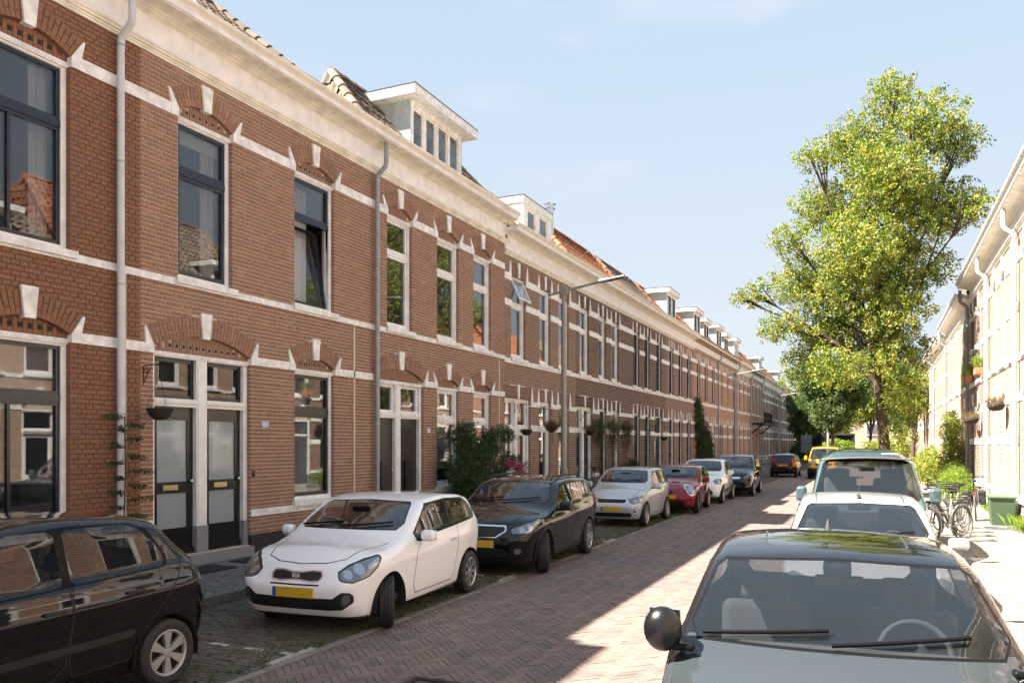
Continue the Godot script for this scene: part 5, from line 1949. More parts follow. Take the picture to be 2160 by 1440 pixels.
	# number plate
	if sp.has("plate"):
		plate_into(node, b, sp.plate, 0.0, sp.get("plate_col", Color(0.62, 0.40, 0.035)), 1.0)
	# wipers
	if sp.get("wipers", true):
		for k in [[0.05, -0.52], [0.62, 0.06]]:
			var w := MB.new()
			var pts := []
			for t in 7:
				var x: float = lerpf(k[0], k[1], t / 6.0) * b.W / 0.8 * -1.0
				var yy: float = sp.screen[1][1] + 0.015 + 0.05 * (t / 6.0)
				# find the glass in front of this point
				var lo := 0.3
				var hi := b.L * 0.5
				for it in 14:
					var md := (lo + hi) * 0.5
					if b.f(md, absf(x), yy) < 0.0: hi = md
					else: lo = md
				pts.append(cv(b, Vector3(hi, x, yy)) + Vector3(0, 0.018, 0.016))
			w.tube(pts, 0.011, 5)
			part(node, "wiper", w, trim)
	return node

func plate_into(node: Node3D, b: Body, y: float, du: float, col: Color, front: float) -> void:
	var z := b.L * 0.5 - nose_u(0.12, y) + 0.010 + du if front > 0 else -b.L * 0.5 + (b.L - b.at(b.xr, y / b.H)) - 0.012 - du
	var p := MB.new()
	p.rbox(Vector3(0.0, y, z), Vector3(0.50, 0.108, 0.014), 0.005)
	var o := part(node, "number_plate", p, mat("plate_yellow", col, 0.4, 0.0, "soft", 9.0))
	var e := MB.new()
	e.box(Vector3(-0.245 * front, y - 0.05, z + 0.0075 * front), Vector3(-0.205 * front, y + 0.05, z + 0.009 * front))
	part(o, "country_strip", e, mat("plate_blue", Color(0.01, 0.10, 0.42), 0.4))

func lettering(parent: Node3D, text: String, at: Transform3D, height: float, m: Material, depth := 0.004, weight := 700) -> void:
	var t := TextMesh.new()
	t.text = text
	var f := SystemFont.new()
	f.font_names = PackedStringArray(["Droid Sans"])
	f.font_weight = weight
	t.font = f
	t.font_size = 64
	t.pixel_size = height / 46.0
	t.depth = depth
	var o := MeshInstance3D.new()
	o.name = "lettering"
	o.mesh = t
	o.material_override = m
	parent.add_child(o, true)
	o.transform = at

# a hatchback from a few measures
func hatch(p: Dictionary) -> Dictionary:
	var Lc: float = p.L
	var H: float = p.H
	var W: float = p.W
	var nose: float = p.nose
	var cu: float = p.cowl_u
	var cy: float = p.cowl_y
	var ru: float = p.roof_u
	var re: float = p.roof_end
	var ry: float = p.rear_y
	var b0: float = p.belt0
	var b1: float = p.belt1
	var s := p.duplicate()
	s.top = [[0.0, nose - 0.10], [0.07, nose - 0.02], [0.3, lerpf(nose, cy, 0.36) + 0.01], [cu - 0.22, cy - 0.065], [cu - 0.02, cy - 0.01], [cu + (ru - cu) * 0.5, lerpf(cy, H - 0.06, 0.53)], [ru, H - 0.06], [ru + 0.22, H - 0.022], [ru + 0.65, H], [re - 0.5, H - 0.018], [re - 0.1, H - 0.06], [re, H - 0.085], [re + 0.5 * (Lc - re), lerpf(H - 0.09, ry, 0.52)], [Lc, ry]]
	if not s.has("xf"):
		s.xf = [[0.0, 0.22], [0.2, 0.10], [0.3, 0.03], [0.42, 0.0], [nose - 0.14, 0.03], [nose - 0.04, 0.10], [nose + 0.05, 0.22], [H, 0.25]]
	if not s.has("xr"):
		s.xr = [[0.0, Lc - 0.2], [0.25, Lc - 0.08], [0.4, Lc - 0.015], [0.58, Lc], [0.8, Lc - 0.04], [ry, Lc - 0.07], [H, Lc - 0.1]]
	s.plan = p.get("plan", [[0.0, W * 0.80], [0.15, W * 0.90], [0.5, W * 0.985], [cu, W], [Lc * 0.7, W], [Lc - 0.5, W * 0.965], [Lc - 0.15, W * 0.89], [Lc, W * 0.80]])
	s.belt = [[0.0, nose - 0.08], [0.4, lerpf(nose, b0, 0.5)], [cu, b0], [Lc * 0.55, lerpf(b0, b1, 0.45)], [Lc, b1]]
	var be := func(u: float) -> float: return lerpf(b0, b1, clampf((u - cu) / (Lc - cu), 0.0, 1.0)) + 0.03
	var td: float = p.get("rail", 0.125)
	var wf: float = cu + p.get("dlo_f", 0.20)
	var wr: float = p.get("dlo_r", re + 0.02)
	if not s.has("dlo"):
		s.dlo = [[wf - 0.06, be.call(wf) - 0.018], [ru + 0.04, H - td + 0.02], [ru + 0.6, H - td + 0.05], [re - 0.35, H - td + 0.03], [wr - 0.12, H - td - 0.03], [wr + 0.04, be.call(wr) + 0.05], [wr - 0.02, be.call(wr) - 0.012]]
		var sw := []
		var edges: Array = [wf] + p.pillars + [wr]
		for i in edges.size() - 1:
			var a: float = edges[i] + (0.02 if i == 0 else 0.035)
			var b: float = edges[i + 1] - (0.02 if i == edges.size() - 2 else 0.035)
			var top_at := func(u: float) -> float:
				var y := H - td + 0.025
				if u < ru + 0.25: y = minf(y, lerpf(be.call(wf), H - td + 0.0, (u - wf) / (ru + 0.04 - wf)))
				if u > re - 0.35: y = minf(y, lerpf(H - td + 0.01, be.call(wr) + 0.04, pow(clampf((u - (re - 0.35)) / (wr + 0.02 - re + 0.35), 0.0, 1.0), 1.7)))
				return y
			var poly := [[a, be.call(a)]]
			for k in 9:
				var u := lerpf(a, b, k / 8.0)
				var ty: float = top_at.call(u)
				if ty > be.call(u) + 0.02: poly.append([u, ty])
			poly.append([b, be.call(b)])
			sw.append(poly)
		s.side_windows = sw
	if not s.has("screen"):
		var wb: float = W * p.get("ws_b", 0.84)
		var wt: float = W * p.get("ws_t", 0.68)
		s.screen = [[-0.1, H - 0.062], [-0.1, cy + 0.035], [wb, cy + 0.03], [wt, H - 0.085]]
	if not s.has("rear_screen"):
		s.rear_screen = [[-0.1, H - 0.12], [-0.1, ry + 0.08], [W * 0.66, ry + 0.1], [W * 0.6, H - 0.15]]
	return s

func disc(x: float, y: float, r: float) -> Array:
	var o := []
	for i in 16:
		o.append([x + cos(TAU * i / 16) * r, y + sin(TAU * i / 16) * r])
	return o

func lamp_clear() -> Material:
	if mats.has("lamp_clear"): return mats["lamp_clear"]
	var m := mat("lamp_clear", Color(0.16, 0.17, 0.18), 0.10, 0.45, "", 1.0, 0.0, 1.0)
	return m

func doorline(u0: float, u1: float, yb: float, yt0: float, yt1: float) -> Array:
	return [[u0 + 0.1, yt0], [u0, yt0 - 0.12], [u0 - 0.02, yb + 0.1], [u0 + 0.05, yb], [u1 - 0.1, yb], [u1 - 0.01, yb + 0.1], [u1 + 0.03, yt1 - 0.25], [u1, yt1]]

func cars() -> void:
	var plastic := mat("black_plastic", Color(0.012, 0.012, 0.013), 0.6)
	var mesh_black := mat("grille_black", Color(0.01, 0.01, 0.011), 0.5)
	var red_lamp := mat("tail_lamp", Color(0.30, 0.01, 0.012), 0.15, 0.0, "", 1.0, 0.0, 1.0)
	var chrome: Material = mats["chrome"]
	var clear := lamp_clear()
	var lampc := mat("lamp_bowl", Color(0.42, 0.43, 0.44), 0.18, 0.8)
	# --- white three-door city car
	var white := paint("paint_white", Color(0.84, 0.85, 0.86))
	var k := hatch({"called": "parked_car", "label": "white three-door city car with turned front wheel, parked before the pink brick house", "group": "cars parked in the shaded bays",
		"L": 3.45, "W": 0.83, "H": 1.38, "nose": 0.75, "cowl_u": 0.92, "cowl_y": 0.97, "ke": 0.19, "roof_u": 1.64, "roof_end": 3.14, "rear_y": 0.92, "belt0": 0.86, "belt1": 1.0, "pillars": [2.22], "dlo_r": 3.06, "dlo_f": 0.22,
		"r": 0.28, "uf": 0.66, "ur": 2.84, "rim": "multi8", "steer": 0.50, "bot": [[0.0, 0.17], [0.3, 0.16], [0.7, 0.17], [1.7, 0.17], [2.9, 0.2], [3.25, 0.25], [3.45, 0.32]], "paint": white, "plate": 0.445, "crease": 0.012, "dm_u": 1.26, "dm_y": 0.94, "dm_size": Vector3(0.17, 0.135, 0.12), "handles": [[2.2, 0.80]], "handle_mat": chrome,
		"seams": [["side", doorline(1.22, 2.38, 0.27, 0.86, 0.95)], ["top", [[0.15, 0.0], [0.18, 0.3], [0.27, 0.48], [0.84, 0.66]]]]})
	k.cuts = [["fog_lamp", "front", [[0.555, 0.33], [0.61, 0.33], [0.645, 0.39], [0.635, 0.45], [0.585, 0.44]], clear, false, 0.015],
		["lower_intake", "front", [[-0.1, 0.26], [0.38, 0.265], [0.56, 0.28], [0.67, 0.36], [0.675, 0.46], [0.57, 0.47], [0.47, 0.40], [-0.1, 0.385]], mesh_black, true, 0.03],
		["upper_slot", "front", [[-0.1, 0.512], [0.30, 0.518], [0.30, 0.535], [-0.1, 0.53]], mesh_black, true],
		["grille", "front", [[-0.1, 0.588], [0.05, 0.583], [0.18, 0.570], [0.275, 0.580], [0.298, 0.615], [0.275, 0.650], [0.18, 0.655], [0.05, 0.635], [-0.1, 0.640]], mesh_black, true, 0.012],
		["grille_red_line", "front", [[-0.1, 0.583], [0.05, 0.578], [0.18, 0.564], [0.280, 0.575], [0.305, 0.615], [0.280, 0.656], [0.18, 0.661], [0.05, 0.640], [-0.1, 0.645]], mat("grille_red", Color(0.22, 0.01, 0.015), 0.3), true, 0.012],
		["grille_surround", "front", [[-0.1, 0.568], [0.05, 0.563], [0.18, 0.548], [0.29, 0.560], [0.322, 0.615], [0.29, 0.668], [0.18, 0.673], [0.05, 0.652], [-0.1, 0.657]], mat("satin_silver", Color(0.5, 0.5, 0.51), 0.3, 0.6), true, 0.012],
		["headlight_bowl_1", "diagf", disc(0.50, 0.640, 0.045), lampc, false],
		["headlight_bowl_2", "diagf", disc(0.615, 0.690, 0.055), lampc, false],
		["headlight_bowl_3", "diagf", [[0.70, 0.725], [0.83, 0.785], [0.86, 0.775], [0.80, 0.715], [0.72, 0.69]], lampc, false],
		["headlight", "diagf", [[0.415, 0.585], [0.425, 0.655], [0.54, 0.720], [0.70, 0.772], [0.85, 0.802], [0.885, 0.785], [0.82, 0.70], [0.70, 0.622], [0.53, 0.570]], clear, false, 0.02],
		["headlight_rim", "diagf", [[0.403, 0.573], [0.413, 0.662], [0.53, 0.732], [0.69, 0.785], [0.855, 0.816], [0.902, 0.792], [0.832, 0.693], [0.71, 0.61], [0.53, 0.557]], plastic, false, 0.02],
		["tail_light", "diagr", [[0.40, 0.66], [0.40, 0.98], [0.52, 1.02], [0.60, 0.92], [0.58, 0.70]], red_lamp, false, 0.02],
		["lower_lip", "front", [[-0.1, 0.1], [0.75, 0.1], [0.75, 0.20], [-0.1, 0.19]], plastic, true]]
	var n := car(k, P(-5.70, 0, 8.46), 0.075)
	var badge := MB.new()
	badge.lathe(PackedVector2Array([Vector2(0.0, 0.012), Vector2(0.045, 0.010), Vector2(0.06, 0.0)]), Transform3D(Basis(Vector3(1.1, 0, 0), Vector3(0, 0, 1), Vector3(0, -0.55, 0)), Vector3(0, 0.612, 1.725 - nose_u(0.0, 0.612) - 0.004)), 22)
	var bo := part(n, "badge", badge, mesh_black)
	lettering(bo, "KIA", Transform3D(Basis(), Vector3(0, 0.612, 1.725 - nose_u(0.0, 0.612) + 0.009)), 0.042, mat("badge_white", Color(0.7, 0.7, 0.7), 0.3))
	# --- black compact SUV
	var black := paint("paint_black", Color(0.006, 0.006, 0.007))
	var a := hatch({"called": "parked_car", "label": "black compact SUV with roof rails parked behind the white city car", "group": "cars parked in the shaded bays",
		"L": 4.02, "W": 0.84, "H": 1.43, "nose": 0.85, "cowl_u": 1.02, "cowl_y": 1.01, "roof_u": 1.70, "roof_end": 3.62, "rear_y": 1.0, "belt0": 0.93, "belt1": 1.05, "pillars": [2.22, 3.04], "dlo_r": 3.5,
		"r": 0.315, "uf": 0.78, "ur": 3.14, "rim": "multi10", "steer": 0.42, "bot": [[0.0, 0.22], [0.3, 0.19], [0.8, 0.19], [2.0, 0.19], [3.4, 0.22], [3.8, 0.28], [4.02, 0.36]], "paint": black, "plate": 0.50, "cladding": true, "crease": 0.014, "handles": [[2.1, 0.92], [2.95, 0.95]], "dm_mat": black,
		"seams": [["side", doorline(1.2, 2.15, 0.32, 0.95, 1.0)], ["side", doorline(2.22, 3.08, 0.32, 0.98, 1.02)], ["top", [[0.12, 0.0], [0.16, 0.5], [0.98, 0.68]]]]})
	a.cuts = [["fog_lamp", "front", [[0.56, 0.36], [0.63, 0.36], [0.66, 0.42], [0.62, 0.45], [0.56, 0.43]], clear, false, 0.015],
		["lower_intake", "front", [[-0.1, 0.27], [0.36, 0.29], [0.46, 0.34], [0.40, 0.44], [-0.1, 0.44]], mesh_black, true, 0.02],
		["grille", "front", [[-0.1, 0.60], [0.26, 0.61], [0.40, 0.70], [0.38, 0.755], [-0.1, 0.76]], mesh_black, true, 0.02],
		["grille_surround", "front", [[-0.1, 0.582], [0.27, 0.592], [0.42, 0.695], [0.40, 0.775], [-0.1, 0.78]], chrome, true, 0.02],
		["headlight_bowl_4", "diagf", disc(0.55, 0.715, 0.038), lampc, false], ["headlight_bowl_5", "diagf", disc(0.67, 0.750, 0.040), lampc, false], ["headlight_strip", "diagf", [[0.50, 0.672], [0.66, 0.690], [0.84, 0.795], [0.83, 0.808], [0.65, 0.704], [0.50, 0.684]], lampc, false],
		["headlight", "diagf", [[0.40, 0.66], [0.42, 0.725], [0.62, 0.80], [0.92, 0.865], [0.90, 0.80], [0.66, 0.67]], clear, false, 0.012],
		["tail_light", "diagr", [[0.40, 0.82], [0.40, 0.98], [0.72, 1.0], [0.70, 0.84]], red_lamp, false, 0.02],
		["sill_cladding", "side", [[0.9, 0.1], [0.9, 0.30], [2.8, 0.32], [2.8, 0.1]], plastic, false],
		["lower_lip", "front", [[-0.1, 0.1], [0.78, 0.1], [0.78, 0.27], [-0.1, 0.25]], plastic, true]]
	n = car(a, P(-5.54, 0, 12.80), 0.05)
	for sg in [-1.0, 1.0]:
		var rl := MB.new()
		rl.tube([Vector3(sg * 0.56, 1.385, 0.30), Vector3(sg * 0.565, 1.435, 0.18), Vector3(sg * 0.565, 1.455, -0.4), Vector3(sg * 0.56, 1.44, -1.1), Vector3(sg * 0.55, 1.385, -1.28)], 0.016, 8)
		part(n, "roof_rail", rl, plastic)
	var ae := MB.new()
	ae.tube([Vector3(0.0, 1.41, -1.2), Vector3(0.0, 1.62, -1.42)], 0.006, 6)
	part(n, "aerial", ae, plastic)
	# --- silver five-door city car
	var silver := paint("paint_silver", Color(0.52, 0.535, 0.55), 0.35)
	var c := hatch({"called": "parked_car", "label": "silver five-door city car parked between the black SUV and the red car", "group": "cars parked in the shaded bays",
		"L": 3.32, "W": 0.755, "H": 1.40, "nose": 0.76, "cowl_u": 0.90, "cowl_y": 0.99, "roof_u": 1.50, "roof_end": 3.08, "rear_y": 0.95, "belt0": 0.89, "belt1": 0.98, "pillars": [1.98, 2.62], "dlo_r": 3.02,
		"r": 0.28, "uf": 0.56, "ur": 2.74, "rim": "multi8", "steer": 0.0, "bot": [[0.0, 0.19], [0.3, 0.17], [0.7, 0.17], [1.7, 0.17], [2.8, 0.2], [3.1, 0.25], [3.32, 0.32]], "paint": silver, "plate": 0.44, "crease": 0.01, "handles": [[1.86, 0.84], [2.52, 0.86]], "res": 0.8,
		"seams": [["side", doorline(1.06, 1.96, 0.28, 0.9, 0.95)], ["side", doorline(2.0, 2.66, 0.28, 0.93, 0.96)], ["top", [[0.1, 0.0], [0.14, 0.5], [0.86, 0.66]]]]})
	c.cuts = [["fog_lamp", "front", [[0.53, 0.36], [0.59, 0.36], [0.59, 0.42], [0.53, 0.42]], clear, false, 0.02],
		["lower_intake", "front", [[-0.1, 0.24], [0.46, 0.25], [0.50, 0.31], [0.46, 0.35], [-0.1, 0.35]], mesh_black, true, 0.015],
		["grille", "front", [[-0.1, 0.575], [0.33, 0.58], [0.36, 0.65], [0.34, 0.67], [-0.1, 0.672]], mesh_black, true, 0.015],
		["grille_surround", "front", [[-0.1, 0.56], [0.345, 0.565], [0.38, 0.65], [0.355, 0.69], [-0.1, 0.695]], chrome, true, 0.015],
		["headlight_bowl_6", "diagf", disc(0.49, 0.630, 0.045), lampc, false], ["headlight_bowl_7", "diagf", disc(0.62, 0.672, 0.048), lampc, false],
		["headlight", "diagf", [[0.36, 0.565], [0.37, 0.665], [0.55, 0.73], [0.76, 0.755], [0.80, 0.68], [0.66, 0.60], [0.48, 0.56]], clear, false, 0.02],
		["tail_light", "diagr", [[0.38, 0.62], [0.38, 0.95], [0.60, 0.95], [0.58, 0.64]], red_lamp, false, 0.02],
		["lower_lip", "front", [[-0.1, 0.1], [0.70, 0.1], [0.70, 0.2], [-0.1, 0.19]], plastic, true]]
	n = car(c, P(-5.80, 0, 20.15), 0.01)
	# --- red coupe-like hatchback
	var red := paint("paint_red", Color(0.23, 0.006, 0.012), 0.1)
	var d := hatch({"called": "parked_car", "label": "dark red three-door hatchback with round headlights", "group": "cars parked in the shaded bays",
		"L": 3.78, "W": 0.80, "H": 1.36, "nose": 0.74, "cowl_u": 1.12, "cowl_y": 0.96, "roof_u": 1.80, "roof_end": 3.35, "rear_y": 0.95, "belt0": 0.90, "belt1": 1.02, "pillars": [2.62], "dlo_r": 3.10,
		"r": 0.295, "uf": 0.72, "ur": 3.02, "rim": "double5", "steer": 0.1, "paint": red, "plate": 0.50, "res": 0.7, "crease": 0.012, "handles": [[2.5, 0.85]],
		"seams": [["side", doorline(1.25, 2.66, 0.28, 0.92, 0.98)]]})
	d.cuts = [["fog_lamp", "front", [[0.56, 0.30], [0.62, 0.30], [0.62, 0.36], [0.56, 0.36]], clear, false, 0.02],
		["lower_intake", "front", [[-0.1, 0.24], [0.44, 0.25], [0.50, 0.32], [0.44, 0.38], [-0.1, 0.38]], mesh_black, true, 0.015],
		["grille", "front", [[-0.1, 0.36], [0.05, 0.42], [0.15, 0.60], [0.12, 0.68], [-0.1, 0.70]], mesh_black, true, 0.02],
		["headlight_bowl_8", "diagf", disc(0.62, 0.690, 0.075), lampc, false],
		["headlight", "diagf", [[0.50, 0.60], [0.50, 0.72], [0.56, 0.80], [0.66, 0.82], [0.74, 0.76], [0.74, 0.64], [0.66, 0.57], [0.56, 0.55]], clear, false, 0.04],
		["headlight_rim", "diagf", [[0.48, 0.59], [0.48, 0.73], [0.55, 0.82], [0.67, 0.84], [0.76, 0.77], [0.76, 0.63], [0.67, 0.55], [0.55, 0.53]], chrome, false, 0.05]]
	n = car(d, P(-5.50, 0, 24.35), 0.06)
	# --- white small hatchback
	var e := hatch({"called": "parked_car", "label": "white rounded small hatchback parked between the red car and the dark people carrier", "group": "cars parked in the shaded bays",
		"L": 3.5, "W": 0.79, "H": 1.47, "nose": 0.84, "cowl_u": 0.86, "cowl_y": 1.03, "roof_u": 1.52, "roof_end": 3.2, "rear_y": 1.0, "belt0": 0.95, "belt1": 1.03, "pillars": [2.1, 2.75], "dlo_r": 3.1,
		"r": 0.30, "uf": 0.58, "ur": 3.04, "rim": "double5", "steer": 0.0, "paint": white, "plate": 0.42, "res": 0.6, "handles": [[1.98, 0.9]],
		"seams": [["side", doorline(1.1, 2.1, 0.3, 0.98, 1.0)]]})
	e.cuts = [["lower_intake", "front", [[-0.1, 0.28], [0.44, 0.30], [0.52, 0.38], [0.44, 0.47], [-0.1, 0.48]], mesh_black, true, 0.03],
		["grille", "front", [[-0.1, 0.66], [0.30, 0.67], [0.36, 0.72], [0.30, 0.77], [-0.1, 0.77]], mesh_black, true, 0.02],
		["headlight_bowl_9", "diagf", disc(0.60, 0.755, 0.065), lampc, false],
		["headlight", "diagf", [[0.44, 0.68], [0.46, 0.78], [0.60, 0.84], [0.76, 0.83], [0.78, 0.74], [0.66, 0.66], [0.52, 0.65]], clear, false, 0.03],
		["side_stripe", "side", [[1.0, 0.34], [1.0, 0.47], [2.65, 0.49], [2.65, 0.36]], plastic, false]]
	n = car(e, P(-5.46, 0, 28.55), 0.03)
	# --- dark blue-black people carrier
	var ink := paint("paint_ink", Color(0.008, 0.010, 0.016), 0.2)
	var f := hatch({"called": "parked_car", "label": "blue-black people carrier, last of the cars parked in a line under the second lamp", "group": "cars parked in the shaded bays",
		"L": 4.15, "W": 0.87, "H": 1.56, "nose": 0.88, "cowl_u": 1.0, "cowl_y": 1.04, "roof_u": 1.85, "roof_end": 3.75, "rear_y": 1.05, "belt0": 0.97, "belt1": 1.06, "pillars": [2.4, 3.2], "dlo_r": 3.7,
		"r": 0.325, "uf": 0.78, "ur": 3.38, "rim": "double5", "steer": 0.0, "paint": ink, "plate": 0.40, "res": 0.6, "handles": [[2.28, 0.95], [3.1, 0.98]],
		"seams": [["side", doorline(1.3, 2.4, 0.32, 1.0, 1.03)], ["side", doorline(2.44, 3.3, 0.32, 1.02, 1.05)]]})
	f.cuts = [["fog_lamp", "front", [[0.60, 0.34], [0.72, 0.36], [0.72, 0.42], [0.60, 0.40]], chrome, false, 0.02],
		["lower_intake", "front", [[-0.1, 0.27], [0.46, 0.29], [0.52, 0.44], [0.44, 0.52], [-0.1, 0.52]], mesh_black, true, 0.03],
		["grille", "front", [[-0.1, 0.66], [0.40, 0.68], [0.44, 0.72], [0.40, 0.75], [-0.1, 0.74]], chrome, true, 0.02],
		["headlight_bowl_10", "diagf", disc(0.60, 0.755, 0.05), lampc, false], ["headlight_bowl_11", "diagf", disc(0.72, 0.82, 0.045), lampc, false],
		["headlight", "diagf", [[0.40, 0.66], [0.44, 0.74], [0.70, 0.88], [0.92, 0.95], [0.90, 0.86], [0.66, 0.68]], clear, false, 0.02]]
	car(f, P(-5.14, 0, 33.0), 0.03)
	# --- dark red car seen from behind
	var wine := paint("paint_wine", Color(0.045, 0.004, 0.008), 0.2)
	var g := hatch({"called": "parked_car", "label": "dark wine-coloured hatchback seen from behind beside the yellow van",
		"L": 3.9, "W": 0.78, "H": 1.40, "nose": 0.8, "cowl_u": 1.1, "cowl_y": 0.98, "roof_u": 1.8, "roof_end": 3.6, "rear_y": 1.0, "belt0": 0.93, "belt1": 1.0, "pillars": [2.3, 3.1], "dlo_r": 3.55,
		"r": 0.30, "uf": 0.75, "ur": 3.15, "rim": "double5", "paint": wine, "res": 0.5, "wipers": false})
	g.cuts = [["tail_light", "diagr", [[0.44, 0.62], [0.44, 1.1], [0.62, 1.12], [0.62, 0.64]], red_lamp, false, 0.02], ["rear_bumper", "rear", [[-0.1, 0.2], [0.9, 0.2], [0.9, 0.5], [-0.1, 0.48]], plastic, true]]
	n = car(g, P(-5.05, 0, 51.8), PI)
	var pb := MB.new()
	pb.rbox(Vector3(0, 0.72, -1.965), Vector3(0.5, 0.11, 0.02), 0.006)
	part(n, "number_plate", pb, mats["plate_yellow"])
	left_hatch(black, plastic, red_lamp, mesh_black, clear)
	right_cars(plastic, mesh_black, red_lamp, clear)

func left_hatch(black: Material, plastic: Material, red_lamp: Material, mesh_black: Material, clear: Material) -> void:
	var bk := paint("paint_black_brown", Color(0.007, 0.006, 0.006), 0.0)
	var p := hatch({"called": "parked_car", "label": "black five-door hatchback with grey wheel caps, cut off by the frame", "group": "cars parked in the shaded bays",
		"L": 3.45, "W": 0.755, "H": 1.46, "nose": 0.78, "cowl_u": 0.85, "cowl_y": 1.0, "roof_u": 1.45, "roof_end": 2.92, "rear_y": 0.95, "belt0": 0.90, "belt1": 0.99, "pillars": [1.95], "dlo_r": 2.86,
		"r": 0.275, "uf": 0.60, "ur": 2.86, "rim": "cap6", "paint": bk, "crease": 0.018, "handles": [[1.82, 0.80], [2.52, 0.84]], "handle_mat": plastic, "res": 1.15, "kr": 0.11,
		"seams": [["side", doorline(1.02, 1.95, 0.3, 0.95, 0.98)], ["side", [[2.02, 1.30], [1.98, 0.98], [1.97, 0.4], [2.0, 0.3], [2.5, 0.3], [2.62, 0.5], [2.75, 0.62], [2.98, 0.9], [3.02, 1.02], [2.9, 1.2]]], ["side", [[2.0, 1.33], [2.6, 1.34], [2.85, 1.28], [3.05, 1.08]]]]})
	p.cuts = [["tail_light", "diagr", [[0.40, 0.74], [0.40, 1.02], [0.50, 1.06], [0.60, 0.98], [0.58, 0.78]], red_lamp, false, 0.02],
		["side_moulding", "side", [[1.05, 0.46], [1.05, 0.52], [2.55, 0.54], [2.55, 0.48]], plastic, false, 0.02],
		["lower_intake", "front", [[-0.1, 0.25], [0.5, 0.26], [0.5, 0.4], [-0.1, 0.4]], mesh_black, true],
		["headlight", "diagf", [[0.40, 0.58], [0.42, 0.70], [0.66, 0.78], [0.74, 0.70], [0.6, 0.6]], clear, false, 0.03]]
	car(p, P(-6.06, 0, 3.75), 0.0)

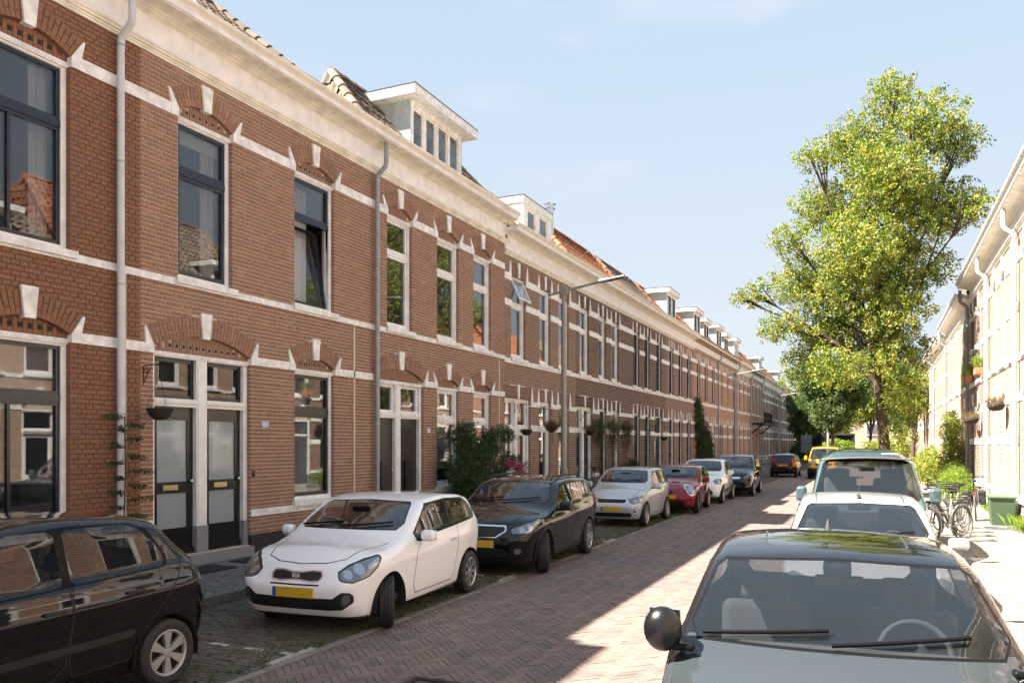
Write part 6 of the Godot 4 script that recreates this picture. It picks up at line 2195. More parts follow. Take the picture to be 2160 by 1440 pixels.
func right_cars(plastic: Material, mesh_black: Material, red_lamp: Material, clear: Material) -> void:
	var chrome: Material = mats["chrome"]
	# --- dark compact with glass roof, nearest to the camera
	var mk := paint("paint_grey_blue", Color(0.040, 0.048, 0.054), 0.2)
	var roofp := paint("paint_night", Color(0.007, 0.008, 0.010))
	var p := hatch({"called": "parked_car", "label": "grey-blue compact car with black glass roof and round mirrors nearest the camera", "group": "cars parked on the sunny side",
		"L": 3.75, "W": 0.83, "H": 1.455, "nose": 0.84, "cowl_u": 1.28, "cowl_y": 1.0, "roof_u": 2.02, "roof_end": 3.55, "rear_y": 0.95, "belt0": 0.94, "belt1": 0.98, "pillars": [2.55, 3.1], "dlo_r": 3.5, "tumble": 0.36,
		"r": 0.30, "uf": 0.65, "ur": 3.1, "rim": "double5", "paint": mk, "res": 1.2, "bow": 0.20, "crown": 0.06, "ws_b": 0.90, "ws_t": 0.73, "dm_mat": mat("mirror_black", Color(0.006, 0.006, 0.007), 0.28), "dm_u": 1.36, "dm_y": 1.09, "dm_out": -0.10, "dm_round": true, "dm_size": Vector3(0.19, 0.22, 0.15), "plate": 0.42, "seat_mat": mat("seat_grey", Color(0.045, 0.048, 0.05), 0.9), "mirror_u": 1.86, "dash_u": 1.32, "dash_y": 0.80, "seat_u": 2.05,
		"seams": [["top", [[0.10, 0.0], [0.15, 0.55], [0.3, 0.68], [1.2, 0.76]]]]})
	p.cuts = [["sunroof", "top", [[2.22, -0.1], [2.22, 0.36], [2.92, 0.38], [2.92, -0.1]], mat("roof_glass", Color(0.008, 0.009, 0.010), 0.04, 0.0, "", 1.0, 0.0, 1.0), true, 0.05],
		["sunroof_seal", "top", [[2.205, -0.1], [2.205, 0.373], [2.935, 0.393], [2.935, -0.1]], mat("seal_grey", Color(0.03, 0.03, 0.03), 0.5), true, 0.06],
		["roof_panel", "top", [[1.86, -0.1], [1.86, 0.9], [3.75, 0.9], [3.75, -0.1]], roofp, true],
		["windscreen_pillar", "front", [[0.55, 1.05], [0.84, 1.05], [0.78, 1.5], [0.3, 1.5]], roofp, false],
		["side_pillar", "side", [[1.42, 0.99], [1.9, 1.5], [3.7, 1.5], [3.6, 1.0]], roofp, false],
		["headlight", "diagf", [[0.46, 0.58], [0.46, 0.74], [0.58, 0.82], [0.72, 0.78], [0.74, 0.64], [0.6, 0.56]], clear, false, 0.05],
		["grille", "front", [[-0.1, 0.5], [0.40, 0.52], [0.46, 0.62], [0.42, 0.70], [-0.1, 0.70]], mesh_black, true, 0.02]]
	var n := car(p, P(-0.18, 0, 4.50), 0.085)
	# sensor housing behind the windscreen, and roof aerial
	var sh := MB.new()
	sh.rbox(Vector3(0, 1.33, 1.875 - 2.02), Vector3(0.14, 0.12, 0.05), 0.04, Basis(Vector3(1, 0, 0), 0.6))
	part(n, "sensor_housing", sh, plastic)
	var fin := MB.new()
	fin.tube([Vector3(0, 1.40, -1.40), Vector3(0, 1.44, -1.45), Vector3(0, 1.475, -1.48)], [0.03, 0.018, 0.006], 8)
	part(n, "aerial", fin, plastic)
	# --- silver-white hatchback in the middle
	var pearl := paint("paint_pearl", Color(0.50, 0.515, 0.53), 0.4)
	var q := hatch({"called": "parked_car", "label": "pale silver car between the grey-blue compact and the camper van", "group": "cars parked on the sunny side",
		"L": 4.25, "W": 0.80, "H": 1.38, "nose": 0.74, "cowl_u": 1.15, "cowl_y": 0.93, "roof_u": 1.95, "roof_end": 3.9, "rear_y": 0.95, "belt0": 0.88, "belt1": 0.93, "pillars": [2.45, 3.15], "dlo_r": 3.5,
		"r": 0.30, "uf": 0.72, "ur": 3.2, "rim": "multi8", "paint": pearl, "res": 0.9, "ws_b": 0.88, "ws_t": 0.70, "plate": 0.45, "mirror_u": 1.92, "mirror_y": 1.26, "dm_size": Vector3(0.2, 0.13, 0.1),
		"seams": [["top", [[1.98, 0.47], [3.8, 0.50]]]]})
	q.cuts = [["headlight", "diagf", [[0.40, 0.55], [0.42, 0.68], [0.66, 0.74], [0.78, 0.68], [0.6, 0.56]], clear, false, 0.03]]
	n = car(q, P(-0.19, 0, 10.35), 0.05)
	var ae := MB.new()
	ae.tube([Vector3(0, 1.35, 0.02), Vector3(0, 1.38, 0.01), Vector3(-0.02, 1.395, 0.0)], [0.028, 0.018, 0.01], 8)
	ae.tube([Vector3(0, 1.38, 0.0), Vector3(0.02, 1.69, -0.28)], 0.004, 5)
	part(n, "aerial", ae, plastic)
	# --- camper van with raised roof
	var teal := paint("paint_teal", Color(0.075, 0.125, 0.135), 0.35)
	var v := {"called": "camper_van", "label": "teal camper van with raised roof and large mirrors, facing the camera", "category": "van",
		"L": 4.7, "W": 0.88, "H": 1.80, "r": 0.32, "uf": 0.80, "ur": 3.6, "rim": "double5", "paint": teal, "res": 0.8, "tumble": 0.20, "bow": 0.14, "crown": 0.05, "kr": 0.07, "ke": 0.18, "plate": 0.45,
		"top": [[0.0, 0.86], [0.1, 0.94], [0.62, 1.06], [0.72, 1.10], [1.10, 1.45], [1.40, 1.72], [1.6, 1.77], [2.4, 1.80], [4.3, 1.79], [4.6, 1.74], [4.7, 1.5]],
		"plan": [[0.0, 0.72], [0.2, 0.80], [0.6, 0.86], [1.2, 0.88], [4.2, 0.88], [4.6, 0.85], [4.7, 0.80]],
		"belt": [[0.0, 0.85], [0.7, 1.0], [1.5, 1.03], [4.7, 1.03]],
		"xf": [[0.0, 0.2], [0.25, 0.08], [0.45, 0.0], [0.75, 0.03], [0.95, 0.10], [1.8, 0.12]],
		"xr": [[0.0, 4.5], [0.4, 4.68], [0.9, 4.7], [1.4, 4.66], [1.8, 4.55]],
		"screen": [[-0.1, 1.715], [-0.1, 1.09], [0.80, 1.09], [0.66, 1.70]],
		"rear_screen": [[-0.1, 1.65], [-0.1, 1.15], [0.66, 1.15], [0.62, 1.65]],
		"side_windows": [[[1.05, 1.08], [1.42, 1.58], [1.95, 1.62], [1.95, 1.08]], [[2.1, 1.1], [2.1, 1.62], [3.1, 1.62], [3.1, 1.1]], [[3.25, 1.1], [3.25, 1.62], [4.35, 1.6], [4.4, 1.1]]],
		"cuts": [["headlight", "front", [[0.44, 0.62], [0.44, 0.80], [0.74, 0.80], [0.78, 0.62]], clear, false, 0.02], ["grille", "front", [[-0.1, 0.64], [0.42, 0.64], [0.42, 0.80], [-0.1, 0.80]], mesh_black, true]],
		"dm_u": 1.02, "dm_y": 1.17, "dm_size": Vector3(0.17, 0.25, 0.13), "seat_u": 1.75, "seat_y": 0.68, "dash_u": 0.98, "dash_y": 0.98, "mirror_u": 1.22, "mirror_y": 1.58, "seat_mat": mat("seat_cloth_blue", Color(0.06, 0.07, 0.09), 0.9)}
	n = car(v, P(-0.2, 0, 15.55), 0.04)
	var hump := MB.new()
	# pop-up roof shell
	var prof := [[2.35 - 1.30, 1.765, 0.62], [2.35 - 1.42, 1.83, 0.66], [2.35 - 1.65, 1.885, 0.67], [2.35 - 2.6, 1.915, 0.68], [2.35 - 4.0, 1.90, 0.67], [2.35 - 4.45, 1.80, 0.62]]
	var rows := []
	for q2 in prof:
		var rw := []
		for i in 13:
			var t := i / 12.0 * 2.0 - 1.0
			var bow := -0.10 * t * t if q2[0] > 0.4 else 0.0
			var sh2: float = pow(absf(t), 5.0)
			rw.append(Vector3(q2[2] * t, q2[1] - (q2[1] - 1.73) * sh2 - 0.02 * t * t, q2[0] + bow))
		rows.append(rw)
	for i in rows.size() - 1:
		for j in 12:
			var nn: Array = []
			for w in [[i, j], [i + 1, j], [i + 1, j + 1], [i, j + 1]]:
				var pa: Vector3 = rows[mini(w[0] + 1, rows.size() - 1)][w[1]] - rows[maxi(w[0] - 1, 0)][w[1]]
				var pb: Vector3 = rows[w[0]][mini(w[1] + 1, 12)] - rows[w[0]][maxi(w[1] - 1, 0)]
				var m := pa.cross(pb).normalized()
				nn.append(m if m.y > 0 else -m)
			hump.nquad(rows[i][j], rows[i + 1][j], rows[i + 1][j + 1], rows[i][j + 1], nn[0], nn[1], nn[2], nn[3])
	var hp := part(n, "raised_roof", hump, paint("paint_teal_dark", Color(0.035, 0.055, 0.065), 0.2))
	var seal := MB.new()
	var sp := []
	for i in 13:
		var t := i / 12.0 * 2.0 - 1.0
		sp.append(Vector3(0.69 * t, 1.762 - 0.035 * t * t, 2.35 - 1.285 - 0.12 * t * t))
	seal.tube(sp, 0.014, 6)
	part(n, "roof_seal", seal, mat("seal_brown", Color(0.12, 0.10, 0.085), 0.6))
	lettering(hp, "WESTFALIA", Transform3D(Basis(Vector3.UP, 0.22) * Basis(Vector3(1, 0, 0), -0.95), Vector3(0.36, 1.828, 2.35 - 1.415)), 0.034, mat("print_white", Color(0.8, 0.8, 0.8), 0.5), 0.003)
	# --- yellow delivery van
	var yel := paint("paint_yellow", Color(0.62, 0.34, 0.02))
	var y := v.duplicate(true)
	y.erase("cuts")
	y.merge({"called": "delivery_van", "label": "yellow delivery van with black lower front coming down the road", "paint": yel, "res": 0.5, "H": 1.85, "group": "", "plate": 0.55,
		"cuts": [["headlight", "diagf", [[0.46, 0.78], [0.46, 0.88], [0.76, 0.98], [0.80, 0.86], [0.6, 0.76]], clear, false, 0.02], ["grille", "front", [[-0.1, 0.74], [0.42, 0.75], [0.44, 0.88], [-0.1, 0.88]], mesh_black, true, 0.02], ["front_bumper", "front", [[-0.1, 0.1], [0.95, 0.1], [0.95, 0.60], [0.6, 0.62], [-0.1, 0.60]], plastic, true]],
		"seat_mat": mats["seat_cloth"]}, true)
	car(y, P(-2.72, 0, 50.5), 0.0)


# ---------- plants ----------
var SPRIGS := {}

func sprig(kind: String) -> ArrayMesh:
	if SPRIGS.has(kind): return SPRIGS[kind]
	var r := RandomNumberGenerator.new()
	r.seed = hash(kind)
	var mb := MB.new()
	var n := 8
	var ll := 0.5
	var lw := 0.26
	if kind == "thin": n = 9; ll = 0.55; lw = 0.13
	if kind == "grass": n = 7; ll = 1.0; lw = 0.07
	if kind == "flower": n = 7; ll = 0.45; lw = 0.40
	for i in n:
		var d := Vector3(r.randf_range(-1, 1), r.randf_range(-0.7, 1), r.randf_range(-1, 1)).normalized()
		var o := Vector3(r.randf_range(-1, 1), r.randf_range(-1, 1), r.randf_range(-1, 1)) * 0.42
		if kind == "grass":
			d = Vector3(r.randf_range(-0.6, 0.6), 1.0, r.randf_range(-0.6, 0.6)).normalized()
			o = Vector3(r.randf_range(-0.3, 0.3), 0, r.randf_range(-0.3, 0.3))
		var side := d.cross(Vector3(r.randf_range(-1, 1), r.randf_range(-1, 1), r.randf_range(-1, 1))).normalized()
		var up := d.cross(side).normalized()
		var l := ll * r.randf_range(0.75, 1.2)
		var a := o
		var b := o + d * l * 0.5 + side * lw * 0.5 + up * l * 0.06
		var c := o + d * l - up * l * 0.10
		var e := o + d * l * 0.5 - side * lw * 0.5 + up * l * 0.06
		mb.tri(a, b, c)
		mb.tri(a, c, e)
	SPRIGS[kind] = mb.mesh()
	return SPRIGS[kind]

# lobes: [centre, radii]; returns transforms scattered towards the outside of each lobe
func scatter(lobes: Array, density: float, size: float, inner := 0.45) -> Array:
	var xs := []
	for q in lobes:
		var c: Vector3 = q[0]
		var r: Vector3 = q[1]
		var n := int(density * r.x * r.y * r.z * 4.19 + 3)
		for i in n:
			var d := Vector3(rng.randfn(), rng.randfn(), rng.randfn()).normalized()
			var k := pow(rng.randf(), inner)
			var p := c + d * r * k * (1.0 + 0.16 * sin(d.x * 7.0 + c.x * 3.0) * cos(d.y * 6.0 + c.y))
			var b := Basis.from_euler(Vector3(rng.randf() * TAU, rng.randf() * TAU, rng.randf() * TAU)).scaled(Vector3.ONE * size * rng.randf_range(0.7, 1.3))
			xs.append(Transform3D(b, p))
	return xs

func colours(n: int, tones: Array) -> Array:
	var o := []
	for i in n:
		var a: Color = tones[rng.randi() % tones.size()]
		o.append(a * rng.randf_range(0.85, 1.15))
	return o

const GREEN_SUN := [Color(0.235, 0.285, 0.032), Color(0.290, 0.310, 0.042), Color(0.165, 0.225, 0.030), Color(0.310, 0.280, 0.050), Color(0.115, 0.170, 0.026)]
const GREEN_MID := [Color(0.060, 0.105, 0.022), Color(0.080, 0.125, 0.028), Color(0.045, 0.085, 0.020), Color(0.100, 0.140, 0.035)]
const GREEN_DARK := [Color(0.030, 0.062, 0.016), Color(0.040, 0.078, 0.020), Color(0.024, 0.050, 0.014), Color(0.052, 0.088, 0.026)]
const GREEN_LIME := [Color(0.190, 0.270, 0.025), Color(0.230, 0.300, 0.030), Color(0.150, 0.225, 0.022)]
const DRY := [Color(0.200, 0.120, 0.045), Color(0.150, 0.090, 0.040), Color(0.230, 0.150, 0.050), Color(0.100, 0.085, 0.030)]

func leafy(parent: Node3D, called: String, lobes: Array, density: float, size: float, tones: Array, kind := "leaf", inner := 0.45) -> void:
	var xs := scatter(lobes, density, size, inner)
	for i in xs.size():
		xs[i].origin -= parent.position
	multi(parent, called, sprig(kind), xs, colours(xs.size(), tones), leaf_mat("foliage", Color.WHITE, Color(0.60, 0.66, 0.14)))

func limb(mb: MB, pts: Array, r0: float, r1: float) -> void:
	var rs := []
	for i in pts.size():
		rs.append(lerpf(r0, r1, float(i) / (pts.size() - 1)))
	mb.tube(pts, rs, 8)

func tree(called: String, label: String, at: Vector3, lobes: Array, density: float, leaf: float, tones: Array, tr: float, lean: Vector3, fork: float, group := "") -> void:
	var t := thing(called, label, "tree", at, group)
	var bark := mat("bark", Color(0.12, 0.085, 0.055), 0.95, 0.0, "grain", 1.5, 1.0)
	var mb := MB.new()
	var f := Vector3(lean.x, fork, lean.z)
	limb(mb, [Vector3(0, -0.1, 0), Vector3(lean.x * 0.2, fork * 0.35, lean.z * 0.2), Vector3(lean.x * 0.6, fork * 0.7, lean.z * 0.6), f], tr, tr * 0.72)
	part(t, "trunk", mb, bark)
	var lm := MB.new()
	for q in lobes:
		var c: Vector3 = q[0]
		if c.y < fork + 0.6: continue
		var mid := f.lerp(c, 0.5) + Vector3(rng.randf_range(-0.3, 0.3), 0.35, rng.randf_range(-0.3, 0.3))
		var dist := f.distance_to(c)
		limb(lm, [f - Vector3(0, 0.2, 0), f.lerp(mid, 0.5) + Vector3(0, 0.15, 0), mid, c], tr * clampf(0.5 - dist * 0.02, 0.18, 0.5), 0.02)
		for k in 5:
			var e: Vector3 = c + Vector3(rng.randfn(), rng.randfn(), rng.randfn()).normalized() * (q[1] as Vector3) * 0.85
			limb(lm, [mid.lerp(c, 0.6), c.lerp(e, 0.5) + Vector3(0, 0.1, 0), e], 0.03, 0.008)
	part(t, "limbs", lm, bark)
	var w := []
	for q in lobes: w.append([q[0] + at, q[1]])
	leafy(t, "crown", w, density, leaf, tones)

func trees() -> void:
	# main tree: lobes are (across, height, depth, radius)
	var sh := [[0.1, 13.9, 0.2, 1.0], [-0.9, 12.7, -0.6, 1.4], [1.15, 12.6, 0.6, 1.45], [2.15, 12.0, 0.2, 0.95], [-2.3, 12.1, 0.4, 0.85], [-2.0, 10.6, -0.8, 1.35], [0.1, 10.7, 1.1, 1.6], [0.6, 11.0, -1.4, 1.4], [1.9, 10.0, -0.3, 1.25], [2.55, 9.6, 0.8, 0.75], [-3.15, 9.2, 0.5, 0.9], [-2.7, 7.8, -0.6, 1.45], [-4.4, 7.4, 0.2, 0.7], [-5.1, 7.3, 0.3, 0.4], [-0.9, 8.4, 1.4, 1.6], [-0.2, 8.6, -1.6, 1.5], [1.2, 7.8, 0.3, 1.05], [-3.5, 6.1, 0.6, 0.9], [-1.7, 6.3, -0.9, 1.45], [0.1, 6.2, 1.0, 1.3], [0.6, 5.2, -0.5, 0.95], [-2.9, 4.9, 0.2, 0.75], [-1.6, 4.5, 0.9, 1.1], [-3.1, 4.2, -0.3, 0.6], [0.2, 3.5, 0.4, 0.75], [0.35, 2.3, 0.2, 0.62], [-0.8, 5.2, -1.0, 1.0], [-0.9, 9.6, 0.2, 1.2], [0.9, 9.2, 0.6, 1.1], [-1.4, 7.2, 0.8, 1.2], [0.3, 7.2, -0.4, 1.1], [-0.6, 11.6, 0.4, 1.1], [0.5, 4.2, 0.7, 0.8], [0.75, 3.0, -0.3, 0.6], [-2.4, 5.6, -0.2, 0.9], [0.0, 4.8, 1.0, 0.9]]
	var lobes := []
	for q in sh:
		lobes.append([Vector3(q[0], q[1], q[2]), Vector3(q[3], q[3] * 0.8, q[3]) * 0.97])
	tree("street_tree", "tall yellow-green street tree standing behind the camper van", P(0.35, 0.1, 31.0), lobes, 78.0, 0.215, GREEN_SUN, 0.2, Vector3(-0.35, 0, 0.1), 4.2)
	# trees beyond
	var data := [
		["street_tree", "broad green tree overhanging the end of the shaded row", P(-3.4, 0.05, 72.0), 3.4, 7.0, GREEN_MID, 3.2],
		["street_tree", "second broad green tree farther down the street", P(-0.6, 0.05, 84.0), 3.6, 7.5, GREEN_SUN, 3.0],
		["street_tree", "slender young tree beside the sunlit houses", P(2.1, 0.12, 58.0), 1.9, 5.4, GREEN_SUN, 2.4],
		["street_tree", "far green tree before the balcony house", P(-6.0, 0.05, 104.0), 3.0, 6.5, GREEN_DARK, 2.4],
		["street_tree", "far green tree closing the street's end", P(3.0, 0.05, 118.0), 4.2, 7.0, GREEN_MID, 2.6],
		["street_tree", "far tree between the pink house and the sunlit row", P(8.5, 0.05, 112.0), 4.0, 7.0, GREEN_SUN, 2.6]]
	data += [["street_tree", "green tree before the far terrace", P(-6.6, 0.05, 88.0), 2.6, 5.2, GREEN_MID, 2.0], ["street_tree", "light green tree at the far left of the street end", P(-4.6, 0.05, 112.0), 3.2, 5.6, GREEN_SUN, 2.0]]
	for d in data:
		var lb := []
		var R: float = d[3]
		for k in 9:
			var a := rng.randf() * TAU
			var rr := R * rng.randf_range(0.2, 0.62)
			lb.append([Vector3(cos(a) * rr, d[4] + R * rng.randf_range(-0.75, 0.5), sin(a) * rr), Vector3.ONE * R * rng.randf_range(0.38, 0.55)])
		tree(d[0], d[1], d[2], lb, 26.0 if R > 2.5 else 50.0, 0.42 if R > 2.5 else 0.28, d[5], 0.17, Vector3(0.1, 0, 0), d[6], "trees down the street")

func bush(called: String, label: String, at: Vector3, lobes: Array, density: float, size: float, tones: Array, kind := "leaf", category := "bush") -> Node3D:
	var t := thing(called, label, category, at)
	var w := []
	for q in lobes: w.append([q[0] + at, q[1]])
	leafy(t, "foliage", w, density, size, tones, kind)
	var mb := MB.new()
	for k in 5:
		var e: Vector3 = lobes[k % lobes.size()][0]
		limb(mb, [Vector3(rng.randf_range(-0.1, 0.1), 0, rng.randf_range(-0.1, 0.1)), e * 0.5 + Vector3(rng.randf_range(-0.1, 0.1), 0.1, rng.randf_range(-0.1, 0.1)), e], 0.018, 0.006)
	part(t, "stem", mb, mats["bark"])
	return t

func plants() -> void:
	var o := bush("flowering_shrub", "dark green shrub with pink flowers before the white ground floor windows", P(-9.1, 0.12, 18.2), [[Vector3(0, 0.75, 0.5), Vector3(0.42, 0.65, 0.75)], [Vector3(0.05, 1.2, 1.1), Vector3(0.35, 0.5, 0.6)], [Vector3(0, 2.0, 0.9), Vector3(0.32, 0.42, 0.55)], [Vector3(0, 1.5, 0.1), Vector3(0.36, 0.5, 0.6)], [Vector3(0, 1.9, -0.5), Vector3(0.3, 0.4, 0.5)], [Vector3(0.1, 0.8, -0.7), Vector3(0.4, 0.6, 0.65)], [Vector3(0, 2.15, -1.5), Vector3(0.25, 0.28, 0.4)], [Vector3(0, 1.45, -1.6), Vector3(0.25, 0.25, 0.45)]], 900.0, 0.12, GREEN_DARK)
	var fl := scatter([[P(-8.7, 1.35, 19.6), Vector3(0.22, 0.2, 0.35)], [P(-8.7, 1.1, 19.9), Vector3(0.2, 0.2, 0.3)], [P(-8.65, 1.5, 18.9), Vector3(0.12, 0.15, 0.2)]], 1300.0, 0.10)
	for i in fl.size(): fl[i].origin -= o.position
	multi(o, "blossom", sprig("flower"), fl, colours(fl.size(), [Color(0.42, 0.09, 0.16), Color(0.50, 0.17, 0.23), Color(0.30, 0.05, 0.10)]), mats["foliage"])
	# climbing plant by the white downpipe
	var c := thing("climbing_plant", "spindly green creeper growing up beside the white downpipe", "plant", P(-9.5, 0.12, 7.95))
	var st := MB.new()
	st.tube([Vector3(0, 0, 0), Vector3(0.03, 0.8, 0.03), Vector3(0.0, 1.5, -0.02), Vector3(0.02, 2.25, 0.01)], 0.010, 6)
	var tw := []
	for k in 15:
		var y := 0.75 + k * 0.105
		var sg := 1.0 if k % 2 == 0 else -1.0
		var ln := rng.randf_range(0.22, 0.46) * (1.0 - k * 0.012)
		var a := Vector3(0.02, y, 0)
		var e := a + Vector3(rng.randf_range(0.02, 0.14), rng.randf_range(-0.05, 0.06), sg * ln)
		st.tube([a, a.lerp(e, 0.5) + Vector3(0, 0.04, 0), e], 0.004, 5)
		for m in 8:
			var p := a.lerp(e, 0.25 + 0.75 * m / 7.0) + Vector3(0, 0.02, 0)
			tw.append(Transform3D(Basis.from_euler(Vector3(rng.randf() * TAU, rng.randf() * TAU, 0)).scaled(Vector3.ONE * rng.randf_range(0.07, 0.11)), p))
	part(c, "stem", st, mats["bark"])
	multi(c, "foliage", sprig("leaf"), tw, colours(tw.size(), GREEN_DARK), mats["foliage"])
	# ivy
	var iv := thing("ivy", "tall dense ivy climbing the red brick house front", "ivy", P(-9.5, 0.12, 48.6))
	leafy(iv, "foliage", [[P(-9.5, 1.2, 49.2), Vector3(0.42, 1.3, 2.2)], [P(-9.5, 2.4, 48.4), Vector3(0.38, 1.1, 1.5)], [P(-9.55, 3.6, 47.6), Vector3(0.3, 1.0, 0.75)], [P(-9.55, 4.4, 47.3), Vector3(0.25, 0.5, 0.4)], [P(-9.5, 2.0, 50.3), Vector3(0.3, 0.8, 0.9)]], 230.0, 0.20, GREEN_DARK)
	var iv2 := thing("ivy", "ivy covering the end wall of the shaded row", "ivy", P(-9.4, 0.12, 110.5))
	leafy(iv2, "foliage", [[P(-9.3, 2.5, 110.6), Vector3(0.7, 2.5, 0.9)], [P(-9.3, 5.5, 110.6), Vector3(0.6, 2.2, 0.9)], [P(-9.0, 1.0, 111.0), Vector3(1.0, 1.0, 1.0)]], 45.0, 0.38, GREEN_DARK)
	# wall plants of the dark house
	for q in [[28.95, "hanging plant trained on the dark house beside its navy doors", GREEN_MID], [30.75, "brown hanging plant between the dark house's two ground floor windows", DRY], [32.6, "reddish wall plant at the end of the dark house front", DRY]]:
		var w := thing("wall_plant", q[1], "plant", P(-9.5, 2.0, q[0]))
		leafy(w, "foliage", [[P(-9.5, 2.65, q[0]), Vector3(0.2, 0.35, 0.42)], [P(-9.5, 2.1, q[0] + 0.1), Vector3(0.14, 0.4, 0.3)], [P(-9.55, 1.4, q[0] + 0.1), Vector3(0.08, 0.55, 0.12)]], 1500.0, 0.10, q[2], "thin")
		leafy(w, "green_shoots", [[P(-9.45, 2.5, q[0]), Vector3(0.2, 0.3, 0.35)]], 700.0, 0.09, GREEN_DARK)
	bush("potted_palm", "spiky green plant at the foot of the dark house", P(-9.3, 0.12, 32.7), [[Vector3(0, 0.7, 0), Vector3(0.3, 0.5, 0.4)]], 900.0, 0.2, GREEN_DARK, "thin", "plant")
	# sunny side shrubs
	bush("climbing_shrub", "tall pale green shrub against the sunlit house wall", P(2.7, 0.12, 35.5), [[Vector3(0, 1.6, 0), Vector3(0.45, 0.9, 1.3)], [Vector3(-0.1, 2.5, 0.4), Vector3(0.4, 0.6, 1.0)], [Vector3(-0.15, 0.8, 0.8), Vector3(0.5, 0.8, 1.0)], [Vector3(0, 2.9, -0.8), Vector3(0.3, 0.4, 0.6)]], 190.0, 0.17, GREEN_SUN)
	bush("pavement_shrub", "feathery green shrub on the sunlit pavement past the bicycles", P(2.3, 0.12, 30.0), [[Vector3(0, 0.55, 0), Vector3(0.55, 0.5, 1.6)], [Vector3(0.1, 0.8, -1.2), Vector3(0.5, 0.5, 1.0)], [Vector3(-0.1, 0.35, 1.6), Vector3(0.4, 0.35, 0.8)]], 330.0, 0.15, GREEN_LIME, "thin")
	bush("pavement_shrub", "rounded green shrub on the sunlit pavement farther along", P(2.1, 0.12, 41.0), [[Vector3(0, 0.7, 0), Vector3(0.6, 0.7, 1.4)], [Vector3(0.2, 1.0, -2.0), Vector3(0.5, 0.8, 1.4)]], 180.0, 0.2, GREEN_SUN)
	bush("pavement_shrub", "last low shrub along the sunlit houses", P(2.0, 0.12, 50.0), [[Vector3(0, 0.6, 0), Vector3(0.7, 0.6, 2.0)]], 130.0, 0.2, GREEN_SUN)
	bush("lime_bush", "round lime-green bush at the end of the street", P(-3.2, 0.05, 78.0), [[Vector3(0, 1.15, 0), Vector3(1.7, 1.25, 1.5)]], 60.0, 0.34, GREEN_LIME)
	bush("garden_bush", "yellow-green bush at the foot of the tall tree's far side", P(0.2, 0.05, 66.0), [[Vector3(0, 1.2, 0), Vector3(1.6, 1.2, 1.2)], [Vector3(1.6, 1.5, 0.5), Vector3(1.0, 1.4, 1.0)]], 60.0, 0.3, GREEN_SUN)
	bush("garden_bush", "broad green hedge in front of the far terrace", P(-5.6, 0.05, 90.0), [[Vector3(-0.8, 0.9, 0), Vector3(1.4, 1.0, 0.9)], [Vector3(1.3, 0.8, 0.2), Vector3(1.3, 0.9, 0.9)]], 60.0, 0.3, GREEN_MID)
	bush("garden_bush", "dark shrub before the grey shopfront of the shaded row", P(-8.8, 0.12, 99.0), [[Vector3(0, 0.9, 0), Vector3(0.5, 0.9, 1.2)]], 120.0, 0.25, GREEN_DARK)
	# weeds
	var wl := []
	for i in 420:
		var s := rng.randf_range(4.8, 34.0)
		var x := rng.randf_range(-0.03, 0.09) + KERB_L + 0.02
		if i % 3 == 0:
			x = EDGE - 0.09 + rng.randf_range(-0.05, 0.05)
		if i % 5 == 0:
			s = rng.randf_range(5.9, 7.2)
			x = KERB_L + rng.randf_range(0.0, 0.12)
		var sz := rng.randf_range(0.04, 0.11) * (2.6 if i % 5 == 0 else 0.8)
		wl.append(Transform3D(Basis(Vector3.UP, rng.randf() * TAU).scaled(Vector3(sz, sz, sz)), P(x, 0.0, s)))
	for i in 5200:  # moss and grass in the joints of the parking lane
		var s := rng.randf_range(3.2, 24.0)
		var x := rng.randf_range(KERB_L + 0.05, EDGE - 0.05)
		if rng.randf() < 0.35: x = EDGE - 0.1 - absf(rng.randfn()) * 0.35
		var sz := rng.randf_range(0.012, 0.036)
		wl.append(Transform3D(Basis(Vector3.UP, rng.randf() * TAU).scaled(Vector3(sz * 1.6, sz, sz * 1.6)), P(x, -0.004, s)))
	var ws := thing("weeds", "small grass and weeds growing in the joints along the kerb", "weeds", Vector3.ZERO, "", "stuff")
	multi(ws, "grass", sprig("grass"), wl, colours(wl.size(), [Color(0.10, 0.13, 0.03), Color(0.07, 0.11, 0.025), Color(0.15, 0.15, 0.05)]), mats["foliage"])
	var wr := []
	for i in 160:
		var s := rng.randf_range(19.5, 27.0)
		var sz := rng.randf_range(0.1, 0.42) * (1.0 if s < 22.5 else 0.6)
		wr.append(Transform3D(Basis(Vector3.UP, rng.randf() * TAU).scaled(Vector3(sz, sz, sz)), P(3.0 - absf(rng.randfn()) * 0.12 - 0.03, 0.12, s)))
	var w2 := thing("weeds", "tall yellow-green weeds along the foot of the sunlit wall", "weeds", Vector3.ZERO, "", "stuff")
	multi(w2, "grass", sprig("grass"), wr, colours(wr.size(), GREEN_LIME), mats["foliage"])

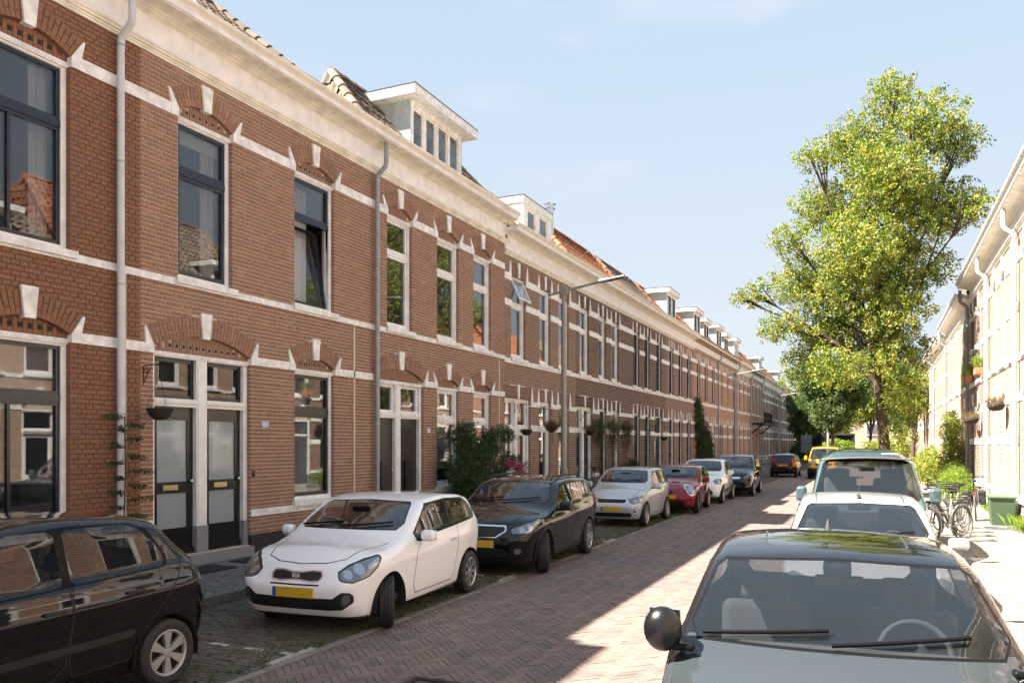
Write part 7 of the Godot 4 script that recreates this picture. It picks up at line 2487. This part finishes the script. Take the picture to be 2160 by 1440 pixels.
# ---------- street furniture ----------
func street_lamp(s: float, label: String, hgt := 6.15) -> void:
	var t := thing("street_lamp", label, "street lamp", P(-7.78, 0.12, s), "street lamps along the shaded pavement")
	var m := mat("lamp_grey", Color(0.27, 0.265, 0.25), 0.5, 0.3)
	var p := MB.new()
	p.lathe(PackedVector2Array([Vector2(0.105, 0), Vector2(0.105, 1.2), Vector2(0.085, 1.25), Vector2(0.075, 3.0), Vector2(0.06, hgt - 0.75), Vector2(0.05, hgt - 0.72), Vector2(0.045, hgt - 0.12)]), Transform3D(), 16)
	part(t, "pole", p, m)
	var a := MB.new()
	a.tube([Vector3(-0.42, hgt - 0.20, 0), Vector3(0.0, hgt - 0.12, 0), Vector3(1.05, hgt + 0.05, 0)], [0.028, 0.035, 0.03], 10)
	part(t, "arm", a, m)
	var d := MB.new()
	d.lathe(PackedVector2Array([Vector2(0.0, 0.06), Vector2(0.11, 0.055), Vector2(0.13, 0.03), Vector2(0.13, -0.03), Vector2(0.11, -0.055), Vector2(0.0, -0.06)]), Transform3D(Basis(Vector3(1, 0, 0), PI / 2), Vector3(0, hgt - 0.11, 0)), 20)
	part(t, "joint_disc", d, m)
	var h := MB.new()
	h.rbox(Vector3(1.38, hgt + 0.095, 0), Vector3(0.72, 0.055, 0.22), 0.027, Basis(Vector3(0, 0, 1), 0.13))
	h.rbox(Vector3(1.15, hgt + 0.085, 0), Vector3(0.32, 0.10, 0.13), 0.045, Basis(Vector3(0, 0, 1), 0.13))
	var hd := part(t, "lamp_head", h, m)
	var l := MB.new()
	l.rbox(Vector3(1.45, hgt + 0.075, 0), Vector3(0.42, 0.012, 0.17), 0.005, Basis(Vector3(0, 0, 1), 0.13))
	part(hd, "lens", l, mat("lens_dark", Color(0.08, 0.08, 0.08), 0.2))

func basket(label: String, at: Vector3, wall_x: float, top: float, tones: Array, full: bool, n := 1.0) -> void:
	# at = rim centre of the hanging bowl
	var t := thing("hanging_basket", label, "hanging basket", at)
	var b := MB.new()
	b.lathe(PackedVector2Array([Vector2(0.0, -0.17), Vector2(0.07, -0.165), Vector2(0.13, -0.12), Vector2(0.17, -0.05), Vector2(0.185, 0.0), Vector2(0.16, 0.0), Vector2(0.14, -0.04)]), Transform3D(), 20)
	part(t, "bowl", b, mat("basket_brown", Color(0.045, 0.03, 0.022), 0.95, 0.0, "grain", 9.0, 1.0))
	var ch := MB.new()
	for k in 3:
		var a := TAU * k / 3 + 0.3
		ch.tube([Vector3(cos(a) * 0.18, 0, sin(a) * 0.18), Vector3(0, top - 0.12, 0)], 0.0035, 4)
	ch.tube([Vector3(0, top - 0.14, 0), Vector3(0, top, 0)], 0.006, 5)
	part(t, "chain", ch, mats["black_iron"])
	var br := MB.new()
	var dx := wall_x - at.x
	br.tube([Vector3(dx, top - 0.28, 0), Vector3(dx * 0.98, top, 0), Vector3(dx * 0.4, top + 0.015, 0), Vector3(0, top, 0), Vector3(-0.02 * signf(dx), top - 0.03, 0)], 0.009, 6)
	br.tube([Vector3(dx * 0.97, top - 0.25, 0), Vector3(dx * 0.75, top - 0.12, 0), Vector3(dx * 0.5, top - 0.02, 0)], 0.007, 6)
	var spi := []
	for k in 15:
		var a := k * 0.55
		spi.append(Vector3(dx * 0.8 + cos(a) * 0.045 * (1.0 - k * 0.04), top - 0.07 + sin(a) * 0.045 * (1.0 - k * 0.04), 0))
	br.tube(spi, 0.006, 5)
	part(t, "bracket", br, mats["rust_iron"])
	if full:
		leafy(t, "plant", [[at + Vector3(0, 0.07, 0), Vector3(0.25, 0.12, 0.28)], [at + Vector3(0, -0.02, 0), Vector3(0.24, 0.1, 0.26)]], 5200.0, 0.075, tones, "thin")
		leafy(t, "trailing_shoots", [[at + Vector3(0.05, -0.35, 0.05), Vector3(0.03, 0.22, 0.03)]], 30000.0, 0.04, GREEN_DARK)
	else:
		leafy(t, "plant", [[at + Vector3(0.0, -0.01, 0), Vector3(0.16, 0.03, 0.16)]], 5000.0, 0.06, DRY, "thin")

func bicycle(label: String, at: Vector3, yaw: float, frame: Material, lean := 0.08, panniers := false, group := "bicycles parked on the sunlit pavement") -> void:
	var t := thing("bicycle", label, "bicycle", at, group)
	t.rotation = Vector3(0, yaw, 0)
	t.rotate_object_local(Vector3(0, 0, 1), lean)
	var R := 0.34
	for z in [0.53, -0.53]:
		var w := sub(t, "wheel", Vector3(0, R, z))
		var pts := []
		for i in 33:
			pts.append(Vector3(0, cos(TAU * i / 32.0) * (R - 0.018), sin(TAU * i / 32.0) * (R - 0.018)))
		var m := MB.new()
		m.tube(pts, 0.018, 8, false)
		part(w, "tyre", m, mat("tyre_grey", Color(0.10, 0.095, 0.085), 0.8))
		var sp := MB.new()
		for i in 14:
			var a := TAU * i / 14
			sp.tube([Vector3(0.02 * (1 if i % 2 else -1), 0, 0), Vector3(0, cos(a) * (R - 0.03), sin(a) * (R - 0.03))], 0.0022, 4, false)
		sp.tube([Vector3(-0.05, 0, 0), Vector3(0.05, 0, 0)], 0.02, 8)
		part(w, "spokes", sp, mats["chrome"])
		var mg := MB.new()
		var mp := []
		for i in 13:
			var a := lerpf(-0.5, 2.2, i / 12.0) if z > 0 else lerpf(-2.2, 0.6, i / 12.0)
			mp.append(Vector3(0, R + cos(a) * (R + 0.03), z - sin(a) * (R + 0.03) * (1.0 if z > 0 else 1.0)))
		mg.tube(mp, 0.016, 6)
		part(t, "mudguard", mg, frame)
	var f := MB.new()
	var bb := Vector3(0, 0.28, -0.05)
	var hd := Vector3(0, 0.82, 0.36)
	var st := Vector3(0, 0.82, -0.22)
	f.tube([hd, Vector3(0, 0.55, 0.43), Vector3(0, R, 0.53)], 0.016, 8)
	f.tube([hd - Vector3(0, 0.08, 0), bb], 0.018, 8)
	f.tube([hd - Vector3(0, 0.2, -0.02), Vector3(0, 0.52, -0.12)], 0.016, 8)
	f.tube([bb, st], 0.017, 8)
	f.tube([bb, Vector3(0.04, R, -0.53)], 0.011, 6)
	f.tube([bb, Vector3(-0.04, R, -0.53)], 0.011, 6)
	f.tube([st - Vector3(0, 0.12, 0), Vector3(0.05, R, -0.53)], 0.009, 6)
	f.tube([st - Vector3(0, 0.12, 0), Vector3(-0.05, R, -0.53)], 0.009, 6)
	part(t, "frame", f, frame)
	var hb := MB.new()
	hb.tube([hd, Vector3(0, 1.02, 0.32)], 0.013, 8)
	hb.tube([Vector3(-0.29, 1.0, 0.08), Vector3(-0.27, 1.03, 0.22), Vector3(-0.1, 1.04, 0.32), Vector3(0.1, 1.04, 0.32), Vector3(0.27, 1.03, 0.22), Vector3(0.29, 1.0, 0.08)], 0.012, 8)
	part(t, "handlebar", hb, mats["black_iron"])
	var sd := MB.new()
	sd.tube([st, Vector3(0, 0.93, -0.25)], 0.013, 8)
	sd.ball(Vector3(0, 0.96, -0.28), Vector3(0.09, 0.04, 0.13), 12, 6)
	part(t, "saddle", sd, mats["black_paint"])
	var rk := MB.new()
	for x in [-0.06, 0.06]:
		rk.tube([Vector3(x, 0.74, -0.22), Vector3(x, 0.74, -0.78)], 0.007, 5)
		rk.tube([Vector3(x, 0.74, -0.66), Vector3(x * 0.8, R, -0.53)], 0.006, 5)
	rk.tube([Vector3(-0.06, 0.74, -0.78), Vector3(0.06, 0.74, -0.78)], 0.007, 5)
	part(t, "luggage_rack", rk, mats["black_iron"])
	if panniers:
		for x in [-0.17, 0.17]:
			var pb := MB.new()
			pb.rbox(Vector3(x, 0.56, -0.55), Vector3(0.15, 0.32, 0.36), 0.04)
			pb.rbox(Vector3(x, 0.68, -0.55), Vector3(0.17, 0.12, 0.38), 0.04)
			part(t, "pannier", pb, mat("pannier_black", Color(0.015, 0.015, 0.016), 0.8))
		var rl := MB.new()
		rl.rbox(Vector3(0, 0.66, -0.80), Vector3(0.07, 0.05, 0.03), 0.014)
		part(t, "rear_reflector", rl, mats["tail_lamp"])
	var kk := MB.new()
	kk.tube([Vector3(0.05, 0.3, -0.1), Vector3(0.17, 0.01, -0.12)], 0.008, 5)
	part(t, "kickstand", kk, mats["black_iron"])

func furniture() -> void:
	mat("black_iron", Color(0.02, 0.02, 0.02), 0.5, 0.6)
	mat("rust_iron", Color(0.07, 0.035, 0.022), 0.8, 0.3, "grain", 6.0)
	street_lamp(20.6, "grey street lamp nearest the camera, over the black SUV")
	street_lamp(49.8, "second grey street lamp, past the parked people carrier")
	street_lamp(74.0, "third grey street lamp near the white shopfront")
	street_lamp(99.0, "farthest grey street lamp at the end of the shaded row")
	basket("brown hanging basket on an iron bracket beside the black glazed doors", P(-9.36, 2.50, 8.43), -9.69, 0.62, DRY, false)
	basket("hanging basket with dry brown plant before the brown house's first window", P(-9.30, 2.52, 23.55), -9.69, 0.55, DRY, true)
	basket("hanging basket with green-brown plant at the dark house's doors", P(-9.30, 2.45, 27.35), -9.69, 0.62, DRY, true)
	basket("empty hanging dish before the white doors", P(-9.30, 2.4, 21.55), -9.69, 0.75, DRY, false)
	basket("small hanging pot at the dark house with black sashes", P(-9.30, 2.3, 38.2), -9.69, 0.7, GREEN_MID, false)
	# sunny side planters on the wall
	for q in [[29.4, 2.75, 1.5, "long hanging planter of dry flowers on the sunlit dark brick house"], [23.6, 2.95, 0.9, "brown wall basket on the sunlit house beside the white downpipe"], [38.0, 2.4, 0.8, "small orange flower basket on the sunlit pale brick house"]]:
		var t := thing("wall_planter", q[3], "planter", P(2.75, q[1], q[0]))
		var b := MB.new()
		var n := 10
		b.ball(Vector3(0, 0, 0), Vector3(0.2, 0.14, q[2] * 0.5), 14, 8)
		part(t, "basket", b, mats["basket_brown"])
		leafy(t, "plant", [[P(2.72, q[1] + 0.1, q[0]), Vector3(0.24, 0.12, q[2] * 0.55)]], 1400.0, 0.11, DRY, "thin")
	for q in [[28.1, 4.28, "terracotta window box under an upper window of the sunlit dark brick house"], [31.0, 4.25, "second terracotta pot with yellow grass on the sunlit upper sill"]]:
		var t := thing("window_box", q[2], "planter", P(2.8, q[1] - 0.2, q[0]))
		var b := MB.new()
		b.rbox(Vector3(0, 0.1, 0), Vector3(0.2, 0.2, 0.55), 0.02)
		part(t, "box", b, mat("terracotta", Color(0.42, 0.14, 0.06), 0.85))
		leafy(t, "plant", [[P(2.8, q[1] + 0.18, q[0]), Vector3(0.16, 0.24, 0.32)]], 900.0, 0.14, GREEN_LIME, "thin")
	# bicycles
	var grey := mat("bike_grey", Color(0.36, 0.35, 0.33), 0.35, 0.5)
	var blk := mat("bike_black", Color(0.02, 0.02, 0.022), 0.3)
	bicycle("pale bicycle nearest the silver car on the sunlit pavement", P(1.22, 0.12, 17.3), -0.62, grey, 0.06)
	bicycle("second bicycle from the silver car, black frame", P(1.30, 0.12, 18.2), -0.55, blk, 0.05)
	bicycle("third bicycle in the row, grey frame with black saddle", P(1.36, 0.12, 19.0), -0.60, grey, 0.07)
	bicycle("fourth bicycle in the row, farthest from the silver car", P(1.5, 0.12, 20.1), -0.52, grey, -0.05)
	bicycle("black bicycle with two black panniers leaning near the sunlit wall", P(2.25, 0.12, 23.0), PI - 0.10, blk, -0.06, true)
	bicycle("bicycle standing before the navy doors of the dark house", P(-9.2, 0.12, 27.6), 0.35, grey, 0.05, false, "")
	# green bin
	var t := thing("green_bin", "green plastic refuse bin against the sunlit wall", "bin", P(2.62, 0.12, 21.6))
	var b := MB.new()
	b.hexa([Vector3(-0.2, 0, -0.2), Vector3(0.2, 0, -0.2), Vector3(0.2, 0, 0.2), Vector3(-0.2, 0, 0.2), Vector3(-0.25, 0.62, -0.25), Vector3(0.25, 0.62, -0.25), Vector3(0.25, 0.62, 0.25), Vector3(-0.25, 0.62, 0.25)])
	var gp := mat("bin_green", Color(0.05, 0.085, 0.045), 0.6)
	part(t, "bin_body", b, gp)
	var l := MB.new()
	l.rbox(Vector3(0, 0.65, 0), Vector3(0.56, 0.07, 0.58), 0.03)
	part(t, "lid", l, mat("bin_lid", Color(0.08, 0.12, 0.065), 0.6))
	# signs and masts at the far end
	var ms := thing("pale_mast", "tall pale mast rising above the lime-green bush", "mast", P(-3.9, 0.05, 76.0))
	var mm := MB.new()
	mm.lathe(PackedVector2Array([Vector2(0.11, 0), Vector2(0.11, 1.8), Vector2(0.085, 1.9), Vector2(0.07, 6.2), Vector2(0.0, 6.25)]), Transform3D(), 14)
	part(ms, "pole", mm, mat("mast_pale", Color(0.55, 0.53, 0.48), 0.5))
	var sg := thing("road_sign", "grey back of a tall road sign beside the yellow van", "road sign", P(-6.0, 0.05, 80.0))
	var s1 := MB.new()
	s1.lathe(PackedVector2Array([Vector2(0.05, 0), Vector2(0.05, 3.0), Vector2(0.0, 3.0)]), Transform3D(), 10)
	part(sg, "post", s1, mats["lamp_grey"])
	for y in [1.5, 2.35]:
		var p := MB.new()
		p.rbox(Vector3(0, y, 0.07), Vector3(0.95, 0.78, 0.03), 0.014)
		part(sg, "sign_plate", p, mat("sign_back", Color(0.20, 0.22, 0.24), 0.5, 0.3))
	var ps := thing("parasol", "closed dark parasol on the far terrace", "parasol", P(-5.2, 0.05, 92.0))
	var pp := MB.new()
	pp.lathe(PackedVector2Array([Vector2(0.05, 0), Vector2(0.05, 0.7), Vector2(0.42, 0.8), Vector2(0.36, 2.0), Vector2(0.1, 3.4), Vector2(0.0, 3.5)]), Transform3D(), 10)
	part(ps, "folded_canopy", pp, mat("parasol_grey", Color(0.07, 0.065, 0.06), 0.9))

func far_end() -> void:
	# corner house with a balcony across the side street
	var h := house({"called": "corner_house", "s0": 118.0, "s1": 126.0, "x": -6.8, "n": 1.0, "tex": "brick_dark", "style": "arch", "cornice": 7.4, "up": [[120.0], [123.5]], "low": [[120.0, 1.1, "window"], [123.5, 1.1, "window"]], "label": "banded brick corner house with a white balcony across the side street", "hip0": 1.5, "hip1": 1.5, "run": 2.0})
	var fr := MB.new()
	# its end wall facing us with window
	fr.box(P(-14.5, 0.1, 117.7), P(-6.8, 8.0, 118.0))
	fr.uvs(Vector3(1, 0, 0), Vector3(0, -1, 0))
	hpart(h, "end_wall", fr, brick_mat("brick_dark"))
	for y in [2.3, 3.5, 4.6, 5.8, 7.0]:
		var bd := MB.new()
		bd.box(P(-14.5, y, 117.64), P(-6.76, y + 0.22, 117.70))
		hpart(h, "stone_band", bd, h.white)
	var wn := MB.new()
	wn.box(P(-9.6, 4.2, 117.62), P(-8.4, 6.6, 117.68))
	var wo := hpart(h, "window", wn, mats["white_paint"])
	var wg := MB.new()
	wg.box(P(-9.45, 4.35, 117.6), P(-8.55, 6.45, 117.63))
	part(wo, "pane", wg, mats["darkglass"])
	var bs := MB.new()
	bs.box(P(-10.2, 3.6, 116.6), P(-6.9, 3.75, 117.68))
	var bo := hpart(h, "balcony", bs, mats["white_paint"])
	var bl := MB.new()
	for k in 24:
		var x := lerpf(-10.15, -6.95, k / 23.0)
		bl.box(P(x - 0.02, 3.75, 116.62), P(x + 0.02, 4.7, 116.66))
	bl.box(P(-10.2, 4.7, 116.58), P(-6.9, 4.8, 116.7))
	part(bo, "railing", bl, mats["white_paint"])
	# pinkish house closing the street
	var g := thing("far_house", "pinkish brick house with white bay window closing the street", "house", P(1.5, 0, 132))
	var wb := MB.new()
	wb.box(P(-4.5, 0, 132), P(8.5, 6.2, 140))
	wb.uvs(Vector3(1, 0, 0), Vector3(0, -1, 0))
	part(g, "wall", wb, brick_mat("brick_right"), -g.position)
	var rf := MB.new()
	rf.prism(PackedVector2Array([Vector2(131.6, 6.2), Vector2(140.4, 6.2), Vector2(136, 9.6)]), Transform3D(Basis(Vector3(0, 0, -1), Vector3(0, 1, 0), Vector3(1, 0, 0)), Vector3.ZERO), -4.8, 8.8)
	part(g, "roof", rf, mat("roof_far", Color(0.16, 0.12, 0.1), 0.9, 0.0, "grain", 0.7), -g.position)
	for q in [[-1.5, 3.2, 2.4, 1.9], [2.0, 3.2, 1.6, 1.9], [5.0, 3.2, 1.6, 1.9], [-1.5, 0.6, 2.2, 2.0], [2.5, 0.6, 2.2, 2.0]]:
		var f := MB.new()
		f.box(P(q[0], q[1], 131.7), P(q[0] + q[2], q[1] + q[3], 132.02))
		var w := part(g, "window", f, mats["white_paint"], -g.position)
		var pn := MB.new()
		pn.box(P(q[0] + 0.15, q[1] + 0.15, 131.66), P(q[0] + q[2] - 0.15, q[1] + q[3] - 0.15, 131.71))
		part(w, "pane", pn, mats["darkglass"])
	# terrace hut
	var tb := thing("terrace_canopy", "dark canopy over the far terrace", "canopy", P(-5.0, 0, 95))
	var cm := MB.new()
	cm.box(P(-8.0, 2.9, 94), P(-2.2, 3.1, 97))
	for x in [-7.9, -5.0, -2.3]:
		cm.box(P(x - 0.06, 0, 94.1), P(x + 0.06, 2.9, 94.2))
	cm.box(P(-8.0, 0, 96.9), P(-2.2, 2.9, 97))
	part(tb, "frame", cm, mat("canopy_dark", Color(0.03, 0.028, 0.026), 0.8), -tb.position)
	# garden walls and pavements beyond
	solo("side_street", flat(P(-40, -0.05, 109.6), P(40, 0.004, 117.5)), mats["road_far"], "", "", Vector3.ZERO, "", "structure")
	solo("far_pavement", flat(P(-40, -0.05, 117.5), P(40, 0.1, 131)), mats["pave_sand"], "", "", Vector3.ZERO, "", "structure")


func _ready() -> void:
	rng.seed = 20240
	setup()
	make_textures()
	house_mats()
	left_row()
	print("left ", Time.get_ticks_msec())
	right_row()
	print("right ", Time.get_ticks_msec())
	ground()
	cars()
	furniture_mats()
	trees()
	plants()
	furniture()
	far_end()
	print("cars ", Time.get_ticks_msec())
	print("ground ", Time.get_ticks_msec())

func setup() -> void:
	var f := 1700.0
	var cam := Camera3D.new()
	cam.name = "camera"
	cam.projection = Camera3D.PROJECTION_FRUSTUM
	cam.near = 0.1
	cam.far = 2000.0
	cam.size = 1440.0 / f * cam.near
	cam.frustum_offset = Vector2(0, (935.0 - 720.0) / f * cam.near)
	cam.position = EYE
	cam.rotation.y = atan(770.0 / f)
	add_child(cam)
	cam.current = true
	var env := Environment.new()
	env.background_mode = Environment.BG_SKY
	var sky := Sky.new()
	var sm := PanoramaSkyMaterial.new()
	sm.panorama = sky_picture()
	sky.sky_material = sm
	env.sky = sky
	env.tonemap_mode = Environment.TONE_MAPPER_LINEAR
	env.tonemap_exposure = 8.4
	env.sdfgi_enabled = true
	env.ssao_enabled = true
	env.ssil_enabled = true
	var we := WorldEnvironment.new()
	we.name = "world_environment"
	we.environment = env
	add_child(we)
	var sun := DirectionalLight3D.new()
	sun.name = "sun"
	sun.light_energy = 1.05
	sun.light_color = Color(1.0, 0.965, 0.91)
	sun.light_angular_distance = 0.5
	sun.shadow_enabled = true
	sun.look_at_from_position(Vector3.ZERO, Vector3(0.74, -1.0, -0.45))
	add_child(sun)


# clear summer sky, paler towards the horizon, with thin cirrus
func sky_picture() -> ImageTexture:
	var w := 1024
	var h := 512
	var im := Image.create(w, h, false, Image.FORMAT_RGBF)
	var fn := FastNoiseLite.new()
	fn.seed = 4
	fn.frequency = 1.0
	fn.fractal_octaves = 5
	for j in h:
		var e := PI / 2 - PI * (j + 0.5) / h
		var se := sin(e)
		var t := pow(clampf(se / 0.6, 0.0, 1.0), 0.75)
		var c := Color(0.107, 0.113, 0.115).lerp(Color(0.064, 0.085, 0.112), t)
		if se < 0.0:
			c = Color(0.2, 0.19, 0.17)
		for i in w:
			var a := TAU * (i + 0.5) / w
			var k := c
			if se > 0.0:
				var d := Vector3(cos(a) * cos(e), se, sin(a) * cos(e)) * 2.2
				var f := fn.get_noise_3d(d.x * 0.8 + d.z * 0.5, d.y * 5.0, d.z * 0.9) * 0.5 + 0.5
				f = smoothstep(0.55, 0.85, f) * smoothstep(0.0, 0.15, se) * (1.0 - smoothstep(0.35, 0.8, se))
				k = c.lerp(Color(0.116, 0.118, 0.120), f * 0.5)
			im.set_pixel(i, j, k)
	return ImageTexture.create_from_image(im)

func furniture_mats() -> void:
	mat("black_iron", Color(0.02, 0.02, 0.02), 0.5, 0.6)
	mat("rust_iron", Color(0.07, 0.035, 0.022), 0.8, 0.3, "grain", 6.0)
